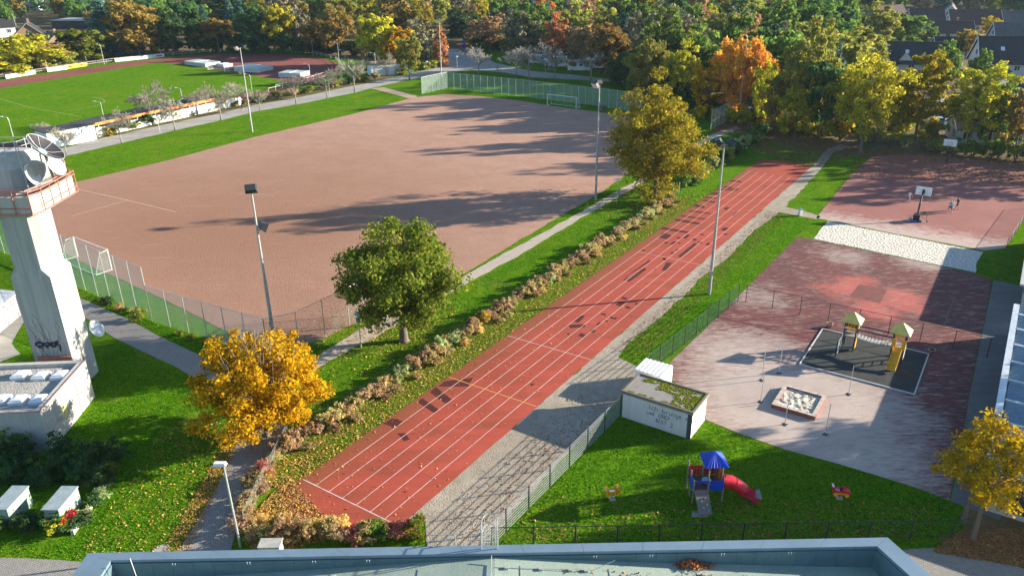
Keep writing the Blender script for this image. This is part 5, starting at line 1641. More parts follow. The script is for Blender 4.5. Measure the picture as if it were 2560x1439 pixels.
def spring(label, loc, rz):
    t = thing('spring_rider', label, 'spring rider', loc, rz, 'spring riders on the lawn')
    mb = MB()
    mb.path([(0.11 * math.cos(a), 0.11 * math.sin(a), 0.04 + a / 30) for a in [k * 0.6 for k in range(20)]], 0.02, 5)
    mb.build('spring', REDPL, t)
    mb = MB()
    mb.box((0, 0, 0.02), (0.4, 0.4, 0.04))
    mb.build('base_plate', CONC, t)
    return t
tg = spring('yellow striped tiger-shaped spring rider on the lawn', G(1530, 1247), RAD(12))
TIG = [(-0.45, 0.38), (-0.47, 0.6), (-0.47, 0.95), (-0.4, 1.0), (-0.2, 0.75), (0.12, 0.72), (0.2, 1.0), (0.35, 1.05), (0.5, 0.85), (0.55, 0.66), (0.42, 0.5), (0.3, 0.38), (0.15, 0.46), (-0.15, 0.46), (-0.3, 0.38)]
for y in (-0.17, 0.17):
    mb = MB()
    n = len(TIG)
    mb.add([(x, y - 0.02, z) for x, z in TIG] + [(x, y + 0.02, z) for x, z in TIG], [tuple(range(n)), tuple(range(2 * n - 1, n - 1, -1))] + [(i, n + i, n + (i + 1) % n, (i + 1) % n) for i in range(n)])
    s_ = mb.build('tiger_side', YEL, tg)
    for x, z0, z1 in ((-0.28, 0.5, 0.72), (-0.05, 0.5, 0.66), (0.22, 0.5, 0.9), (0.38, 0.55, 0.85)):
        mb = MB()
        mb.path([(x, y - 0.025 if y < 0 else y + 0.025, z1), (x + 0.03, y - 0.026 if y < 0 else y + 0.026, (z0 + z1) / 2), (x - 0.02, y - 0.025 if y < 0 else y + 0.025, z0)], 0.018, 4)
        mb.build('stripe', BLACK, s_)
mb = MB()
mb.box((-0.02, 0, 0.66), (0.32, 0.3, 0.04))
mb.build('seat', plain('blue_grey_seat', (0.22, 0.32, 0.42), 0.5), tg)
mb = MB()
mb.box((0, 0, 0.45), (0.3, 0.3, 0.06))
mb.build('mount', BLACK, tg)
for x in (-0.46, 0.34):
    mb = MB()
    mb.tube((x, -0.22, 0.85), (x, 0.22, 0.85), 0.025, n=6)
    mb.build('hand_bar', WHITE_METAL, tg)
cr_ = spring('red and yellow car-shaped spring rider on the shaded lawn', G(2098, 1244), RAD(-12))
CARP = [(-0.5, 0.42), (-0.5, 0.72), (-0.56, 0.95), (-0.42, 0.95), (-0.35, 0.72), (-0.05, 0.66), (0.1, 0.78), (0.2, 0.78), (0.55, 0.6), (0.6, 0.45)]
for y in (-0.2, 0.2):
    mb = MB()
    n = len(CARP)
    mb.add([(x, y - 0.02, z) for x, z in CARP] + [(x, y + 0.02, z) for x, z in CARP], [tuple(range(n)), tuple(range(2 * n - 1, n - 1, -1))] + [(i, n + i, n + (i + 1) % n, (i + 1) % n) for i in range(n)])
    s_ = mb.build('car_side', REDPL, cr_)
    mb = MB()
    mb.box((0.05, y * 1.12, 0.5), (0.5, 0.02, 0.1))
    mb.build('yellow_stripe', YEL, s_)
    for x in (-0.32, 0.36):
        mb = MB()
        mb.lathe([(0.01, -0.02), (0.13, -0.02), (0.13, 0.02), (0.01, 0.02)], 14, c=(x, y * 1.2, 0.42), R=Matrix.Rotation(RAD(90), 3, 'X'))
        mb.build('wheel', YEL, s_)
for c, s, nm, m in (((0.35, 0, 0.66), (0.4, 0.36, 0.03), 'bonnet', REDPL), ((-0.2, 0, 0.6), (0.3, 0.36, 0.04), 'seat', bpy.data.materials['blue_grey_seat']), ((-0.5, 0, 0.93), (0.12, 0.44, 0.03), 'spoiler', WHITE_METAL), ((0, 0, 0.42), (0.3, 0.36, 0.05), 'mount', BLACK)):
    mb = MB()
    mb.box(c, s)
    mb.build(nm, m, cr_)

# ---------------------------------------------------------------- basketball hoops
def hoop(label, loc, rz, portable):
    t = thing('basketball_hoop', label, 'basketball hoop', loc, rz)
    # local +Y: towards the court in front of the board
    if portable:
        pole = [(0, -1.5, 0.35), (0, -1.2, 2.2), (0, -0.6, 3.0), (0, 0.15, 3.35)]
        mb = MB()
        mb.path(pole, [0.12, 0.11, 0.09, 0.07], 10)
        mb.build('pole', ANTHR, t)
        mb = MB()
        mb.box((0, -1.75, 0.55), (0.75, 0.8, 0.75))
        mb.build('counterweight', BLACK, t)
        for x in (-0.9, 0.9):
            mb = MB()
            mb.bar((0, -1.45, 1.0), (x, -0.7 if x > 0 else -1.6, 0.06), 0.06, 0.06)
            mb.bar((x, -0.7 if x > 0 else -1.6, 0.05), (0, -1.75, 0.06), 0.06, 0.06)
            mb.build('stabiliser', GALV, t)
        mb = MB()
        mb.box((0, 0.08, 3.35), (0.3, 0.2, 0.55))
        mb.build('board_mount', ANTHR, t)
    else:
        mb = MB()
        mb.path([(0, -0.9, 0), (0, -0.9, 2.6), (0, 0.1, 3.2)], [0.12, 0.11, 0.08], 10)
        mb.build('pole', ANTHR, t)
    mb = MB()
    mb.box((0, 0.22, 3.42), (1.8, 0.05, 1.05))
    bd = mb.build('backboard', plain('white_backboard', (0.72, 0.75, 0.76), 0.4) if 'white_backboard' not in bpy.data.materials else bpy.data.materials['white_backboard'], t)
    for a, b in (((-0.3, 3.1), (0.3, 3.1)), ((-0.3, 3.55), (0.3, 3.55)), ((-0.3, 3.1), (-0.3, 3.55)), ((0.3, 3.1), (0.3, 3.55))):
        mb = MB()
        mb.bar((a[0], 0.255, a[1]), (b[0], 0.255, b[1]), 0.02, 0.06, (0, 1, 0))
        mb.build('target_line', BLACK, bd)
    mb = MB()
    mb.path([(0.23 * math.cos(a), 0.55 + 0.23 * math.sin(a), 3.05) for a in [k * PI / 8 for k in range(17)]], 0.02, 6, False)
    mb.bar((0, 0.24, 3.05), (0, 0.34, 3.05), 0.12, 0.06)
    mb.build('rim', ORANGE, t)
    return t
hoop('portable basketball hoop seen from behind, at the near end of the court', L(105.8 + 1.4, -9.35), SITE, True)
hoop('basketball hoop with black target square under the trees at the far court end', L(137.2, -9.7), SITE + PI, False)
def bag(label, px, size, mat, rz=0):
    t = thing('sports_bag', label, 'bag', G(*px), rz, 'bags at the basketball hoop')
    mb = MB()
    w, d, h = size
    mb.frustum((0, 0), (w, d), (w * 1.05, d * 0.95), 0.0, h * 0.55)
    mb.frustum((0, 0), (w * 1.05, d * 0.95), (w * 0.7, d * 0.45), h * 0.55, h)
    mb.build('body', mat, t)
    mb = MB()
    mb.path([(-w * 0.25, 0, h * 0.95), (-w * 0.15, 0, h * 1.3), (w * 0.15, 0, h * 1.3), (w * 0.25, 0, h * 0.95)], 0.02, 5)
    mb.build('handle', BLACK, t)
bag('pale bag left of the portable hoop base', (2274, 551), (0.6, 0.35, 0.3), plain('pale_bag_cloth', (0.5, 0.56, 0.6), 0.8), 0.3)
bag('blue bag in front of the portable hoop base', (2286, 556), (0.5, 0.3, 0.28), plain('blue_bag_cloth', (0.03, 0.14, 0.45), 0.8), -0.2)
bag('black bag right of the portable hoop base', (2296, 556), (0.6, 0.35, 0.3), BLACK, 0.1)
sc_ = thing('kick_scooter', 'black kick scooter lying right of the portable hoop base', 'scooter', G(2308, 556), 0.15)
mb = MB()
mb.box((0, 0, 0.09), (0.7, 0.14, 0.05))
mb.build('deck', WHITE_METAL, sc_)
for x in (-0.42, 0.45):
    mb = MB()
    mb.lathe([(0.01, -0.03), (0.11, -0.03), (0.11, 0.03), (0.01, 0.03)], 14, c=(x, 0, 0.11), R=Matrix.Rotation(RAD(90), 3, 'X'))
    mb.build('wheel', BLACK, sc_)
mb = MB()
mb.path([(0.4, 0, 0.12), (0.28, 0.05, 0.95)], 0.025, 6)
mb.path([(0.26, -0.25, 0.95), (0.3, 0.3, 0.96)], 0.025, 6)
mb.build('handlebar', BLACK, sc_)
bs = thing('sports_ball', 'small dark ball on the court near the two players', 'ball', G(2312, 534))
mb = MB()
mb.lathe([(0.002, 0)] + [(0.12 * math.sin(a), 0.12 - 0.12 * math.cos(a)) for a in [k * PI / 8 for k in range(1, 8)]] + [(0.002, 0.24)], 14)
mb.build('ball_skin', plain('dark_orange_ball', (0.14, 0.05, 0.02), 0.6), bs, True)
# bins
def bin_(label, px, rz):
    t = thing('litter_bin', label, 'litter bin', G(*px), rz, 'pale steel litter bins')
    mb = MB()
    mb.box((0, 0, 0.45), (0.42, 0.36, 0.8))
    mb.build('body', WHITE_METAL, t)
    mb = MB()
    mb.box((0, 0, 0.89), (0.5, 0.44, 0.08))
    mb.build('lid', COPING, t)
    mb = MB()
    mb.box((0, 0.22, 0.5), (0.06, 0.06, 1.0))
    mb.build('post', GALV, t)
bin_('pale litter bin on the grass at the court corner', (2000, 539), 0.3)
bin_('pale litter bin at the hedge gap under the right big tree', (1652, 489), 0.2)
gp = thing('hedge_gate', 'two pale posts of the hedge gap below the right big tree', 'gate', G(1684, 482))
for k, px in enumerate(((1682, 486), (1697, 483))):
    mb = MB()
    q = G(*px) - G(1684, 482)
    mb.tube((q.x, q.y, 0), (q.x, q.y, 1.6), 0.05, n=8)
    mb.build('gate_post', GALV, gp)
# barrier frames by the roof
for lb_, x0, x1 in (('grey tubular barrier at the left of the ladder, nearer the hedge', -5.15, -3.55), ('grey tubular barrier just left of the roof ladder', -2.6, -1.2)):
    t = thing('tubular_barrier', lb_, 'barrier', (x0, 36.1, 0), 0, 'tubular barriers at the gravel strip')
    w = x1 - x0
    mb = MB()
    mb.path([(0, 0, 0), (0, 0, 0.95), (w, 0, 0.95), (w, 0, 0)], 0.035, 6)
    mb.build('frame', GALV, t)
    mb = MB()
    mb.tube((0, 0, 0.5), (w, 0, 0.5), 0.028, n=6)
    mb.build('mid_bar', GALV, t)
# utility cabinets in the shrubs
CABT = plain('pale_cabinet_lid', (0.27, 0.33, 0.35), 0.5)
CABG = plain('grey_green_cabinet', (0.26, 0.36, 0.29), 0.6)
for lb_, x, y in (('grey-green utility cabinet in the shrubs at the left edge', -31.6, 39.4), ('grey-green utility cabinet in the shrubs beside the red leaves', -28.4, 39.3)):
    t = thing('utility_cabinet', lb_, 'cabinet', (x, y, 0), RAD(-2), 'utility cabinets')
    mb = MB()
    mb.box((0, 0, 0.68), (1.0, 2.2, 1.36))
    mb.build('body', CABG, t)
    mb = MB()
    mb.box((0, 0, 1.4), (1.1, 2.3, 0.08))
    mb.build('lid', CABT, t)
    for y2 in (-0.55, 0.55):
        mb = MB()
        mb.box((0.51, y2, 0.7), (0.02, 1.0, 1.1))
        d_ = mb.build('door', CABG, t)
        mb = MB()
        mb.box((0.53, y2 + 0.4, 0.75), (0.03, 0.04, 0.15))
        mb.build('handle', BLACK, d_)
for lb_, a, b in (('low concrete garden wall beside the utility shrubs', (182, 1337), (252, 1232)),):
    pa, pb = G(*a), G(*b)
    ang, ln = wall_frame(pa, pb)
    t = thing('garden_wall', lb_, 'wall', pa, ang)
    for k in range(5):
        mb = MB()
        mb.box((ln * (k + 0.5) / 5, 0, 0.17 + 0.02 * (k % 2)), (ln / 5 - 0.02, 0.2, 0.34))
        mb.build('wall_block', CONC_LT, t)
t = thing('electrical_box', 'small pale box with dark scribble beside the red hedge at the roof edge', 'box', (-14.3, 35.6, 0))
mb = MB()
mb.box((0, 0, 0.45), (1.2, 0.7, 0.9))
mb.build('body', CONC_LT, t)
mb = MB()
mb.box((0, 0, 0.93), (1.3, 0.8, 0.06))
mb.build('lid', CONC, t)
ribbons('scribble_letter', letters('nene', -0.4, 0.5, 0.2), 0.04, (0, -0.35, 0), (1, 0, 0), (0, 0, 1), (0, -1, 0), TAG_BLACK, t)
mc = struct(link('manhole_cover', MB().lathe([(0.01, 0), (0.5, 0), (0.5, -0.01)], 20).mesh('manhole_cover'), CONCRETE_PAD))
mc.location = G(404, 1375) + Vector((0, 0, 0.03))
# ---------------------------------------------------------------- vegetation
def proj(P):
    d = Vector(P) - Vector((0, 0, CAM_H))
    z = d.dot(_fw)
    return 1280 + CAM_F * d.dot(_X) / z, 719.5 + CAM_F * d.dot(_Y) / z
def height_for(base, top_y):
    lo, hi = 0.2, 40.0
    for _ in range(40):
        m = (lo + hi) / 2
        if proj(base + Vector((0, 0, m)))[1] > top_y:
            lo = m
        else:
            hi = m
    return lo

def leaf_quads(P, outw, size, r, flat=0.3):
    """one small leaf face per point, loosely facing outwards"""
    n = len(P)
    nr = r.normal(size=(n, 3)) * 0.9 + outw * 0.8 + np.array([0, 0, flat])
    nr /= np.linalg.norm(nr, axis=1)[:, None] + 1e-9
    t = np.cross(nr, r.normal(size=(n, 3)))
    t /= np.linalg.norm(t, axis=1)[:, None] + 1e-9
    b = np.cross(nr, t)
    s = (size * np.clip(np.exp(r.normal(size=n) * 0.38), 0.4, 2.2))[:, None]
    V = np.stack([P - t * s * 0.6, P - b * s * 0.38, P + t * s * 0.6, P + b * s * 0.38], 1).reshape(-1, 3)
    return V, np.arange(4 * n).reshape(-1, 4)

def crown(seed, R, z0, H, n_cl, n_leaf, leaf, cl_r=0.30, lop=0.25, inner=0.35, squash=1.0, droop=0.0, shape='round'):
    """leaf cloud in clumps inside an uneven envelope; returns mesh and clump centres"""
    r = np.random.default_rng(seed)
    h = (H - z0) / 2
    d = r.normal(size=(n_cl, 3))
    d /= np.linalg.norm(d, axis=1)[:, None]
    rad = inner + (1 - inner) * r.random(n_cl) ** 0.55
    out = np.array([1 + lop * noise.noise(Vector((x * 1.7 + seed * 3.1, y * 1.7, z * 1.7))) * 2 for x, y, z in d])
    C = d * (rad * out)[:, None] * np.array([R, R, h])
    if shape == 'cone':
        k = np.clip(1 - (C[:, 2] + h) / (2 * h), 0.08, 1)
        C[:, :2] *= (k * 1.25)[:, None]
    if shape == 'vase':
        k = np.clip(0.55 + 0.5 * (C[:, 2] + h) / (2 * h), 0, 1)
        C[:, :2] *= k[:, None]
    C[:, 2] += z0 + h - droop * (C[:, 0] ** 2 + C[:, 1] ** 2) / (R * R)
    C[:, 2] = np.clip(C[:, 2], z0 * 0.8 + 0.15, None)
    per = np.maximum(3, (r.uniform(0.5, 1.5, n_cl) * n_leaf / n_cl)).astype(int)
    rc = R * cl_r * r.uniform(0.6, 1.35, n_cl)
    idx = np.repeat(np.arange(n_cl), per)
    o = r.normal(size=(len(idx), 3))
    o /= np.linalg.norm(o, axis=1)[:, None]
    o[:, 2] *= 0.75 * squash
    q = r.random(len(idx)) ** 0.45
    P = C[idx] + o * (q * rc[idx])[:, None]
    ctr = np.array([0, 0, z0 + h * 0.8])
    ow = P - ctr
    ow /= np.linalg.norm(ow, axis=1)[:, None] + 1e-9
    V, F = leaf_quads(P, ow * 0.6 + o * 0.6, leaf, r)
    return npmesh('crown', V, F), C, rc

def limbs(seed, C, trunk_r, z0, H, lean=(0, 0), n_max=40, thin=0.25, fork=None):
    """tapered trunk and bent limbs that reach into the clumps"""
    rd = random.Random(seed)
    mb = MB()
    fork = fork or z0 * 0.8 + (H - z0) * 0.12
    top = z0 + (H - z0) * 0.72
    tr = []
    for k in range(7):
        f = k / 6
        tr.append(Vector((lean[0] * f + rd.uniform(-1, 1) * 0.12 * f * (H / 10), lean[1] * f + rd.uniform(-1, 1) * 0.12 * f * (H / 10), top * f)))
    mb.path([tr[0] - Vector((0, 0, 0.02))] + [tr[0].lerp(tr[1], 0.12)] + tr[1:], [trunk_r * 1.5, trunk_r * 1.05] + [trunk_r * (1 - 0.82 * k / 6) for k in range(1, 7)], 8)
    sel = list(range(len(C)))
    rd.shuffle(sel)
    for i in sel[:n_max]:
        c = Vector(C[i])
        f = min(0.92, max(fork / top, (c.z - (c.xy.length) * 0.75) / top))
        s = tr[0].lerp(tr[-1], f)
        k = int(f * 6)
        s = tr[k].lerp(tr[min(k + 1, 6)], f * 6 - k)
        m = s.lerp(c, 0.5) + Vector((0, 0, (c - s).length * 0.10))
        r0 = trunk_r * thin * (1.25 - 0.7 * f)
        mb.path([s, m, c], [r0, r0 * 0.6, r0 * 0.2], 5, False)
    return mb.mesh('trunk', True)

BARK = plain('grey_brown_bark', (0.15, 0.125, 0.10), 0.95, 0, 0.3, 5.0, 0.1, 0.02)
BARK_PALE = plain('pale_grey_bark', (0.27, 0.25, 0.21), 0.95, 0, 0.3, 5.0, 0.1, 0.02)
_L0 = leafmat
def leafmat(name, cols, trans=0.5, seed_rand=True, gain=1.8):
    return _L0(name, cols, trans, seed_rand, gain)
LM = {
    'oakgreen': leafmat('summer_green_turning_leaves', [(0.055, 0.095, 0.012), (0.11, 0.145, 0.016), (0.17, 0.19, 0.022), (0.23, 0.21, 0.03), (0.075, 0.115, 0.013)], 0.45, True, 1.25),
    'oakgold': leafmat('gold_green_leaves', [(0.10, 0.125, 0.012), (0.19, 0.195, 0.016), (0.28, 0.245, 0.02), (0.34, 0.26, 0.02), (0.26, 0.19, 0.018), (0.13, 0.15, 0.015)]),
    'gold': leafmat('bright_golden_leaves', [(0.40, 0.22, 0.004), (0.50, 0.285, 0.006), (0.57, 0.35, 0.010), (0.44, 0.215, 0.006), (0.22, 0.15, 0.010), (0.16, 0.13, 0.012)], 0.45, True, 1.35),
    'yellow': leafmat('yellow_leaves', [(0.40, 0.28, 0.008), (0.50, 0.36, 0.010), (0.28, 0.24, 0.012), (0.46, 0.27, 0.008), (0.18, 0.18, 0.012)], 0.45, True, 1.35),
    'lemon': leafmat('lemon_and_green_leaves', [(0.24, 0.24, 0.018), (0.36, 0.32, 0.022), (0.16, 0.18, 0.016), (0.42, 0.31, 0.02), (0.10, 0.12, 0.012)]),
    'orange': leafmat('orange_red_leaves', [(0.40, 0.14, 0.025), (0.50, 0.20, 0.035), (0.30, 0.09, 0.02), (0.42, 0.22, 0.03), (0.20, 0.14, 0.02)]),
    'rust': leafmat('rusty_brown_leaves', [(0.22, 0.08, 0.035), (0.30, 0.115, 0.05), (0.16, 0.06, 0.03), (0.26, 0.13, 0.06)]),
    'brown': leafmat('olive_brown_leaves', [(0.19, 0.13, 0.035), (0.26, 0.165, 0.04), (0.14, 0.11, 0.03), (0.22, 0.14, 0.03), (0.12, 0.12, 0.03)]),
    'green': leafmat('mid_green_leaves', [(0.050, 0.085, 0.016), (0.075, 0.12, 0.02), (0.11, 0.15, 0.025), (0.035, 0.065, 0.014)], 0.5, True, 2.3),
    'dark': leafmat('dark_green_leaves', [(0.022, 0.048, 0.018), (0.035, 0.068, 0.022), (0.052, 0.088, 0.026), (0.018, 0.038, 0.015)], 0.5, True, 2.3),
    'teal': leafmat('blue_green_needles', [(0.028, 0.062, 0.050), (0.045, 0.085, 0.066), (0.065, 0.105, 0.08), (0.02, 0.045, 0.038)], 0.5, True, 2.3),
    'olive': leafmat('olive_green_leaves', [(0.10, 0.115, 0.022), (0.15, 0.155, 0.028), (0.075, 0.09, 0.02), (0.19, 0.17, 0.03)], 0.5, True, 2.3),
    'grey': leafmat('bare_grey_twigs', [(0.15, 0.135, 0.085), (0.20, 0.18, 0.115), (0.12, 0.105, 0.065), (0.17, 0.15, 0.08)], 0.1, True, 1.4),
    'pink': leafmat('pinkish_brown_twigs', [(0.20, 0.115, 0.06), (0.26, 0.155, 0.08), (0.15, 0.09, 0.05), (0.16, 0.13, 0.05)], 0.4),
    'russet': leafmat('russet_hedge_leaves', [(0.28, 0.16, 0.10), (0.36, 0.22, 0.14), (0.20, 0.11, 0.07), (0.36, 0.26, 0.14), (0.18, 0.16, 0.06)]),
    'tan': leafmat('tan_orange_hedge_leaves', [(0.48, 0.28, 0.11), (0.55, 0.34, 0.15), (0.36, 0.20, 0.08), (0.28, 0.24, 0.07)]),
    'sage': leafmat('grey_green_hedge_leaves', [(0.19, 0.24, 0.11), (0.26, 0.31, 0.15), (0.14, 0.18, 0.07), (0.30, 0.30, 0.12)]),
    'wine': leafmat('wine_red_hedge_leaves', [(0.22, 0.06, 0.065), (0.30, 0.09, 0.09), (0.16, 0.045, 0.05), (0.34, 0.16, 0.11)]),
    'mixa': leafmat('tan_and_russet_hedge_mix', [(0.30, 0.19, 0.09), (0.22, 0.12, 0.075), (0.34, 0.23, 0.11), (0.15, 0.15, 0.05), (0.26, 0.16, 0.10), (0.20, 0.20, 0.08)]),
    'mixb': leafmat('straw_and_green_hedge_mix', [(0.30, 0.21, 0.09), (0.14, 0.17, 0.05), (0.26, 0.22, 0.08), (0.19, 0.21, 0.09), (0.24, 0.14, 0.08), (0.32, 0.26, 0.11)]),
    'mixc': leafmat('pinkish_straw_hedge_mix', [(0.28, 0.17, 0.12), (0.34, 0.22, 0.14), (0.22, 0.13, 0.09), (0.30, 0.22, 0.10), (0.17, 0.16, 0.06)]),
    'scarlet': leafmat('scarlet_leaves', [(0.45, 0.03, 0.03), (0.55, 0.08, 0.03), (0.35, 0.05, 0.03)]),
}
COLWORD = {'oakgreen': 'green', 'oakgold': 'gold-green', 'gold': 'golden', 'yellow': 'yellow', 'lemon': 'yellow-green', 'orange': 'orange-red', 'rust': 'rusty red', 'brown': 'olive-brown', 'green': 'green', 'dark': 'dark green', 'teal': 'blue-green', 'olive': 'olive green', 'grey': 'bare grey', 'pink': 'pinkish brown', 'russet': 'russet', 'tan': 'tan', 'sage': 'grey-green', 'wine': 'wine-red', 'scarlet': 'scarlet', 'mixa': 'tan and russet', 'mixb': 'straw and green', 'mixc': 'pinkish straw'}

def tree(label, loc, trunk_me, crown_me, mat, scale=1, rz=0.0, group=None, bark=BARK, name='tree'):
    t = thing(name, label, 'tree', loc, rz, group)
    t.scale = scale if hasattr(scale, '__len__') else (scale,) * 3
    for nm, me, m in (('trunk', trunk_me, bark), ('crown', crown_me, mat)):
        o = link(nm, me, None, t)
        if not me.materials:
            me.materials.append(m)
        o.material_slots[0].link = 'OBJECT'
        o.material_slots[0].material = m
    return t

def hero(label, loc, seed, H, R, z0, n_cl, n_leaf, leaf, mat, trunk_r, bark=BARK, **kw):
    lk = {k: kw.pop(k) for k in ('n_max', 'thin', 'lean', 'fork') if k in kw}
    cm, C, rc = crown(seed, R, z0, H, n_cl, n_leaf, leaf, **kw)
    tm = limbs(seed, C, trunk_r, z0, H, **lk)
    return tree(label, loc, tm, cm, mat, 1, 0, None, bark)

hero('large round green maple beside the sandy path and hedge', G(1010, 852), 11, 10.9, 5.3, 1.7, 190, 42000, 0.19, LM['oakgreen'], 0.40, cl_r=0.21, lop=0.16, n_max=70)
hero('large gold-green maple between the pitch and the running track', G(1637, 492), 12, 14.6, 6.3, 1.4, 220, 40000, 0.22, LM['oakgold'], 0.34, cl_r=0.20, lop=0.30, n_max=70)
hero('bright golden tree over the paver path junction beside the hedge', G(668, 1090), 13, 8.3, 4.6, 0.7, 240, 44000, 0.145, LM['gold'], 0.20, cl_r=0.17, lop=0.14, inner=0.25, n_max=150, thin=0.35)
hero('yellow tree at the lower right corner beside the louvred wing', G(2432, 1346), 14, 8.0, 2.75, 2.3, 100, 12000, 0.13, LM['yellow'], 0.16, cl_r=0.2, lop=0.2, n_max=60)
hero('slender second trunk with few yellow leaves beside the corner tree', G(2408, 1303), 15, 6.8, 1.5, 3.0, 24, 900, 0.16, LM['yellow'], 0.15, cl_r=0.25)

for lb_, x, y, h, sd in (('yellowing tree beyond the louvred wing, nearest the school', 45.0, 42.5, 12.5, 51), ('yellowing tree beyond the louvred wing, middle of three', 50.0, 46.0, 13.0, 52), ('yellowing tree beyond the louvred wing, farthest of three', 54.0, 49.5, 13.0, 53)):
    hero(lb_, Vector((x, y, 0)), sd, h, 4.4, 2.4, 70, 9000, 0.28, LM['lemon'], 0.2, cl_r=0.24, lop=0.35, n_max=40)
for lb_, x, y, h, sd in (('yellowing tree right of the basketball court, nearest the grey wing', 87.0, 109.0, 12.0, 62), ('yellowing tree right of the basketball court, middle of three', 89.0, 115.0, 12.5, 63), ('yellowing tree right of the basketball court, farthest from the grey wing', 90.0, 122.0, 13.0, 64)):
    hero(lb_, Vector((x, y, 0)), sd, h, 3.8, 2.4, 60, 5500, 0.30, LM['oakgold'], 0.24, cl_r=0.24, lop=0.35, n_max=40)
gt = bpy.data.objects['tree.002']
r_ = random.Random(4)
mb = MB()
for k in range(60):
    a = r_.uniform(0, 6.28)
    q = r_.uniform(0, 3.2)
    z = 8.0 - 0.16 * q * q
    b = Vector((math.cos(a) * q * 0.8, math.sin(a) * q * 0.8, z - 1.6))
    mb.path([b, b + Vector((math.cos(a) * 0.25, math.sin(a) * 0.25, 1.3)), b + Vector((math.cos(a) * 0.5, math.sin(a) * 0.5, r_.uniform(1.7, 2.5)))], [0.022, 0.014, 0.006], 4, False)
o = mb.build('bare_twigs', BARK_PALE, gt)
o['kind'] = 'stuff'
# ---- generic trees
VAR = {}
def variant(kind, k, lod):
    key = (kind, k, lod)
    if key in VAR:
        return VAR[key]
    s = hash(kind) % 1 + k * 17 + {'round': 100, 'cone': 300, 'vase': 500, 'sparse': 700}[kind]
    nl, leaf = {'near': (9500, 0.42), 'far': (6000, 0.58)}[lod]
    if kind == 'sparse':
        nl = int(nl * 0.62)
    cm, C, rc = crown(s, 5.0, 2.6 if kind != 'cone' else 1.2, 14.0, 85, nl, leaf, cl_r=0.24 if kind != 'sparse' else 0.2, lop=0.34, inner=0.3, shape='round' if kind == 'sparse' else kind)
    tm = limbs(s, C, 0.28, 2.6, 14.0, n_max=34 if kind != 'sparse' else 60)
    VAR[key] = (tm, cm)
    return VAR[key]

def bare_mesh(seed, H=8.0, R=3.0, vase=1.0, n_main=7, w=0.028):
    """leafless tree: trunk, limbs and a haze of fine twigs"""
    rd = random.Random(seed)
    mb, tw = MB(), []
    f = H * 0.28
    mb.path([(0, 0, -0.02), (0.03, 0, f * 0.5), (0, 0.03, f), (0.02, 0.02, H * 0.62)], [0.17, 0.13, 0.11, 0.05], 7)
    def grow(p, d, ln, r, lvl):
        q = p + d * ln
        m = p.lerp(q, 0.5) + Vector((rd.uniform(-1, 1), rd.uniform(-1, 1), rd.uniform(-0.3, 0.8))) * ln * 0.09
        if lvl < 2:
            mb.path([p, m, q], [r, r * 0.75, r * 0.45], 5, False)
        else:
            tw.append((p, m, r))
            tw.append((m, q, r * 0.7))
        if lvl >= 4:
            return
        n = (5, 5, 4, 4)[lvl]
        for k in range(n):
            s = p.lerp(q, rd.uniform(0.35, 1.0))
            e = (d + Vector((rd.gauss(0, 0.5), rd.gauss(0, 0.5), rd.gauss(0.10, 0.35)))).normalized()
            grow(s, e, ln * rd.uniform(0.42, 0.66), r * 0.5, lvl + 1)
    for k in range(n_main):
        a = 2 * math.pi * (k + rd.random() * 0.6) / n_main
        up = rd.uniform(0.55, 1.4) * vase
        d = Vector((math.cos(a), math.sin(a), up)).normalized()
        grow(Vector((0, 0, f * rd.uniform(0.8, 1.5))), d, R * rd.uniform(0.75, 1.05), 0.06, 0)
    V, F = [], []
    for p, q, r in tw:
        d = q - p
        s = d.cross(Vector((rd.gauss(0, 1), rd.gauss(0, 1), rd.gauss(0, 1))))
        if s.length < 1e-6:
            continue
        s = s.normalized() * max(w, r)
        b = len(V)
        V += [p - s, p + s, q + s * 0.6, q - s * 0.6]
        F.append((b, b + 1, b + 2, b + 3))
    return mb.mesh('trunk', True), npmesh('twigs', np.array([tuple(v) for v in V]), np.array(F))
BARE = [bare_mesh(900 + k, 7.6, 2.7 + 0.2 * k, 1.0 + 0.12 * (k % 3)) for k in range(4)]
TWIG = leafmat('pale_bare_twigs', [(0.29, 0.27, 0.21), (0.36, 0.34, 0.27), (0.24, 0.21, 0.16)], 0.1, True, 1.1)
TWIG2 = leafmat('grey_bare_twigs', [(0.30, 0.29, 0.26), (0.38, 0.36, 0.33), (0.22, 0.20, 0.18)], 0.1, True, 1.15)
def bare_tree(label, px, top, k, mat=TWIG, group='bare young trees along the left path', wide=1.0):
    b = G(*px)
    h = height_for(b, top)
    t = thing('bare_tree', label, 'tree', b, random.uniform(0, 6.28), group)
    s = h / 8.6
    t.scale = (s * wide, s * wide, s)
    for nm, me, m in (('trunk', BARE[k][0], BARK_PALE), ('twigs', BARE[k][1], mat)):
        o = link(nm, me, None, t)
        if not me.materials:
            me.materials.append(m)
        o.material_slots[0].link = 'OBJECT'
        o.material_slots[0].material = m
    return t
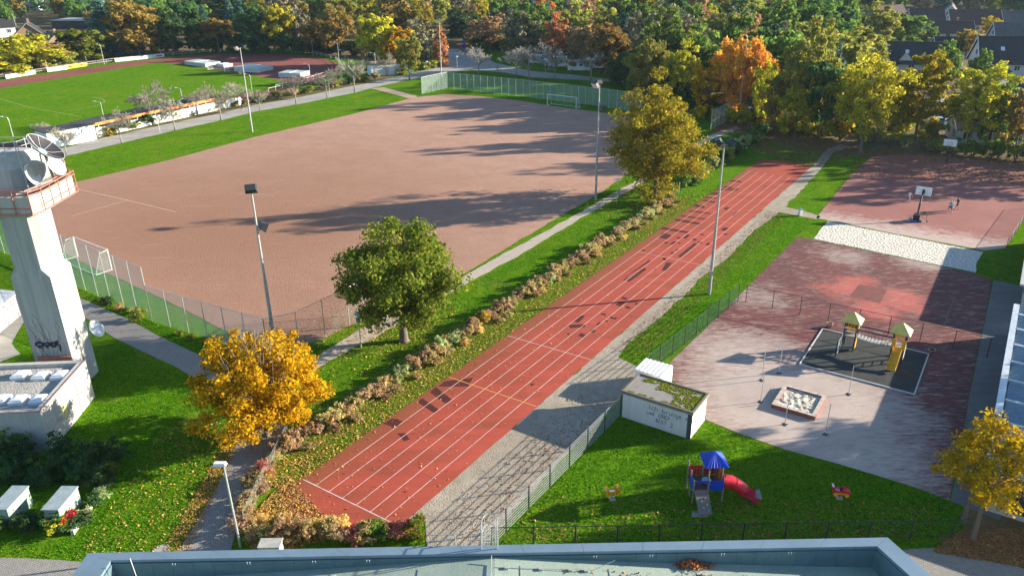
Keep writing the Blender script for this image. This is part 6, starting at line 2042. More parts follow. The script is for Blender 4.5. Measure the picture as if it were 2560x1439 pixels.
for i, (px, top, lb_) in enumerate((((167, 387), 292, 'bare tree in front of the white clubhouse beside the tower'), ((113, 352), 290, 'bare tree half hidden behind the big black dish'), ((304, 357), 262, 'bare leaning tree right of the white clubhouse'), ((382, 312), 184, 'tallest bare tree in front of the stand, with a few orange leaves'), ((438, 326), 222, 'bare tree on the grass edge in front of the stand'), ((495, 287), 207, 'bare tree behind the path near the stand end'), ((553, 301), 192, 'bare tree left of the pedestrian on the path'), ((596, 265), 188, 'bare tree behind the left floodlight mast'), ((651, 280), 205, 'small bare tree right of the left floodlight mast'), ((741, 262), 162, 'bare tree in front of the half hidden jump mat'), ((818, 245), 160, 'bare tree on the path edge right of the jump mats'), ((833, 217), 152, 'bare tree behind the planting bed by the rail'), ((887, 231), 118, 'tall bare tree beside the path fork'), ((904, 206), 130, 'bare tree left of the white garage'), ((966, 189), 122, 'small bare tree in front of the white garage'))):
    bare_tree(lb_, px, top, i % 4)
for i, (px, top, lb_, w) in enumerate((((1197, 190), 92, 'round bare tree at the gravel square', 1.15), ((1292, 193), 100, 'round bare tree right of the cyclist, left of a close pair', 1.15), ((1322, 203), 86, 'round bare tree right of the cyclist, right of a close pair', 1.3), ((1387, 197), 106, 'round bare tree left of the camper vans', 1.1), ((1477, 201), 105, 'round bare tree with some tan leaves by the camper vans', 1.3))):
    bare_tree(lb_, px, top, i % 4, TWIG2, 'round bare trees behind the far goal', w)

def gtree(px, base_y, top_y, half_px, col, kind='round', lod='far', where='', group=None):
    b = G(px, base_y)
    h = height_for(b, top_y)
    R = half_px * (b - Vector((0, 0, CAM_H))).length / CAM_F
    k = random.randrange(3)
    tm, cm = variant(kind, k, lod)
    return tree(where, b, tm, cm, LM[col], (R / 5.4, R / 5.4, h / 14.4), random.uniform(0, 6.28), group)
MAN = [
    (38, 186, 84, 72, 'lemon', 'round', 'yellow-green tree at the left edge behind the white banner'),
    (112, 172, 96, 46, 'brown', 'sparse', 'brown half bare tree in front of the brick house'),
    (160, 168, 122, 30, 'olive', 'round', 'small olive tree between the brick house and the rail'),
    (215, 155, 66, 46, 'oakgreen', 'round', 'round green tree right of the brick house'),
    (272, 143, 2, 50, 'teal', 'cone', 'tall blue-green cedar behind the stadium rail'),
    (350, 141, -8, 58, 'brown', 'round', 'big olive-brown tree above the long white banner'),
    (404, 137, 38, 22, 'yellow', 'round', 'narrow bright yellow tree beside the big brown tree'),
    (436, 138, 26, 30, 'dark', 'round', 'dark green tree right of the bright yellow tree'),
    (500, 128, 38, 44, 'dark', 'sparse', 'dark sparse tree behind the stadium rail, left of a golden top'),
    (556, 128, 40, 46, 'brown', 'round', 'dark tree with golden-brown top behind the stadium goal'),
    (640, 132, 12, 46, 'dark', 'round', 'broad dark green tree behind the covered jump mats'),
    (708, 132, 2, 34, 'lemon', 'round', 'tall tree with golden top behind the red stadium curve'),
    (752, 130, 18, 26, 'grey', 'sparse', 'bare grey tree right of the tall golden-topped tree'),
    (792, 136, 40, 34, 'brown', 'round', 'olive-gold tree behind the far stadium curve, left of two'),
    (850, 142, 24, 46, 'brown', 'round', 'round golden-brown tree behind the far stadium curve, right of two'),
    (918, 160, 46, 30, 'pink', 'sparse', 'greyish brown sparse tree left of the yellow trees'),
    (955, 168, 26, 44, 'lemon', 'round', 'yellow tree behind the white garage, farther of two'),
    (988, 172, 62, 42, 'gold', 'round', 'golden tree above the white garage, nearer of two'),
    (1024, 200, 84, 36, 'olive', 'sparse', 'pale olive half bare tree at the path by the garage'),
    (1048, 160, 42, 36, 'grey', 'sparse', 'bare grey tree behind the pale olive one'),
    (1103, 168, 66, 31, 'rust', 'cone', 'rusty red tree behind the far floodlight mast'),
    (1160, 112, 24, 46, 'dark', 'round', 'dark green tree behind the wood play house'),
    (1225, 128, 34, 50, 'pink', 'sparse', 'pinkish bare tree behind the gravel square'),
    (1300, 152, 26, 50, 'grey', 'sparse', 'greyish bare tree behind the pair of round bare trees'),
    (1342, 150, 18, 42, 'green', 'round', 'green tree above the camper vans'),
    (1390, 172, 36, 32, 'rust', 'round', 'pinkish rust tree left of the camper vans'),
    (1450, 178, 52, 42, 'pink', 'sparse', 'dull brownish sparse tree above the camper vans'),
    (1530, 195, 50, 52, 'brown', 'round', 'dark tree with golden top right of the camper vans'),
    (1650, 235, 30, 58, 'green', 'round', 'broad green tree above the right big maple'),
    (1615, 262, 86, 56, 'olive', 'round', 'olive-gold tree above the ball-stop fence'),
    (1560, 215, 120, 44, 'dark', 'round', 'dark low tree at the end of the ball-stop fence'),
    (1700, 270, 108, 40, 'oakgold', 'round', 'gold-green tree left of the orange trees'),
    (1760, 290, 150, 46, 'gold', 'sparse', 'golden tree low in front of the orange trees'),
    (1822, 292, 76, 52, 'orange', 'round', 'tall orange-red tree left of the far right mast'),
    (1880, 300, 100, 46, 'orange', 'round', 'orange-red tree right of the far right mast'),
    (1900, 316, 150, 34, 'lemon', 'sparse', 'yellowish tree with dark trunk right of the far mast'),
    (1935, 326, 180, 36, 'brown', 'sparse', 'olive-brown tree behind the dark hedge end'),
    (2000, 330, 62, 66, 'olive', 'round', 'broad bright green tree above the far track end'),
    (1985, 344, 205, 44, 'oakgold', 'round', 'low gold-green tree at the far track end'),
    (2052, 342, 140, 50, 'dark', 'round', 'dark tree left of the court maple'),
    (2100, 350, 150, 56, 'oakgold', 'round', 'gold-green tree close behind the court maple'),
    (2222, 350, 190, 46, 'lemon', 'round', 'yellow-green tree between the court maple and its neighbour'),
    (2470, 362, 192, 46, 'green', 'round', 'green tree right of the golden court-side tree'),
    (2535, 380, 205, 44, 'brown', 'sparse', 'olive-brown tree near the right edge'),
    (2412, 148, 66, 32, 'brown', 'sparse', 'brownish garden tree between the dark roofs'),
    (2476, 92, 44, 22, 'yellow', 'round', 'small yellow tree between the houses on the right'),
    (2366, 90, 66, 16, 'rust', 'round', 'small red tree beside the cream house'),
    (2312, 102, 80, 18, 'yellow', 'round', 'small yellowish tree below the cream house'),
    (2250, 118, 28, 46, 'green', 'round', 'green tree left of the cream house'),
    (2190, 132, 12, 44, 'olive', 'round', 'olive green tree left of the house group'),
]
for px, by, ty, hp, col, kind, lb_ in MAN:
    gtree(px, by, ty, hp, col, kind, 'near' if by > 230 else 'far', lb_)
hero('tall sparse yellow-green maple at the edge of the basketball court', G(2150, 381), 31, 15.2, 5.6, 2.8, 130, 14000, 0.30, LM['lemon'], 0.30, cl_r=0.2, lop=0.3, n_max=90, shape='vase')
hero('gold-green court-side tree, second from the court maple', G(2286, 352), 32, 14.8, 4.6, 2.2, 120, 14000, 0.30, LM['oakgold'], 0.26, cl_r=0.2, lop=0.32, n_max=70)
hero('golden court-side tree with curved trunk behind the far hoop', G(2418, 366), 33, 14.0, 4.4, 2.6, 120, 13000, 0.30, LM['oakgold'], 0.26, cl_r=0.2, lop=0.32, n_max=70, lean=(0.8, 0))

# ---- wood behind: rows of individual trees
houses_keep = []      # (centre, radius) kept free for houses
for px, py, r in ((20, 110, 16), (90, 112, 14), (170, 70, 16), (130, 130, 12), (2275, 165, 17), (2505, 190, 17), (2530, 110, 16), (2300, 80, 12), (2225, 72, 14), (2400, 85, 18), (2370, 140, 12), (2460, 140, 10)):
    houses_keep.append((G(px, py), r))
front = [(-200, 190), (0, 165), (200, 138), (330, 128), (450, 118), (600, 112), (760, 114), (860, 125), (1000, 140), (1100, 118), (1240, 108), (1380, 140), (1500, 160), (1600, 200), (1700, 238), (1800, 268), (1900, 290), (2000, 308), (2100, 320), (2220, 325), (2400, 332), (2700, 350)]
def front_y(px):
    for (a, ya), (b, yb) in zip(front, front[1:]):
        if a <= px <= b:
            return ya + (yb - ya) * (px - a) / (b - a)
    return front[0][1] if px < front[0][0] else front[-1][1]
rd = random.Random(77)
n_w = 0
wood_label = {c: '%s tree in the dense wood beyond the sports ground' % COLWORD[c] for c in COLWORD}
Y = 150.0
while Y < 430 and n_w < 296:
    X = -0.72 * Y - 10
    while X < 0.72 * Y + 12:
        p = Vector((X + rd.uniform(-3, 3), Y + rd.uniform(-4, 4), 0))
        X += rd.uniform(9.5, 13.5) * (1 if Y < 280 else 1.5)
        qx, qy = proj(p)
        if not -80 < qx < 2640 or qy > front_y(qx) - 3:
            continue
        if any((p - c).length < r for c, r in houses_keep):
            continue
        if qx > 2150 and p.y < 330 and rd.random() < 0.72:      # gardens between the houses on the right
            continue
        if qx < 330 and rd.random() < 0.5:
            continue
        if proj(p + Vector((0, 0, 17)))[1] < -260 and rd.random() < 0.6:
            continue
        if qx < 700:
            col = rd.choices(['dark', 'green', 'brown', 'oakgold', 'grey', 'teal', 'pink'], [2, 2, 3, 1.6, 1.6, 1, 1])[0]
        elif qx < 1150:
            col = rd.choices(['dark', 'green', 'brown', 'oakgold', 'grey', 'pink', 'olive'], [2, 3, 1.5, 1.4, 2, 1.5, 2])[0]
        else:
            col = rd.choices(['dark', 'green', 'olive', 'oakgold', 'grey', 'pink', 'teal', 'orange'], [2.5, 5, 4, 1.4, 1.2, 1.0, 1.2, 0.3])[0]
        kind = rd.choice(['round', 'round', 'vase']) if col not in ('grey', 'pink', 'teal') else ('sparse' if col != 'teal' else 'cone')
        h = rd.uniform(11.5, 17.5) if qx > 330 else rd.uniform(7, 12)
        if qx > 2150 and p.y < 330:
            h *= 0.55
        R = h * rd.uniform(0.30, 0.42)
        tm, cm = variant(kind, rd.randrange(3), 'far')
        reg = next(w for lim, w in ((330, 'by the upper left houses'), (700, 'behind the far stadium rail'), (900, 'behind the red stadium curve'), (1100, 'behind the white garage'), (1300, 'behind the gravel square'), (1520, 'behind the camper vans'), (1720, 'behind the ball-stop fence'), (1950, 'behind the orange-red trees'), (2180, 'beyond the track end'), (9999, 'by the upper right houses')) if qx < lim)
        row = 'tall ' if h > 15.5 else 'low ' if h < 12 else ''
        far_ = 'far back in the wood' if p.y > 300 else 'deep in the wood' if qy < front_y(qx) - 28 else 'at the front of the wood'
        tree('%s%s tree %s %s' % (row, COLWORD[col], far_, reg), p, tm, cm, LM[col], (R / 5.4, R / 5.4, h / 14.4), rd.uniform(0, 6.28), 'trees of the dense wood')
        n_w += 1
    Y += 11.0 if Y < 260 else 17.0
print('wood trees', n_w, Y)
# far wood on the horizon: one mass
r = np.random.default_rng(3)
n = 26000
P = np.stack([r.uniform(-420, 420, n), r.uniform(385, 620, n), np.zeros(n)], 1)
P[:, 2] = 2 + r.random(n) ** 0.6 * (9 + 4.5 * np.array([noise.noise(Vector((x * 0.06, y * 0.06, 0))) for x, y, _ in P]))
V, F = leaf_quads(P, np.tile([0, -0.5, 0.6], (n, 1)), 2.6, r)
fwd = link('distant_wood', npmesh('distant_wood', V, F), LM['dark'])
struct(fwd, 'stuff')

# ---------------------------------------------------------------- shrubs and hedges
def shrub_mesh(seed, n_leaf=900, leaf=0.13, n_cl=26):
    cm, C, rc = crown(seed, 0.62, 0.12, 1.25, n_cl, n_leaf, leaf, cl_r=0.34, lop=0.35, inner=0.2)
    rr = random.Random(seed)
    mb = MB()
    for i in range(12):
        c = Vector(C[i % len(C)])
        mb.path([(rr.uniform(-0.1, 0.1), rr.uniform(-0.1, 0.1), -0.02), c * 0.55, c], [0.025, 0.018, 0.008], 4, False)
    return mb.mesh('stems', True), cm
SH_NEAR = [shrub_mesh(40 + k, 1500, 0.085, 34) for k in range(4)]
SH_MID = [shrub_mesh(60 + k, 700, 0.15) for k in range(4)]
SH_FAR = [shrub_mesh(80 + k, 420, 0.23) for k in range(3)]
def shrub(label, loc, size, col, lod=SH_MID, group=None, name='shrub'):
    t = thing(name, label, 'shrub', loc, random.uniform(0, 6.28), group)
    t.scale = (size[0] / 1.3, size[0] / 1.3, size[1] / 1.3)
    sm, cm = random.choice(lod)
    for nm, me, m in (('stems', sm, BARK), ('foliage', cm, LM[col])):
        o = link(nm, me, None, t)
        if not me.materials:
            me.materials.append(m)
        o.material_slots[0].link = 'OBJECT'
        o.material_slots[0].material = m
    return t
def hedge(cols, wts, p, q, step, size, label, group, lod=SH_MID, jit=0.25, skip=0.0):
    n = max(1, int((q - p).length / step))
    for k in range(n + 1):
        if random.random() < skip:
            continue
        c = random.choices(cols, wts)[0]
        s = random.uniform(0.75, 1.3)
        g = p.lerp(q, (k + random.uniform(-0.3, 0.3)) / n) + Vector((random.uniform(-jit, jit), random.uniform(-jit, jit), 0))
        shrub(label % COLWORD[c], g, (size[0] * random.uniform(0.85, 1.25), size[1] * s), c, lod, group)
random.seed(21)
secs = ['nearest the golden tree', 'beside the big green maple', 'beyond the big green maple', 'near the floodlight shadow', 'halfway to the right maple', 'below the right maple']
for k in range(6):
    a_, b_ = 28.6 + k * 11.3, 28.6 + (k + 1) * 11.3
    hedge(['mixa', 'mixb', 'mixc', 'sage', 'yellow'], [4, 3, 3, 0.6, 0.25], L(a_, -38.75), L(b_, -38.7), 0.66, (1.15, 1.08), '%s shrub of the track hedge ' + secs[k], 'shrubs of the hedge along the track', SH_MID, 0.2, 0.08)
    hedge(['mixa', 'mixb', 'tan'], [3, 3, 1], L(a_, -37.9), L(b_, -37.8), 2.2, (0.9, 0.45), 'low %s growth at the hedge foot ' + secs[k], 'low growth at the hedge foot', SH_MID, 0.3, 0.25)
hedge(['dark', 'sage', 'green', 'olive'], [3, 2, 2, 1.5], G(1712, 470), G(1915, 332), 1.3, (2.2, 2.0), '%s shrub of the dark hedge at the far end of the track', 'shrubs of the dark far hedge', SH_MID, 0.4)
hedge(['mixa', 'mixb', 'mixc', 'lemon'], [2, 3, 2, 1], G(716, 1110), G(640, 1215), 0.8, (1.2, 1.0), '%s shrub between the paver path and the track', 'shrubs between paver path and track', SH_NEAR, 0.25)
hedge(['wine', 'mixa', 'mixb', 'mixc'], [0.8, 2, 2, 2], G(652, 1195), G(606, 1318), 0.7, (1.35, 1.25), '%s shrub at the near left corner of the track', 'shrubs at the near left track corner', SH_NEAR, 0.35)
hedge(['wine', 'mixa', 'green', 'mixc', 'mixb'], [2, 2.5, 1.0, 2.4, 2], Vector((-15.6, 36.9, 0)), Vector((-6.6, 36.9, 0)), 0.62, (1.35, 1.25), '%s shrub of the red hedge at the near end of the track', 'shrubs of the red hedge at the school roof', SH_NEAR, 0.35)
hedge(['wine', 'tan', 'oakgold'], [2, 3, 2], Vector((-15.8, 38.2, 0)), Vector((-11.0, 37.6, 0)), 0.8, (1.1, 0.8), '%s shrub behind the red hedge', 'low shrubs behind the red hedge', SH_NEAR, 0.4)
shrub('bright green shrub at the end of the red hedge by the barrier', Vector((-5.9, 36.9, 0)), (1.7, 1.5), 'oakgreen', SH_NEAR)
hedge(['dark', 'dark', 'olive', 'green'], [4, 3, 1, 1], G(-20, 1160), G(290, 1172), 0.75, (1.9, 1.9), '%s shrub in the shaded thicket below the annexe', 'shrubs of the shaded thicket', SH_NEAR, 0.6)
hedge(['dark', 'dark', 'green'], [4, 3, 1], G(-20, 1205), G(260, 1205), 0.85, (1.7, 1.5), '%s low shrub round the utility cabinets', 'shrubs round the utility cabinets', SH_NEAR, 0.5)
hedge(['dark', 'olive', 'tan', 'green'], [3, 2, 1.2, 1.4], G(-20, 1318), G(150, 1322), 0.7, (1.5, 1.15), '%s shrub in front of the utility cabinets', 'shrubs in front of the utility cabinets', SH_NEAR, 0.45)
shrub('scarlet leaved shrub beside the right utility cabinet', G(178, 1312), (1.3, 1.1), 'scarlet', SH_NEAR)
shrub('yellow-green shrub beside the scarlet one', G(150, 1325), (1.5, 1.1), 'lemon', SH_NEAR)
hedge(['sage', 'dark', 'green'], [2, 2, 1], G(205, 1315), G(285, 1190), 0.8, (1.1, 0.9), '%s shrub along the low garden wall', 'shrubs along the garden wall', SH_NEAR, 0.25)
shrub('tall green shrub against the graffiti front of the annexe', G(40, 1138), (2.4, 2.6), 'green', SH_NEAR)
for px, s, c, lb_ in (((348, 800), (1.5, 1.2), 'olive', 'olive bush at the foot of the tall ball fence'), ((270, 762), (1.3, 0.9), 'dark', 'dark bush at the fence near the tower'), ((300, 775), (1.0, 0.7), 'tan', 'tan tuft at the fence near the tower'), ((450, 838), (1.0, 0.5), 'olive', 'low olive growth at the lower pale fence')):
    shrub(lb_, G(*px), s, c)
hedge(['olive', 'tan', 'dark'], [2, 2, 1], G(225, 735), G(540, 876), 2.0, (0.8, 0.4), 'low %s growth along the near fence foot', 'low growth along the near fence', SH_MID, 0.2, 0.25)
# planting bed by the stand
for px, s, c, lb_ in (((308, 326), (4.0, 2.6), 'dark', 'dark bush in front of the stand, left of two'), ((278, 338), (3.0, 1.8), 'brown', 'brownish bush beside the white clubhouse'), ((362, 314), (4.2, 2.4), 'dark', 'dark bush in front of the stand, right of two'), ((335, 322), (2.6, 1.6), 'green', 'green bush between the two dark ones')):
    shrub(lb_, G(*px), s, c, SH_FAR)
hedge(['brown', 'dark', 'olive'], [2, 2, 1.5], G(400, 305), G(640, 253), 3.2, (2.2, 1.0), 'low %s bush along the stand wall', 'low bushes along the stand wall', SH_FAR, 0.4)
hedge(['dark', 'brown', 'olive', 'tan'], [3, 1.5, 2, 0.6], G(645, 256), G(930, 200), 2.6, (2.4, 1.6), '%s bush in the bed beside the stadium rail', 'bushes beside the near stadium rail', SH_FAR, 0.7)
# forest edge shrubs
hedge(['olive', 'brown', 'green', 'dark', 'rust'], [2, 2, 2, 1.5, 0.5], G(-20, 179), G(410, 125), 4.2, (5.0, 3.4), '%s bush along the far stadium rail', 'bushes along the far left stadium rail', SH_FAR, 1.2)
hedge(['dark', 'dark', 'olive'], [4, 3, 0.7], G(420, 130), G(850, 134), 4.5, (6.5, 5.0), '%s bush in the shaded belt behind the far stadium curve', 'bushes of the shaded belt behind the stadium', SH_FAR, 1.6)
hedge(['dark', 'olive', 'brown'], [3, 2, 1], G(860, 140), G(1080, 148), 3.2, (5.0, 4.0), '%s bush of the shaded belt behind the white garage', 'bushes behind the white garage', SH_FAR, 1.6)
hedge(['dark', 'olive'], [3, 2], G(1180, 112), G(1420, 150), 4.0, (5.5, 4.0), '%s bush of the wood edge behind the gravel square', 'bushes behind the gravel square', SH_FAR, 1.5)
hedge(['olive', 'dark', 'lemon'], [2, 2, 1], G(1000, 186), G(1090, 168), 2.2, (3.0, 2.2), '%s bush between the garage and the far mast', 'bushes by the white garage', SH_FAR, 0.8)
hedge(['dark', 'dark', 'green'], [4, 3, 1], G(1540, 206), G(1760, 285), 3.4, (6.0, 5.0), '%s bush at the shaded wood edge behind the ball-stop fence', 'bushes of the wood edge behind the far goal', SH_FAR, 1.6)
hedge(['gold', 'lemon', 'brown', 'oakgold'], [1, 2, 2, 2], G(1700, 290), G(1905, 318), 2.4, (2.6, 2.2), '%s bush below the orange trees', 'bushes below the orange trees', SH_FAR, 1.0)
hedge(['dark', 'green', 'gold', 'oakgold', 'lemon'], [2, 2, 1.6, 2, 2], G(1925, 322), G(2110, 352), 2.4, (3.4, 2.6), '%s bush behind the far end of the track', 'bushes behind the far track end', SH_MID, 0.8)
hedge(['lemon', 'oakgold', 'green', 'pink', 'olive'], [3, 2, 2, 1, 2], G(2115, 352), G(2330, 372), 1.9, (2.8, 2.2), '%s bush behind the far court fence', 'bushes behind the far court fence', SH_MID, 0.6)
hedge(['olive', 'green', 'lemon', 'dark'], [3, 3, 1.5, 1.5], G(2335, 378), G(2600, 412), 1.8, (3.0, 2.6), '%s bush behind the far hoop', 'bushes behind the far hoop', SH_MID, 0.6)
hedge(['green', 'dark', 'pink', 'olive'], [2, 2, 1, 2], G(2140, 330), G(2600, 365), 3.0, (3.4, 2.8), '%s garden bush behind the court-side trees', 'garden bushes behind the court-side trees', SH_FAR, 2.0)
for px, s, c, lb_ in (((1895, 312), (2.0, 3.6), 'lemon', 'bright yellow-green cone bush at the far right mast'), ((1862, 305), (1.6, 3.0), 'yellow', 'yellow slim bush left of the far right mast'), ((2470, 188), (3.0, 1.8), 'dark', 'clipped dark ball bush in front of the white house, left of three'), ((2490, 190), (3.0, 1.8), 'dark', 'clipped dark ball bush in front of the white house, middle of three'), ((2508, 193), (3.0, 1.8), 'dark', 'clipped dark ball bush in front of the white house, right of three'), ((2390, 150), (2.6, 7.0), 'dark', 'slim dark conifer beside the garage roof'), ((2362, 148), (2.6, 5.0), 'dark', 'smaller slim dark conifer left of it')):
    shrub(lb_, G(*px), s, c, SH_FAR)

# ---------------------------------------------------------------- fallen leaves
LEAFG = leafmat('fallen_yellow_leaves', [(0.36, 0.19, 0.04), (0.44, 0.25, 0.06), (0.26, 0.12, 0.035), (0.18, 0.085, 0.03), (0.40, 0.28, 0.10)], 0.0, False, 1.3)
LEAFB = leafmat('fallen_brown_leaves', [(0.26, 0.13, 0.05), (0.34, 0.18, 0.07), (0.18, 0.09, 0.04), (0.40, 0.24, 0.10)], 0.0, False, 0.9)
def fallen(name, n, sampler, mat, size=0.09, z=0.04):
    r = np.random.default_rng(n)
    P = sampler(r, n)
    P = np.column_stack([P[:, 0], P[:, 1], np.full(len(P), z) + r.random(len(P)) * 0.02])
    V, F = leaf_quads(P, np.tile([0, 0, 1.6], (len(P), 1)), size, r, 1.0)
    return struct(link(name, npmesh(name, V, F), mat), 'stuff')
def site_strip(d0, d1, n0, n1, pw=1.0, pn=1.0):
    def f(r, n):
        d = d0 + (d1 - d0) * r.random(n) ** pw
        m = n0 + (n1 - n0) * r.random(n) ** pn
        return np.column_stack([d * DV.x + m * NV.x, d * DV.y + m * NV.y])
    return f
def quadr(*px):
    c = [G(*q) for q in px]
    def f(r, n):
        u, v = r.random(n)[:, None], r.random(n)[:, None]
        a, b, d, e = [np.array(q.xy) for q in c]
        return (a * (1 - u) + b * u) * (1 - v) + (e * (1 - u) + d * u) * v
    return f
def blobs(c, s):
    q = np.array(c.xy)
    return lambda r, n: q + r.normal(size=(n, 2)) * np.array(s)
fallen('fallen_leaves_along_hedge', 9000, site_strip(26, 100, -38.6, -35.6, 1.5, 1.0), LEAFG, 0.085)
fallen('fallen_leaves_at_track_corner', 9000, quadr((600, 1320), (722, 1190), (860, 1340), (640, 1390)), LEAFG, 0.075, 0.045)
fallen('fallen_leaves_by_paver_path', 4200, quadr((400, 1390), (590, 1060), (610, 1080), (470, 1390)), LEAFG, 0.065)
fallen('fallen_leaves_on_left_lawn', 1800, quadr((180, 1400), (420, 1060), (600, 1060), (440, 1400)), LEAFG, 0.075)
fallen('fallen_leaves_under_green_maple', 5000, blobs(G(985, 835), (4.2, 4.0)), LEAFG, 0.085)
fallen('fallen_leaves_under_golden_tree', 2500, blobs(G(690, 1070), (2.6, 2.6)), LEAFG, 0.08, 0.05)
fallen('fallen_leaves_on_running_track', 900, site_strip(26, 75, -35.4, -27.2, 1.3, 1.2), LEAFG, 0.07, 0.045)
fallen('fallen_leaves_on_gravel', 2200, site_strip(29, 48, -26.0, -21.3, 1.0, 0.6), LEAFB, 0.08, 0.035)
fallen('fallen_leaves_on_grass_strip', 4200, site_strip(55, 100, -26.3, -23.4, 1.0, 1.0), LEAFB, 0.085, 0.035)
fallen('fallen_leaves_on_play_lawn', 1500, quadr((1290, 1350), (1330, 1230), (2330, 1260), (2330, 1350)), LEAFB, 0.10)
fallen('fallen_leaves_at_far_track_end', 9000, quadr((1850, 365), (1985, 325), (2180, 380), (2010, 425)), LEAFB, 0.14, 0.04)
fallen('fallen_leaves_on_far_court', 9000, quadr((2110, 440), (2160, 372), (2640, 400), (2600, 465)), LEAFB, 0.15, 0.04)
fallen('fallen_leaves_in_corner', 7000, quadr((2330, 1380), (2400, 1325), (2600, 1320), (2600, 1425)), LEAFB, 0.10, 0.03)
fallen('fallen_leaves_far_mast', 4000, quadr((1780, 330), (1800, 290), (1920, 305), (1880, 345)), LEAFB, 0.16, 0.03)
fallen('fallen_leaves_under_right_maple', 2600, blobs(G(1620, 500), (4.5, 4.0)), LEAFG, 0.10)
# leaf pile on the roof
r = np.random.default_rng(9)
n = 1100
c = G(1726, 1392, 7.7)
P = np.column_stack([c.x + r.normal(size=n) * 0.42, Ai.y + (Bi.y - Ai.y) * (c.x - Ai.x) / (Bi.x - Ai.x) - 0.1 - np.abs(r.normal(size=n)) * 0.16, np.zeros(n)])
P[:, 2] = floor_z(c.x) + 0.02 + 0.30 * r.random(n) * np.exp(-((P[:, 0] - c.x) / 0.42) ** 2)
V, F = leaf_quads(P, np.tile([0, 0, 0.8], (n, 1)), 0.075, r)
struct(link('leaf_pile_on_roof', npmesh('leaf_pile', V, F), leafmat('wet_brown_leaves', [(0.18, 0.06, 0.03), (0.28, 0.11, 0.04), (0.10, 0.04, 0.02), (0.36, 0.17, 0.06)], 0, False)), 'stuff')
n = 260
P = np.column_stack([r.uniform(2, 15, n), 26.3 - r.random(n) ** 2 * 2.2, np.zeros(n)])
P[:, 2] = [floor_z(x) + 0.02 for x in P[:, 0]]
V, F = leaf_quads(P, np.tile([0, 0, 1.5], (n, 1)), 0.06, r)
struct(link('loose_leaves_on_roof', npmesh('loose_leaves', V, F), bpy.data.materials['wet_brown_leaves']), 'stuff')

# ---------------------------------------------------------------- grass blades on the nearer lawns
def poly_sampler(poly, dens, r):
    p = np.array([(v.x, v.y) for v in poly])
    lo, hi = p.min(0), p.max(0)
    n = int((hi - lo).prod() * dens)
    q = lo + r.random((n, 2)) * (hi - lo)
    ins = np.zeros(n, bool)
    j = len(p) - 1
    for i in range(len(p)):
        c = ((p[i, 1] > q[:, 1]) != (p[j, 1] > q[:, 1])) & (q[:, 0] < (p[j, 0] - p[i, 0]) * (q[:, 1] - p[i, 1]) / (p[j, 1] - p[i, 1] + 1e-12) + p[i, 0])
        ins ^= c
        j = i
    return q[ins]
def lawn(name, poly, dens, h, mat, seed):
    r = np.random.default_rng(seed)
    q = poly_sampler(poly, dens, r)
    keep = np.array([noise.noise(Vector((x * 0.8, y * 0.8, seed))) for x, y in q]) > -0.38
    q = q[keep]
    n = len(q)
    a = r.random(n) * 6.283
    w = 0.05 * r.uniform(0.6, 1.4, n)
    hh = h * r.uniform(0.5, 1.4, n)
    t = np.column_stack([np.cos(a), np.sin(a), np.zeros(n)]) * w[:, None]
    b = np.column_stack([q, np.full(n, 0.0)])
    tip = b + np.column_stack([r.normal(size=(n, 2)) * 0.05, hh])
    V = np.stack([b - t, b + t, tip], 1).reshape(-1, 3)
    return struct(link(name, npmesh(name, V, np.arange(3 * n).reshape(-1, 3)), mat), 'stuff')
BLADE = leafmat('grass_blades', [(0.025, 0.12, 0.002), (0.055, 0.19, 0.003), (0.10, 0.26, 0.006), (0.17, 0.30, 0.015), (0.035, 0.14, 0.003)], 0.5, False, 1.35)
BLADE_Y = leafmat('dry_grass_blades', [(0.10, 0.17, 0.012), (0.18, 0.22, 0.02), (0.26, 0.25, 0.05), (0.30, 0.24, 0.08), (0.12, 0.18, 0.02)], 0.5, False, 1.4)
lawn('grass_on_left_lawn', GP((280, 860), (480, 952), (560, 985), (596, 1020), (600, 1065), (580, 1115), (535, 1215), (495, 1285), (440, 1375), (420, 1405), (215, 1400), (0, 1390), (0, 1345), (170, 1345), (260, 1230), (310, 1170), (150, 1130), (245, 995), (250, 900)), 110, 0.05, BLADE, 1)
lawn('grass_on_play_lawn', GP((1240, 1375), (1300, 1275), (1430, 1130), (1520, 1035), (1560, 1045), (1722, 1100), (1766, 1052), (1850, 1087), (1960, 1125), (2100, 1163), (2290, 1221), (2370, 1254), (2400, 1320), (2330, 1365)), 110, 0.05, BLADE, 2)
lawn('grass_between_hedge_and_track', [L(TD + d, n) for d, n in ((0, -35.6), (70, -35.6), (70, -38.2), (2, -38.4))], 90, 0.05, BLADE_Y, 3)
lawn('grass_between_path_and_hedge', GP((800, 945), (870, 885), (1000, 812), (1200, 697), (1394, 587), (1589, 474), (1640, 480), (1500, 580), (1300, 700), (1050, 860), (840, 990), (790, 1020)), 70, 0.05, BLADE, 4)
lawn('grass_between_pitch_and_path', GP((780, 900), (830, 858), (900, 815), (1080, 730), (1240, 640), (1410, 545), (1585, 450), (1560, 446), (1390, 552), (1170, 688), (960, 792), (780, 870)), 60, 0.05, BLADE, 5)
lawn('grass_on_strip_by_yard', GP((1548, 889), (1622, 819), (1722, 729), (1816, 650), (1880, 584), (1950, 533), (2040, 552), (1995, 588), (1868, 715), (1700, 880), (1612, 924)), 80, 0.05, BLADE, 6)
lawn('grass_by_tower', GP((210, 745), (320, 793), (420, 848), (552, 908), (560, 890), (440, 830), (330, 780), (220, 728)), 70, 0.08, BLADE, 7)
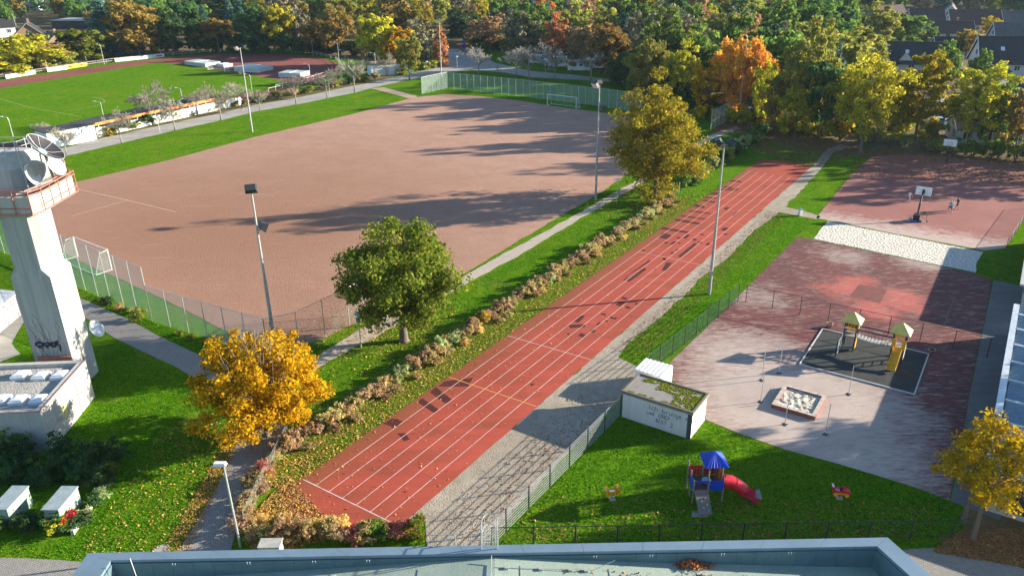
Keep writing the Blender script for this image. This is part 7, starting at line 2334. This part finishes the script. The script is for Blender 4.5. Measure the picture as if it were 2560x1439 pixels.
# ---------------------------------------------------------------- houses
WWALL = plain('white_house_render', (0.50, 0.52, 0.53), 0.9)
def house(label, loc, rz, w, d, eave, ridge, wall, roof, over=0.5, wins=True, chim=True, sky=0, dormer=False, name='house'):
    """gabled house: ridge along local X, walls w by d"""
    t = thing(name, label, 'house', loc, rz)
    hw, hd = w / 2, d / 2
    mb = MB()
    mb.add([(-hw, -hd, 0), (hw, -hd, 0), (hw, hd, 0), (-hw, hd, 0), (-hw, -hd, eave), (hw, -hd, eave), (hw, hd, eave), (-hw, hd, eave), (-hw, 0, ridge - 0.15), (hw, 0, ridge - 0.15)],
           [(0, 1, 5, 4), (2, 3, 7, 6), (1, 2, 6, 9, 5), (3, 0, 4, 8, 7)])
    wl = mb.build('wall', wall, t)
    sl = (ridge - eave) / hd
    rf = None
    for s in (-1, 1):
        y1, z1 = s * (hd + over), eave - sl * over
        mb = MB()
        vs = [(-hw - over, 0, ridge), (hw + over, 0, ridge), (hw + over, y1, z1), (-hw - over, y1, z1)]
        mb.add(vs + [(x, y, z - 0.18) for x, y, z in vs], [(0, 1, 2, 3), (7, 6, 5, 4), (0, 4, 5, 1), (1, 5, 6, 2), (2, 6, 7, 3), (3, 7, 4, 0)])
        rf = mb.build('roof_slope', roof, t)
        for k in range(sky if s < 0 else 0):
            x = -hw * 0.4 + k * hw * 0.8
            f = 0.45
            c = Vector((x, y1 * f, ridge + (z1 - ridge) * f + 0.03))
            mb = MB()
            mb.box(c, (0.9, 1.1, 0.08), rot=Matrix.Rotation(math.atan2(z1 - ridge, y1) + (0 if s > 0 else PI), 3, 'X'))
            mb.build('skylight', ACRYL, rf)
    mb = MB()
    mb.bar((-hw - over, 0, ridge + 0.03), (hw + over, 0, ridge + 0.03), 0.3, 0.12)
    mb.build('ridge_tiles', roof, t)
    for sx in (-1, 1):
        for s in (-1, 1):
            mb = MB()
            mb.bar((sx * (hw + over + 0.03), 0, ridge - 0.12), (sx * (hw + over + 0.03), s * (hd + over), eave - sl * over - 0.12), 0.08, 0.3)
            mb.build('barge_board', WHITE_METAL if wall is not BRICKWALL else WOODP, t)
    if wins:
        for s in (-1, 1):
            for k in range(max(2, int(w / 3.2))):
                x = -hw + w * (k + 0.5) / max(2, int(w / 3.2))
                mb = MB()
                mb.box((x, s * (hd + 0.02), eave * 0.55), (1.2, 0.06, 1.2))
                wn = mb.build('window', GLASSY, t)
                mb = MB()
                for a, b in (((-0.65, 0), (0.65, 0)), ((-0.65, 1.3), (0.65, 1.3))):
                    mb.bar((x + a[0], s * (hd + 0.05), eave * 0.55 - 0.65 + a[1]), (x + b[0], s * (hd + 0.05), eave * 0.55 - 0.65 + b[1]), 0.08, 0.1)
                for a in (-0.65, 0, 0.65):
                    mb.bar((x + a, s * (hd + 0.05), eave * 0.55 - 0.65), (x + a, s * (hd + 0.05), eave * 0.55 + 0.65), 0.09, 0.08)
                mb.build('frame', WHITE_METAL, wn)
        for sx in (-1, 1):
            for y, z in ((-hd * 0.45, eave * 0.55), (hd * 0.45, eave * 0.55), (0, eave + (ridge - eave) * 0.3)):
                mb = MB()
                mb.box((sx * (hw + 0.02), y, z), (0.06, 1.1, 1.2))
                wn = mb.build('window', GLASSY, t)
                mb = MB()
                mb.bar((sx * (hw + 0.05), y - 0.6, z - 0.65), (sx * (hw + 0.05), y + 0.6, z - 0.65), 0.1, 0.1)
                mb.bar((sx * (hw + 0.05), y, z - 0.6), (sx * (hw + 0.05), y, z + 0.6), 0.07, 0.07)
                mb.build('frame', WHITE_METAL, wn)
    if chim:
        mb = MB()
        mb.box((hw * 0.3, 0.5, ridge + 0.2), (0.6, 0.6, 1.6))
        c = mb.build('chimney', BRICKWALL, t)
        mb = MB()
        mb.box((hw * 0.3, 0.5, ridge + 1.03), (0.75, 0.75, 0.08))
        mb.build('chimney_cap', CONC, c)
    if dormer:
        mb = MB()
        x0, zz = -hw * 0.45, eave + (ridge - eave) * 0.25
        mb.add([(x0 - 1.8, -hd * 0.95, eave + 0.1), (x0 + 1.8, -hd * 0.95, eave + 0.1), (x0, -hd * 0.95, eave + 2.0), (x0, -hd * 0.15, eave + 2.0)], [(0, 1, 2), (1, 3, 2), (0, 2, 3)])
        mb.build('dormer_gable', PALEWALL, t)
    return t
house('dark roofed house with a pale gable dormer behind the court-side trees', G(2285, 178), RAD(-14), 15, 9, 3.0, 7.4, WWALL, SLATE, sky=1, dormer=True)
house('white house with large dark roof at the right edge, ball bushes in front', G(2520, 182), RAD(-12), 17, 10, 3.4, 9.0, WWALL, SLATE, sky=1)
house('white gabled house with grey roof at the right edge behind the yellow tree', G(2548, 120), RAD(-12), 17, 9, 3.2, 7.6, WWALL, plain('grey_roof_tiles', (0.085, 0.085, 0.09), 0.7, 0, 0.3, 2.0))
house('cream two-storey house with brown roof in the right background', G(2305, 84), RAD(-12), 11, 9, 5.0, 8.6, PALEWALL, BROWNTILE)
house('brown roofed house at the left of the right background group', G(2215, 62), RAD(20), 12, 9, 3.4, 7.5, WWALL, BROWNTILE)
house('white gable house below the cream house, half hidden by trees', G(2262, 88), RAD(75), 11, 8, 3.0, 6.8, WWALL, BROWNTILE)
house('steep roofed house with white gable edge in the right background', G(2368, 72), RAD(62), 14, 10, 3.2, 9.0, WWALL, BROWNTILE)
house('long brown roofed house behind the brownish garden tree', G(2425, 78), RAD(-10), 17, 10, 3.2, 7.5, WWALL, BROWNTILE)
house('low brown roofed house above the dark garage roofs', G(2370, 98), RAD(-10), 13, 8, 2.8, 6.0, WWALL, BROWNTILE)
house('grey roofed house at the far right edge', G(2560, 78), RAD(-12), 18, 9, 3.0, 7.0, WWALL, bpy.data.materials['grey_roof_tiles'])
house('dark roofed house between the court-side trees and the white house', G(2385, 142), RAD(-12), 12, 8, 2.6, 5.6, WWALL, SLATE)
house('low white house behind the bushes of the far hoop', G(2500, 352), RAD(-14), 16, 7, 2.6, 4.4, WWALL, SLATE, over=0.3, chim=False)
house('dark low house behind the court maple', G(2090, 318), RAD(-30), 10, 7, 2.4, 4.8, WWALL, SLATE, over=0.4, chim=False)
house('brick house with dark roof and balcony gable at the left', G(82, 118), RAD(-62), 11, 10, 4.2, 8.6, BRICKWALL, SLATE)
house('dark hip-like roofed house right of the brick house', G(142, 132), RAD(-50), 11, 9, 2.8, 6.6, BRICKWALL, SLATE)
house('white gabled house at the upper left edge', G(8, 92), RAD(35), 9, 9, 4.4, 8.0, WWALL, SLATE)
house('blue-grey roofed house at the top left', G(72, 26), RAD(10), 14, 9, 3.6, 7.0, WWALL, plain('blue_grey_roof', (0.16, 0.22, 0.28), 0.5))
def flat_block(label, loc, rz, w, d, h, wall, roof, doors=0, dmat=None, cat='building', name='flat_building'):
    t = thing(name, label, cat, loc, rz)
    mb = MB()
    mb.box((0, d / 2, h / 2), (w, d, h))
    mb.build('wall', wall, t)
    mb = MB()
    mb.box((0, d / 2, h + 0.1), (w + 0.5, d + 0.5, 0.2))
    mb.build('roof', roof, t)
    for k in range(doors):
        mb = MB()
        x = -w / 2 + w * (k + 0.5) / doors
        mb.box((x, -0.03, h * 0.42), (w / doors * 0.7, 0.06, h * 0.8))
        dr = mb.build('door', dmat or GLASSY, t)
        mb = MB()
        mb.box((x + w / doors * 0.25, -0.08, h * 0.4), (0.08, 0.06, 0.2))
        mb.build('handle', BLACK, dr)
    return t
flat_block('black flat pavilion between trees at the upper left', G(190, 72), RAD(-8), 22, 12, 3.2, plain('black_cladding', (0.02, 0.025, 0.03), 0.6), plain('pale_flat_roof', (0.4, 0.42, 0.4), 0.7), 4, GLASSY)
flat_block('long pale flat hall at the top left', G(510, 38), RAD(-4), 62, 20, 4.8, WWALL, plain('light_hall_roof', (0.55, 0.58, 0.58), 0.6), 8, GLASSY)
flat_block('second long pale hall at the top left behind the trees', G(300, 34), RAD(-6), 40, 16, 5.0, WWALL, bpy.data.materials['light_hall_roof'], 6, GLASSY)
flat_block('white garage with two grey doors beside the path', G(980, 188), RAD(22), 11, 5, 3.0, plain('white_blue_garage_wall', (0.62, 0.68, 0.70), 0.8), plain('rusty_flat_roof', (0.30, 0.20, 0.12), 0.9), 2, plain('grey_garage_door', (0.45, 0.5, 0.5), 0.6), 'garage', 'garage')
flat_block('small white flat garage left of the dark dormered house', G(2200, 150), RAD(-14), 4.5, 5, 2.6, WWALL, COPING, 1, GLASSY, 'garage', 'garage')
flat_block('small white flat garage between the dark roofs', G(2378, 168), RAD(-14), 5.0, 6, 2.6, WWALL, COPING, 1, GLASSY, 'garage', 'garage')
flat_block('long grey carport roof behind the court-side trees', G(2250, 290), RAD(-14), 20, 5, 2.4, plain('grey_carport', (0.25, 0.28, 0.3), 0.7), plain('pale_carport_roof', (0.36, 0.4, 0.42), 0.6), 5, GLASSY, 'carport', 'carport')
sheet('residential_street', GP((2420, 190), (2700, 225), (2700, 330), (2560, 300), (2300, 255), (2150, 235), (2150, 222), (2330, 240), (2480, 250), (2440, 215)), 0.012, gritty('pale_street', (0.2, 0.2, 0.2), (0.25, 0.25, 0.24), (0.16, 0.16, 0.16), (0.12, 0.12, 0.12)))

# ---------------------------------------------------------------- vehicles
TYRE = plain('black_tyre', (0.02, 0.02, 0.02), 0.8)
def vehicle(label, loc, rz, kind, paint, cat):
    t = thing({'van': 'camper_van', 'caravan': 'caravan', 'car': 'parked_car'}[kind], label, cat, loc, rz)
    if kind == 'car':
        prof = [(-2.1, 0.35), (-2.15, 0.8), (-1.6, 0.95), (-1.1, 1.42), (0.5, 1.45), (1.2, 0.95), (2.05, 0.8), (2.15, 0.35)]
        w, glass = 0.85, [(-1.35, 1.0, -1.02, 1.36), (-0.9, 1.0, 0.9, 1.36)]
    elif kind == 'van':
        prof = [(-3.0, 0.35), (-3.05, 2.6), (-2.8, 2.85), (1.9, 2.9), (2.2, 2.2), (2.5, 1.35), (3.1, 1.1), (3.15, 0.35)]
        w, glass = 1.1, [(-2.0, 1.5, -1.1, 2.1), (0.2, 1.5, 1.0, 2.1), (1.9, 1.35, 2.35, 1.9)]
    else:
        prof = [(-2.9, 0.4), (-3.1, 1.2), (-2.7, 2.6), (2.4, 2.6), (2.9, 1.3), (2.7, 0.4)]
        w, glass = 1.1, [(-1.9, 1.4, -0.9, 2.0), (0.5, 1.4, 1.6, 2.0)]
    n = len(prof)
    mb = MB()
    mb.add([(x, -w, z) for x, z in prof] + [(x, w, z) for x, z in prof], [tuple(range(n)), tuple(range(2 * n - 1, n - 1, -1))] + [(i, n + i, n + (i + 1) % n, (i + 1) % n) for i in range(n)])
    mb.build('body', paint, t)
    for x0, z0, x1, z1 in glass:
        for s in (-1, 1):
            mb = MB()
            mb.box(((x0 + x1) / 2, s * (w + 0.01), (z0 + z1) / 2), (x1 - x0, 0.03, z1 - z0))
            mb.build('window', GLASSY, t)
    if kind != 'caravan':
        mb = MB()
        a, b = (prof[-4], prof[-3])
        mb.bar((a[0] + 0.03, 0, a[1] - 0.03), (b[0] + 0.03, 0, b[1] + 0.05), 1.5 * w, 0.03, (1, 0, 1))
        mb.build('windscreen', GLASSY, t)
        for s in (-1, 1):
            mb = MB()
            mb.box((prof[-1][0] - 0.02, s * w * 0.7, 0.72), (0.08, 0.3, 0.16))
            mb.build('headlight', ACRYL, t)
    for x in ((-1.9, 2.0) if kind == 'van' else (-1.3, 1.35) if kind == 'car' else (0.0,)):
        for s in (-1, 1):
            mb = MB()
            mb.lathe([(0.01, -0.1), (0.33, -0.1), (0.33, 0.1), (0.01, 0.1)], 14, c=(x, s * (w - 0.05), 0.33), R=Matrix.Rotation(RAD(90), 3, 'X'))
            wl = mb.build('wheel', TYRE, t)
            mb = MB()
            mb.lathe([(0.01, -0.12), (0.2, -0.12), (0.2, 0.12), (0.01, 0.12)], 12, c=(x, s * (w - 0.05), 0.33), R=Matrix.Rotation(RAD(90), 3, 'X'))
            mb.build('rim', GALV, wl)
    if kind == 'caravan':
        mb = MB()
        mb.path([(2.7, -0.5, 0.45), (4.0, 0, 0.45), (2.7, 0.5, 0.45)], 0.05, 6)
        mb.tube((3.95, 0, 0.0), (3.95, 0, 0.5), 0.05, n=6)
        mb.build('drawbar', GALV, t)
    return t
CARW = plain('white_vehicle_paint', (0.74, 0.77, 0.79), 0.3, 0, 0.05)
CARB = plain('dark_blue_car_paint', (0.03, 0.05, 0.09), 0.25, 0.3, 0.05)
CARS = plain('silver_car_paint', (0.42, 0.46, 0.48), 0.3, 0.6, 0.05)
vehicle('white camper van behind the round bare tree with tan leaves', G(1447, 178), RAD(-6), 'van', CARW, 'camper van')
vehicle('white camper van left of the other, behind a round bare tree', G(1398, 168), RAD(-8), 'van', CARW, 'camper van')
vehicle('white caravan between the camper vans and the wood', G(1482, 172), RAD(-10), 'caravan', CARW, 'caravan')
vehicle('white caravan behind the pair of round bare trees', G(1348, 160), RAD(-14), 'caravan', CARW, 'caravan')
vehicle('silver car parked behind the gold-green court-side tree', G(2345, 312), RAD(-16), 'car', CARS, 'car')
vehicle('white car parked right of the silver one behind the court-side trees', G(2372, 318), RAD(60), 'car', CARW, 'car')
vehicle('dark blue car in front of the white house on the right', G(2545, 222), RAD(-14), 'car', CARB, 'car')
vehicle('silver car on the street near the white house', G(2480, 232), RAD(-12), 'car', CARS, 'car')

# ---------------------------------------------------------------- people
def person(label, loc, rz, h, top, bottom, skin, hair, shoe, pose='stand', parent=None):
    t = thing('person', label, 'person', loc, rz) if parent is None else parent
    k = h / 1.75
    # joints: pelvis, chest, neck, head, arms, legs (x right, y forward)
    P = {'pel': (0, 0, 0.95), 'bel': (0, 0.01, 1.12), 'che': (0, 0.02, 1.33), 'nk': (0, 0.02, 1.48), 'hd': (0, 0.05, 1.62), 'hd2': (0, 0.05, 1.72)}
    ps = {'stand': dict(ls=(0.13, 0.0), rs=(0.13, 0.05), la=((-0.30, 0.05, 1.14), (-0.27, 0.20, 0.93)), ra=((0.30, 0.03, 1.14), (0.27, 0.18, 0.95))),
          'run': dict(ls=(0.12, 0.32), rs=(0.12, -0.34), la=((-0.27, -0.15, 1.15), (-0.25, 0.1, 1.05)), ra=((0.27, 0.2, 1.17), (0.2, 0.42, 1.22))),
          'wide': dict(ls=(0.28, 0.05), rs=(0.28, -0.05), la=((-0.30, 0.1, 1.18), (-0.2, 0.36, 1.15)), ra=((0.30, 0.1, 1.18), (0.2, 0.36, 1.15))),
          'walk': dict(ls=(0.1, 0.25), rs=(0.1, -0.22), la=((-0.27, -0.08, 1.13), (-0.27, 0.0, 0.92)), ra=((0.27, 0.08, 1.13), (0.27, 0.22, 0.94))),
          'ride': dict(ls=(0.1, 0.28), rs=(0.1, 0.18), la=((-0.25, 0.3, 1.15), (-0.24, 0.5, 1.02)), ra=((0.25, 0.3, 1.15), (0.24, 0.5, 1.02)))}[pose]
    verts, rad, edges = [], [], []
    def add(p, r, par=None):
        verts.append(Vector(p) * k)
        rad.append(r * k)
        if par is not None:
            edges.append((par, len(verts) - 1))
        return len(verts) - 1
    pel = add(P['pel'], 0.135)
    bel = add(P['bel'], 0.125, pel)
    che = add(P['che'], 0.145, bel)
    nk = add(P['nk'], 0.055, che)
    hd = add(P['hd'], 0.095, nk)
    add(P['hd2'], 0.075, hd)
    for s, a in ((-1, ps['la']), (1, ps['ra'])):
        sh_ = add((s * 0.19, 0.02, 1.40), 0.058, che)
        el = add(a[0], 0.042, sh_)
        wr = add(a[1], 0.03, el)
        d = (Vector(a[1]) - Vector(a[0])).normalized()
        hnd = add(Vector(a[1]) + d * 0.09, 0.034, wr)
        for f in range(4):
            add(Vector(a[1]) + d * (0.17 - 0.01 * abs(f - 1)) + Vector((s * 0.0, 0, 0.025 * (f - 1.5))), 0.010, hnd)
        add(Vector(a[1]) + d * 0.10 + Vector((-s * 0.05, 0.03, 0)), 0.011, wr)
    for s, l in ((-1, ps['ls']), (1, ps['rs'])):
        hip = add((s * 0.10, 0, 0.90), 0.095, pel)
        kn = add((s * (0.10 + l[0]) / 1.7, l[1] * 0.55 + 0.05, 0.50), 0.06, hip)
        an_ = add((s * l[0], l[1], 0.09), 0.04, kn)
        add((s * (l[0] + 0.02), l[1] + 0.16, 0.04), 0.036, an_)
    me = bpy.data.meshes.new('body')
    me.from_pydata(verts, edges, [])
    o = bpy.data.objects.new('body', me)
    COL.objects.link(o)
    sk = o.modifiers.new('skin', 'SKIN')
    for v, r_ in zip(me.skin_vertices[0].data, rad):
        v.radius = (r_, r_)
    me.skin_vertices[0].data[0].use_root = True
    sd = o.modifiers.new('sub', 'SUBSURF')
    sd.levels = sd.render_levels = 1
    dg = bpy.context.evaluated_depsgraph_get()
    me2 = bpy.data.meshes.new_from_object(o.evaluated_get(dg))
    bpy.data.objects.remove(o)
    me2.materials.clear()
    for m in (skin, top, bottom, hair, shoe):
        me2.materials.append(m)
    for p in me2.polygons:
        c = p.center / k
        z, ax = c.z, abs(c.x)
        i = 0
        if z < 0.105:
            i = 4
        elif 0.58 < z < 1.0 and ax < 0.24 and not (ax > 0.2 and z > 0.86):
            i = 2
        elif 1.0 <= z < 1.47 and (ax < 0.21 or z > 1.25):
            i = 1
        elif z > 1.665 or (z > 1.57 and c.y < 0.03):
            i = 3
        p.material_index = i
        p.use_smooth = True
    b = link('body', me2, None, t)
    # face: nose, eyes, mouth, ears
    for nm, c, s_, m in (('nose', (0, 0.15, 1.63), (0.025, 0.03, 0.045), skin), ('eye', (-0.035, 0.137, 1.655), (0.025, 0.012, 0.012), hair), ('eye', (0.035, 0.137, 1.655), (0.025, 0.012, 0.012), hair), ('mouth', (0, 0.14, 1.585), (0.045, 0.012, 0.010), plain('lips', (0.4, 0.15, 0.13), 0.6) if 'lips' not in bpy.data.materials else bpy.data.materials['lips']), ('ear', (-0.098, 0.05, 1.635), (0.02, 0.035, 0.055), skin), ('ear', (0.098, 0.05, 1.635), (0.02, 0.035, 0.055), skin)):
        mb = MB()
        mb.box(Vector(c) * k, Vector(s_) * k)
        mb.build(nm, m, b)
    return t
SKIN = plain('skin', (0.48, 0.28, 0.20), 0.6)
HAIRD = plain('dark_hair', (0.02, 0.015, 0.012), 0.7)
HAIRB = plain('blond_hair', (0.45, 0.33, 0.16), 0.7)
CL = {n: plain(n, c, 0.85) for n, c in (('white_cloth', (0.68, 0.72, 0.74)), ('pale_cloth', (0.5, 0.5, 0.58)), ('light_blue_cloth', (0.16, 0.42, 0.52)), ('navy_cloth', (0.01, 0.015, 0.13)), ('black_cloth', (0.015, 0.02, 0.022)), ('grey_cloth', (0.22, 0.23, 0.25)))}
person('person in white shirt and pale shorts running left of the portable hoop', G(2271, 506), RAD(-70), 1.62, CL['white_cloth'], CL['pale_cloth'], SKIN, HAIRD, CL['black_cloth'], 'walk')
person('person in light blue shirt and navy shorts standing with legs apart on the court', G(2373, 533), RAD(-20), 1.72, CL['light_blue_cloth'], CL['navy_cloth'], SKIN, HAIRB, CL['white_cloth'], 'wide')
person('person in black shirt and shorts running towards the other players', G(2391, 525), RAD(75), 1.75, CL['black_cloth'], CL['black_cloth'], SKIN, HAIRD, CL['black_cloth'], 'run')
person('person in white top partly hidden behind the blue shirted player', G(2379, 529), RAD(100), 1.6, CL['white_cloth'], CL['pale_cloth'], SKIN, HAIRB, CL['white_cloth'], 'stand')
person('person in dark clothes walking on the path below the stand end', G(606, 279), RAD(60), 1.75, CL['black_cloth'], CL['black_cloth'], SKIN, HAIRD, CL['black_cloth'], 'walk')
cyc = G(1245, 179)
person('person in dark clothes riding the bicycle at the gravel square', cyc + Vector((0, 0, 0.12)), RAD(80), 1.75, CL['grey_cloth'], CL['black_cloth'], SKIN, HAIRD, CL['black_cloth'], 'ride')
bk = thing('bicycle', 'bicycle ridden on the path at the gravel square', 'bicycle', cyc, RAD(80) + PI / 2)
for x in (-0.52, 0.52):
    mb = MB()
    mb.path([(x + 0.33 * math.cos(a), 0, 0.34 + 0.33 * math.sin(a)) for a in [i * PI / 10 for i in range(21)]], 0.025, 5, False)
    w_ = mb.build('wheel', TYRE, bk)
    mb = MB()
    for i in range(6):
        a = i * PI / 6
        mb.tube((x - 0.32 * math.cos(a), 0, 0.34 - 0.32 * math.sin(a)), (x + 0.32 * math.cos(a), 0, 0.34 + 0.32 * math.sin(a)), 0.006, n=4)
    mb.build('spokes', GALV, w_)
mb = MB()
for a, b in (((-0.52, 0.34), (-0.15, 0.3)), ((-0.15, 0.3), (0.38, 0.75)), ((-0.52, 0.34), (-0.22, 0.8)), ((-0.15, 0.3), (-0.25, 0.92)), ((-0.22, 0.8), (0.38, 0.8)), ((0.52, 0.34), (0.36, 0.98))):
    mb.tube((a[0], 0, a[1]), (b[0], 0, b[1]), 0.022, n=6)
mb.build('frame', CARB, bk)
mb = MB()
mb.box((-0.27, 0, 0.95), (0.26, 0.14, 0.06))
mb.build('saddle', BLACK, bk)
mb = MB()
mb.path([(0.28, -0.28, 1.0), (0.36, 0, 1.02), (0.28, 0.28, 1.0)], 0.02, 6)
mb.build('handlebar', BLACK, bk)

# ---------------------------------------------------------------- haze
hz = MB().box((0, 1150, 20), (3080, 2780, 44)).build('haze', None)
_h = NT('thin_autumn_haze')
_pv = _h.n('ShaderNodeVolumePrincipled')
_pv.inputs['Color'].default_value = (0.62, 0.84, 1.0, 1)
_pv.inputs['Density'].default_value = 0.00007
_pv.inputs['Anisotropy'].default_value = 0.2
_h.t.nodes.remove(_h.p)
_h.l(_pv.outputs[0], _h.out.inputs['Volume'])
hz.data.materials.append(_h.mat)
struct(hz, 'stuff')
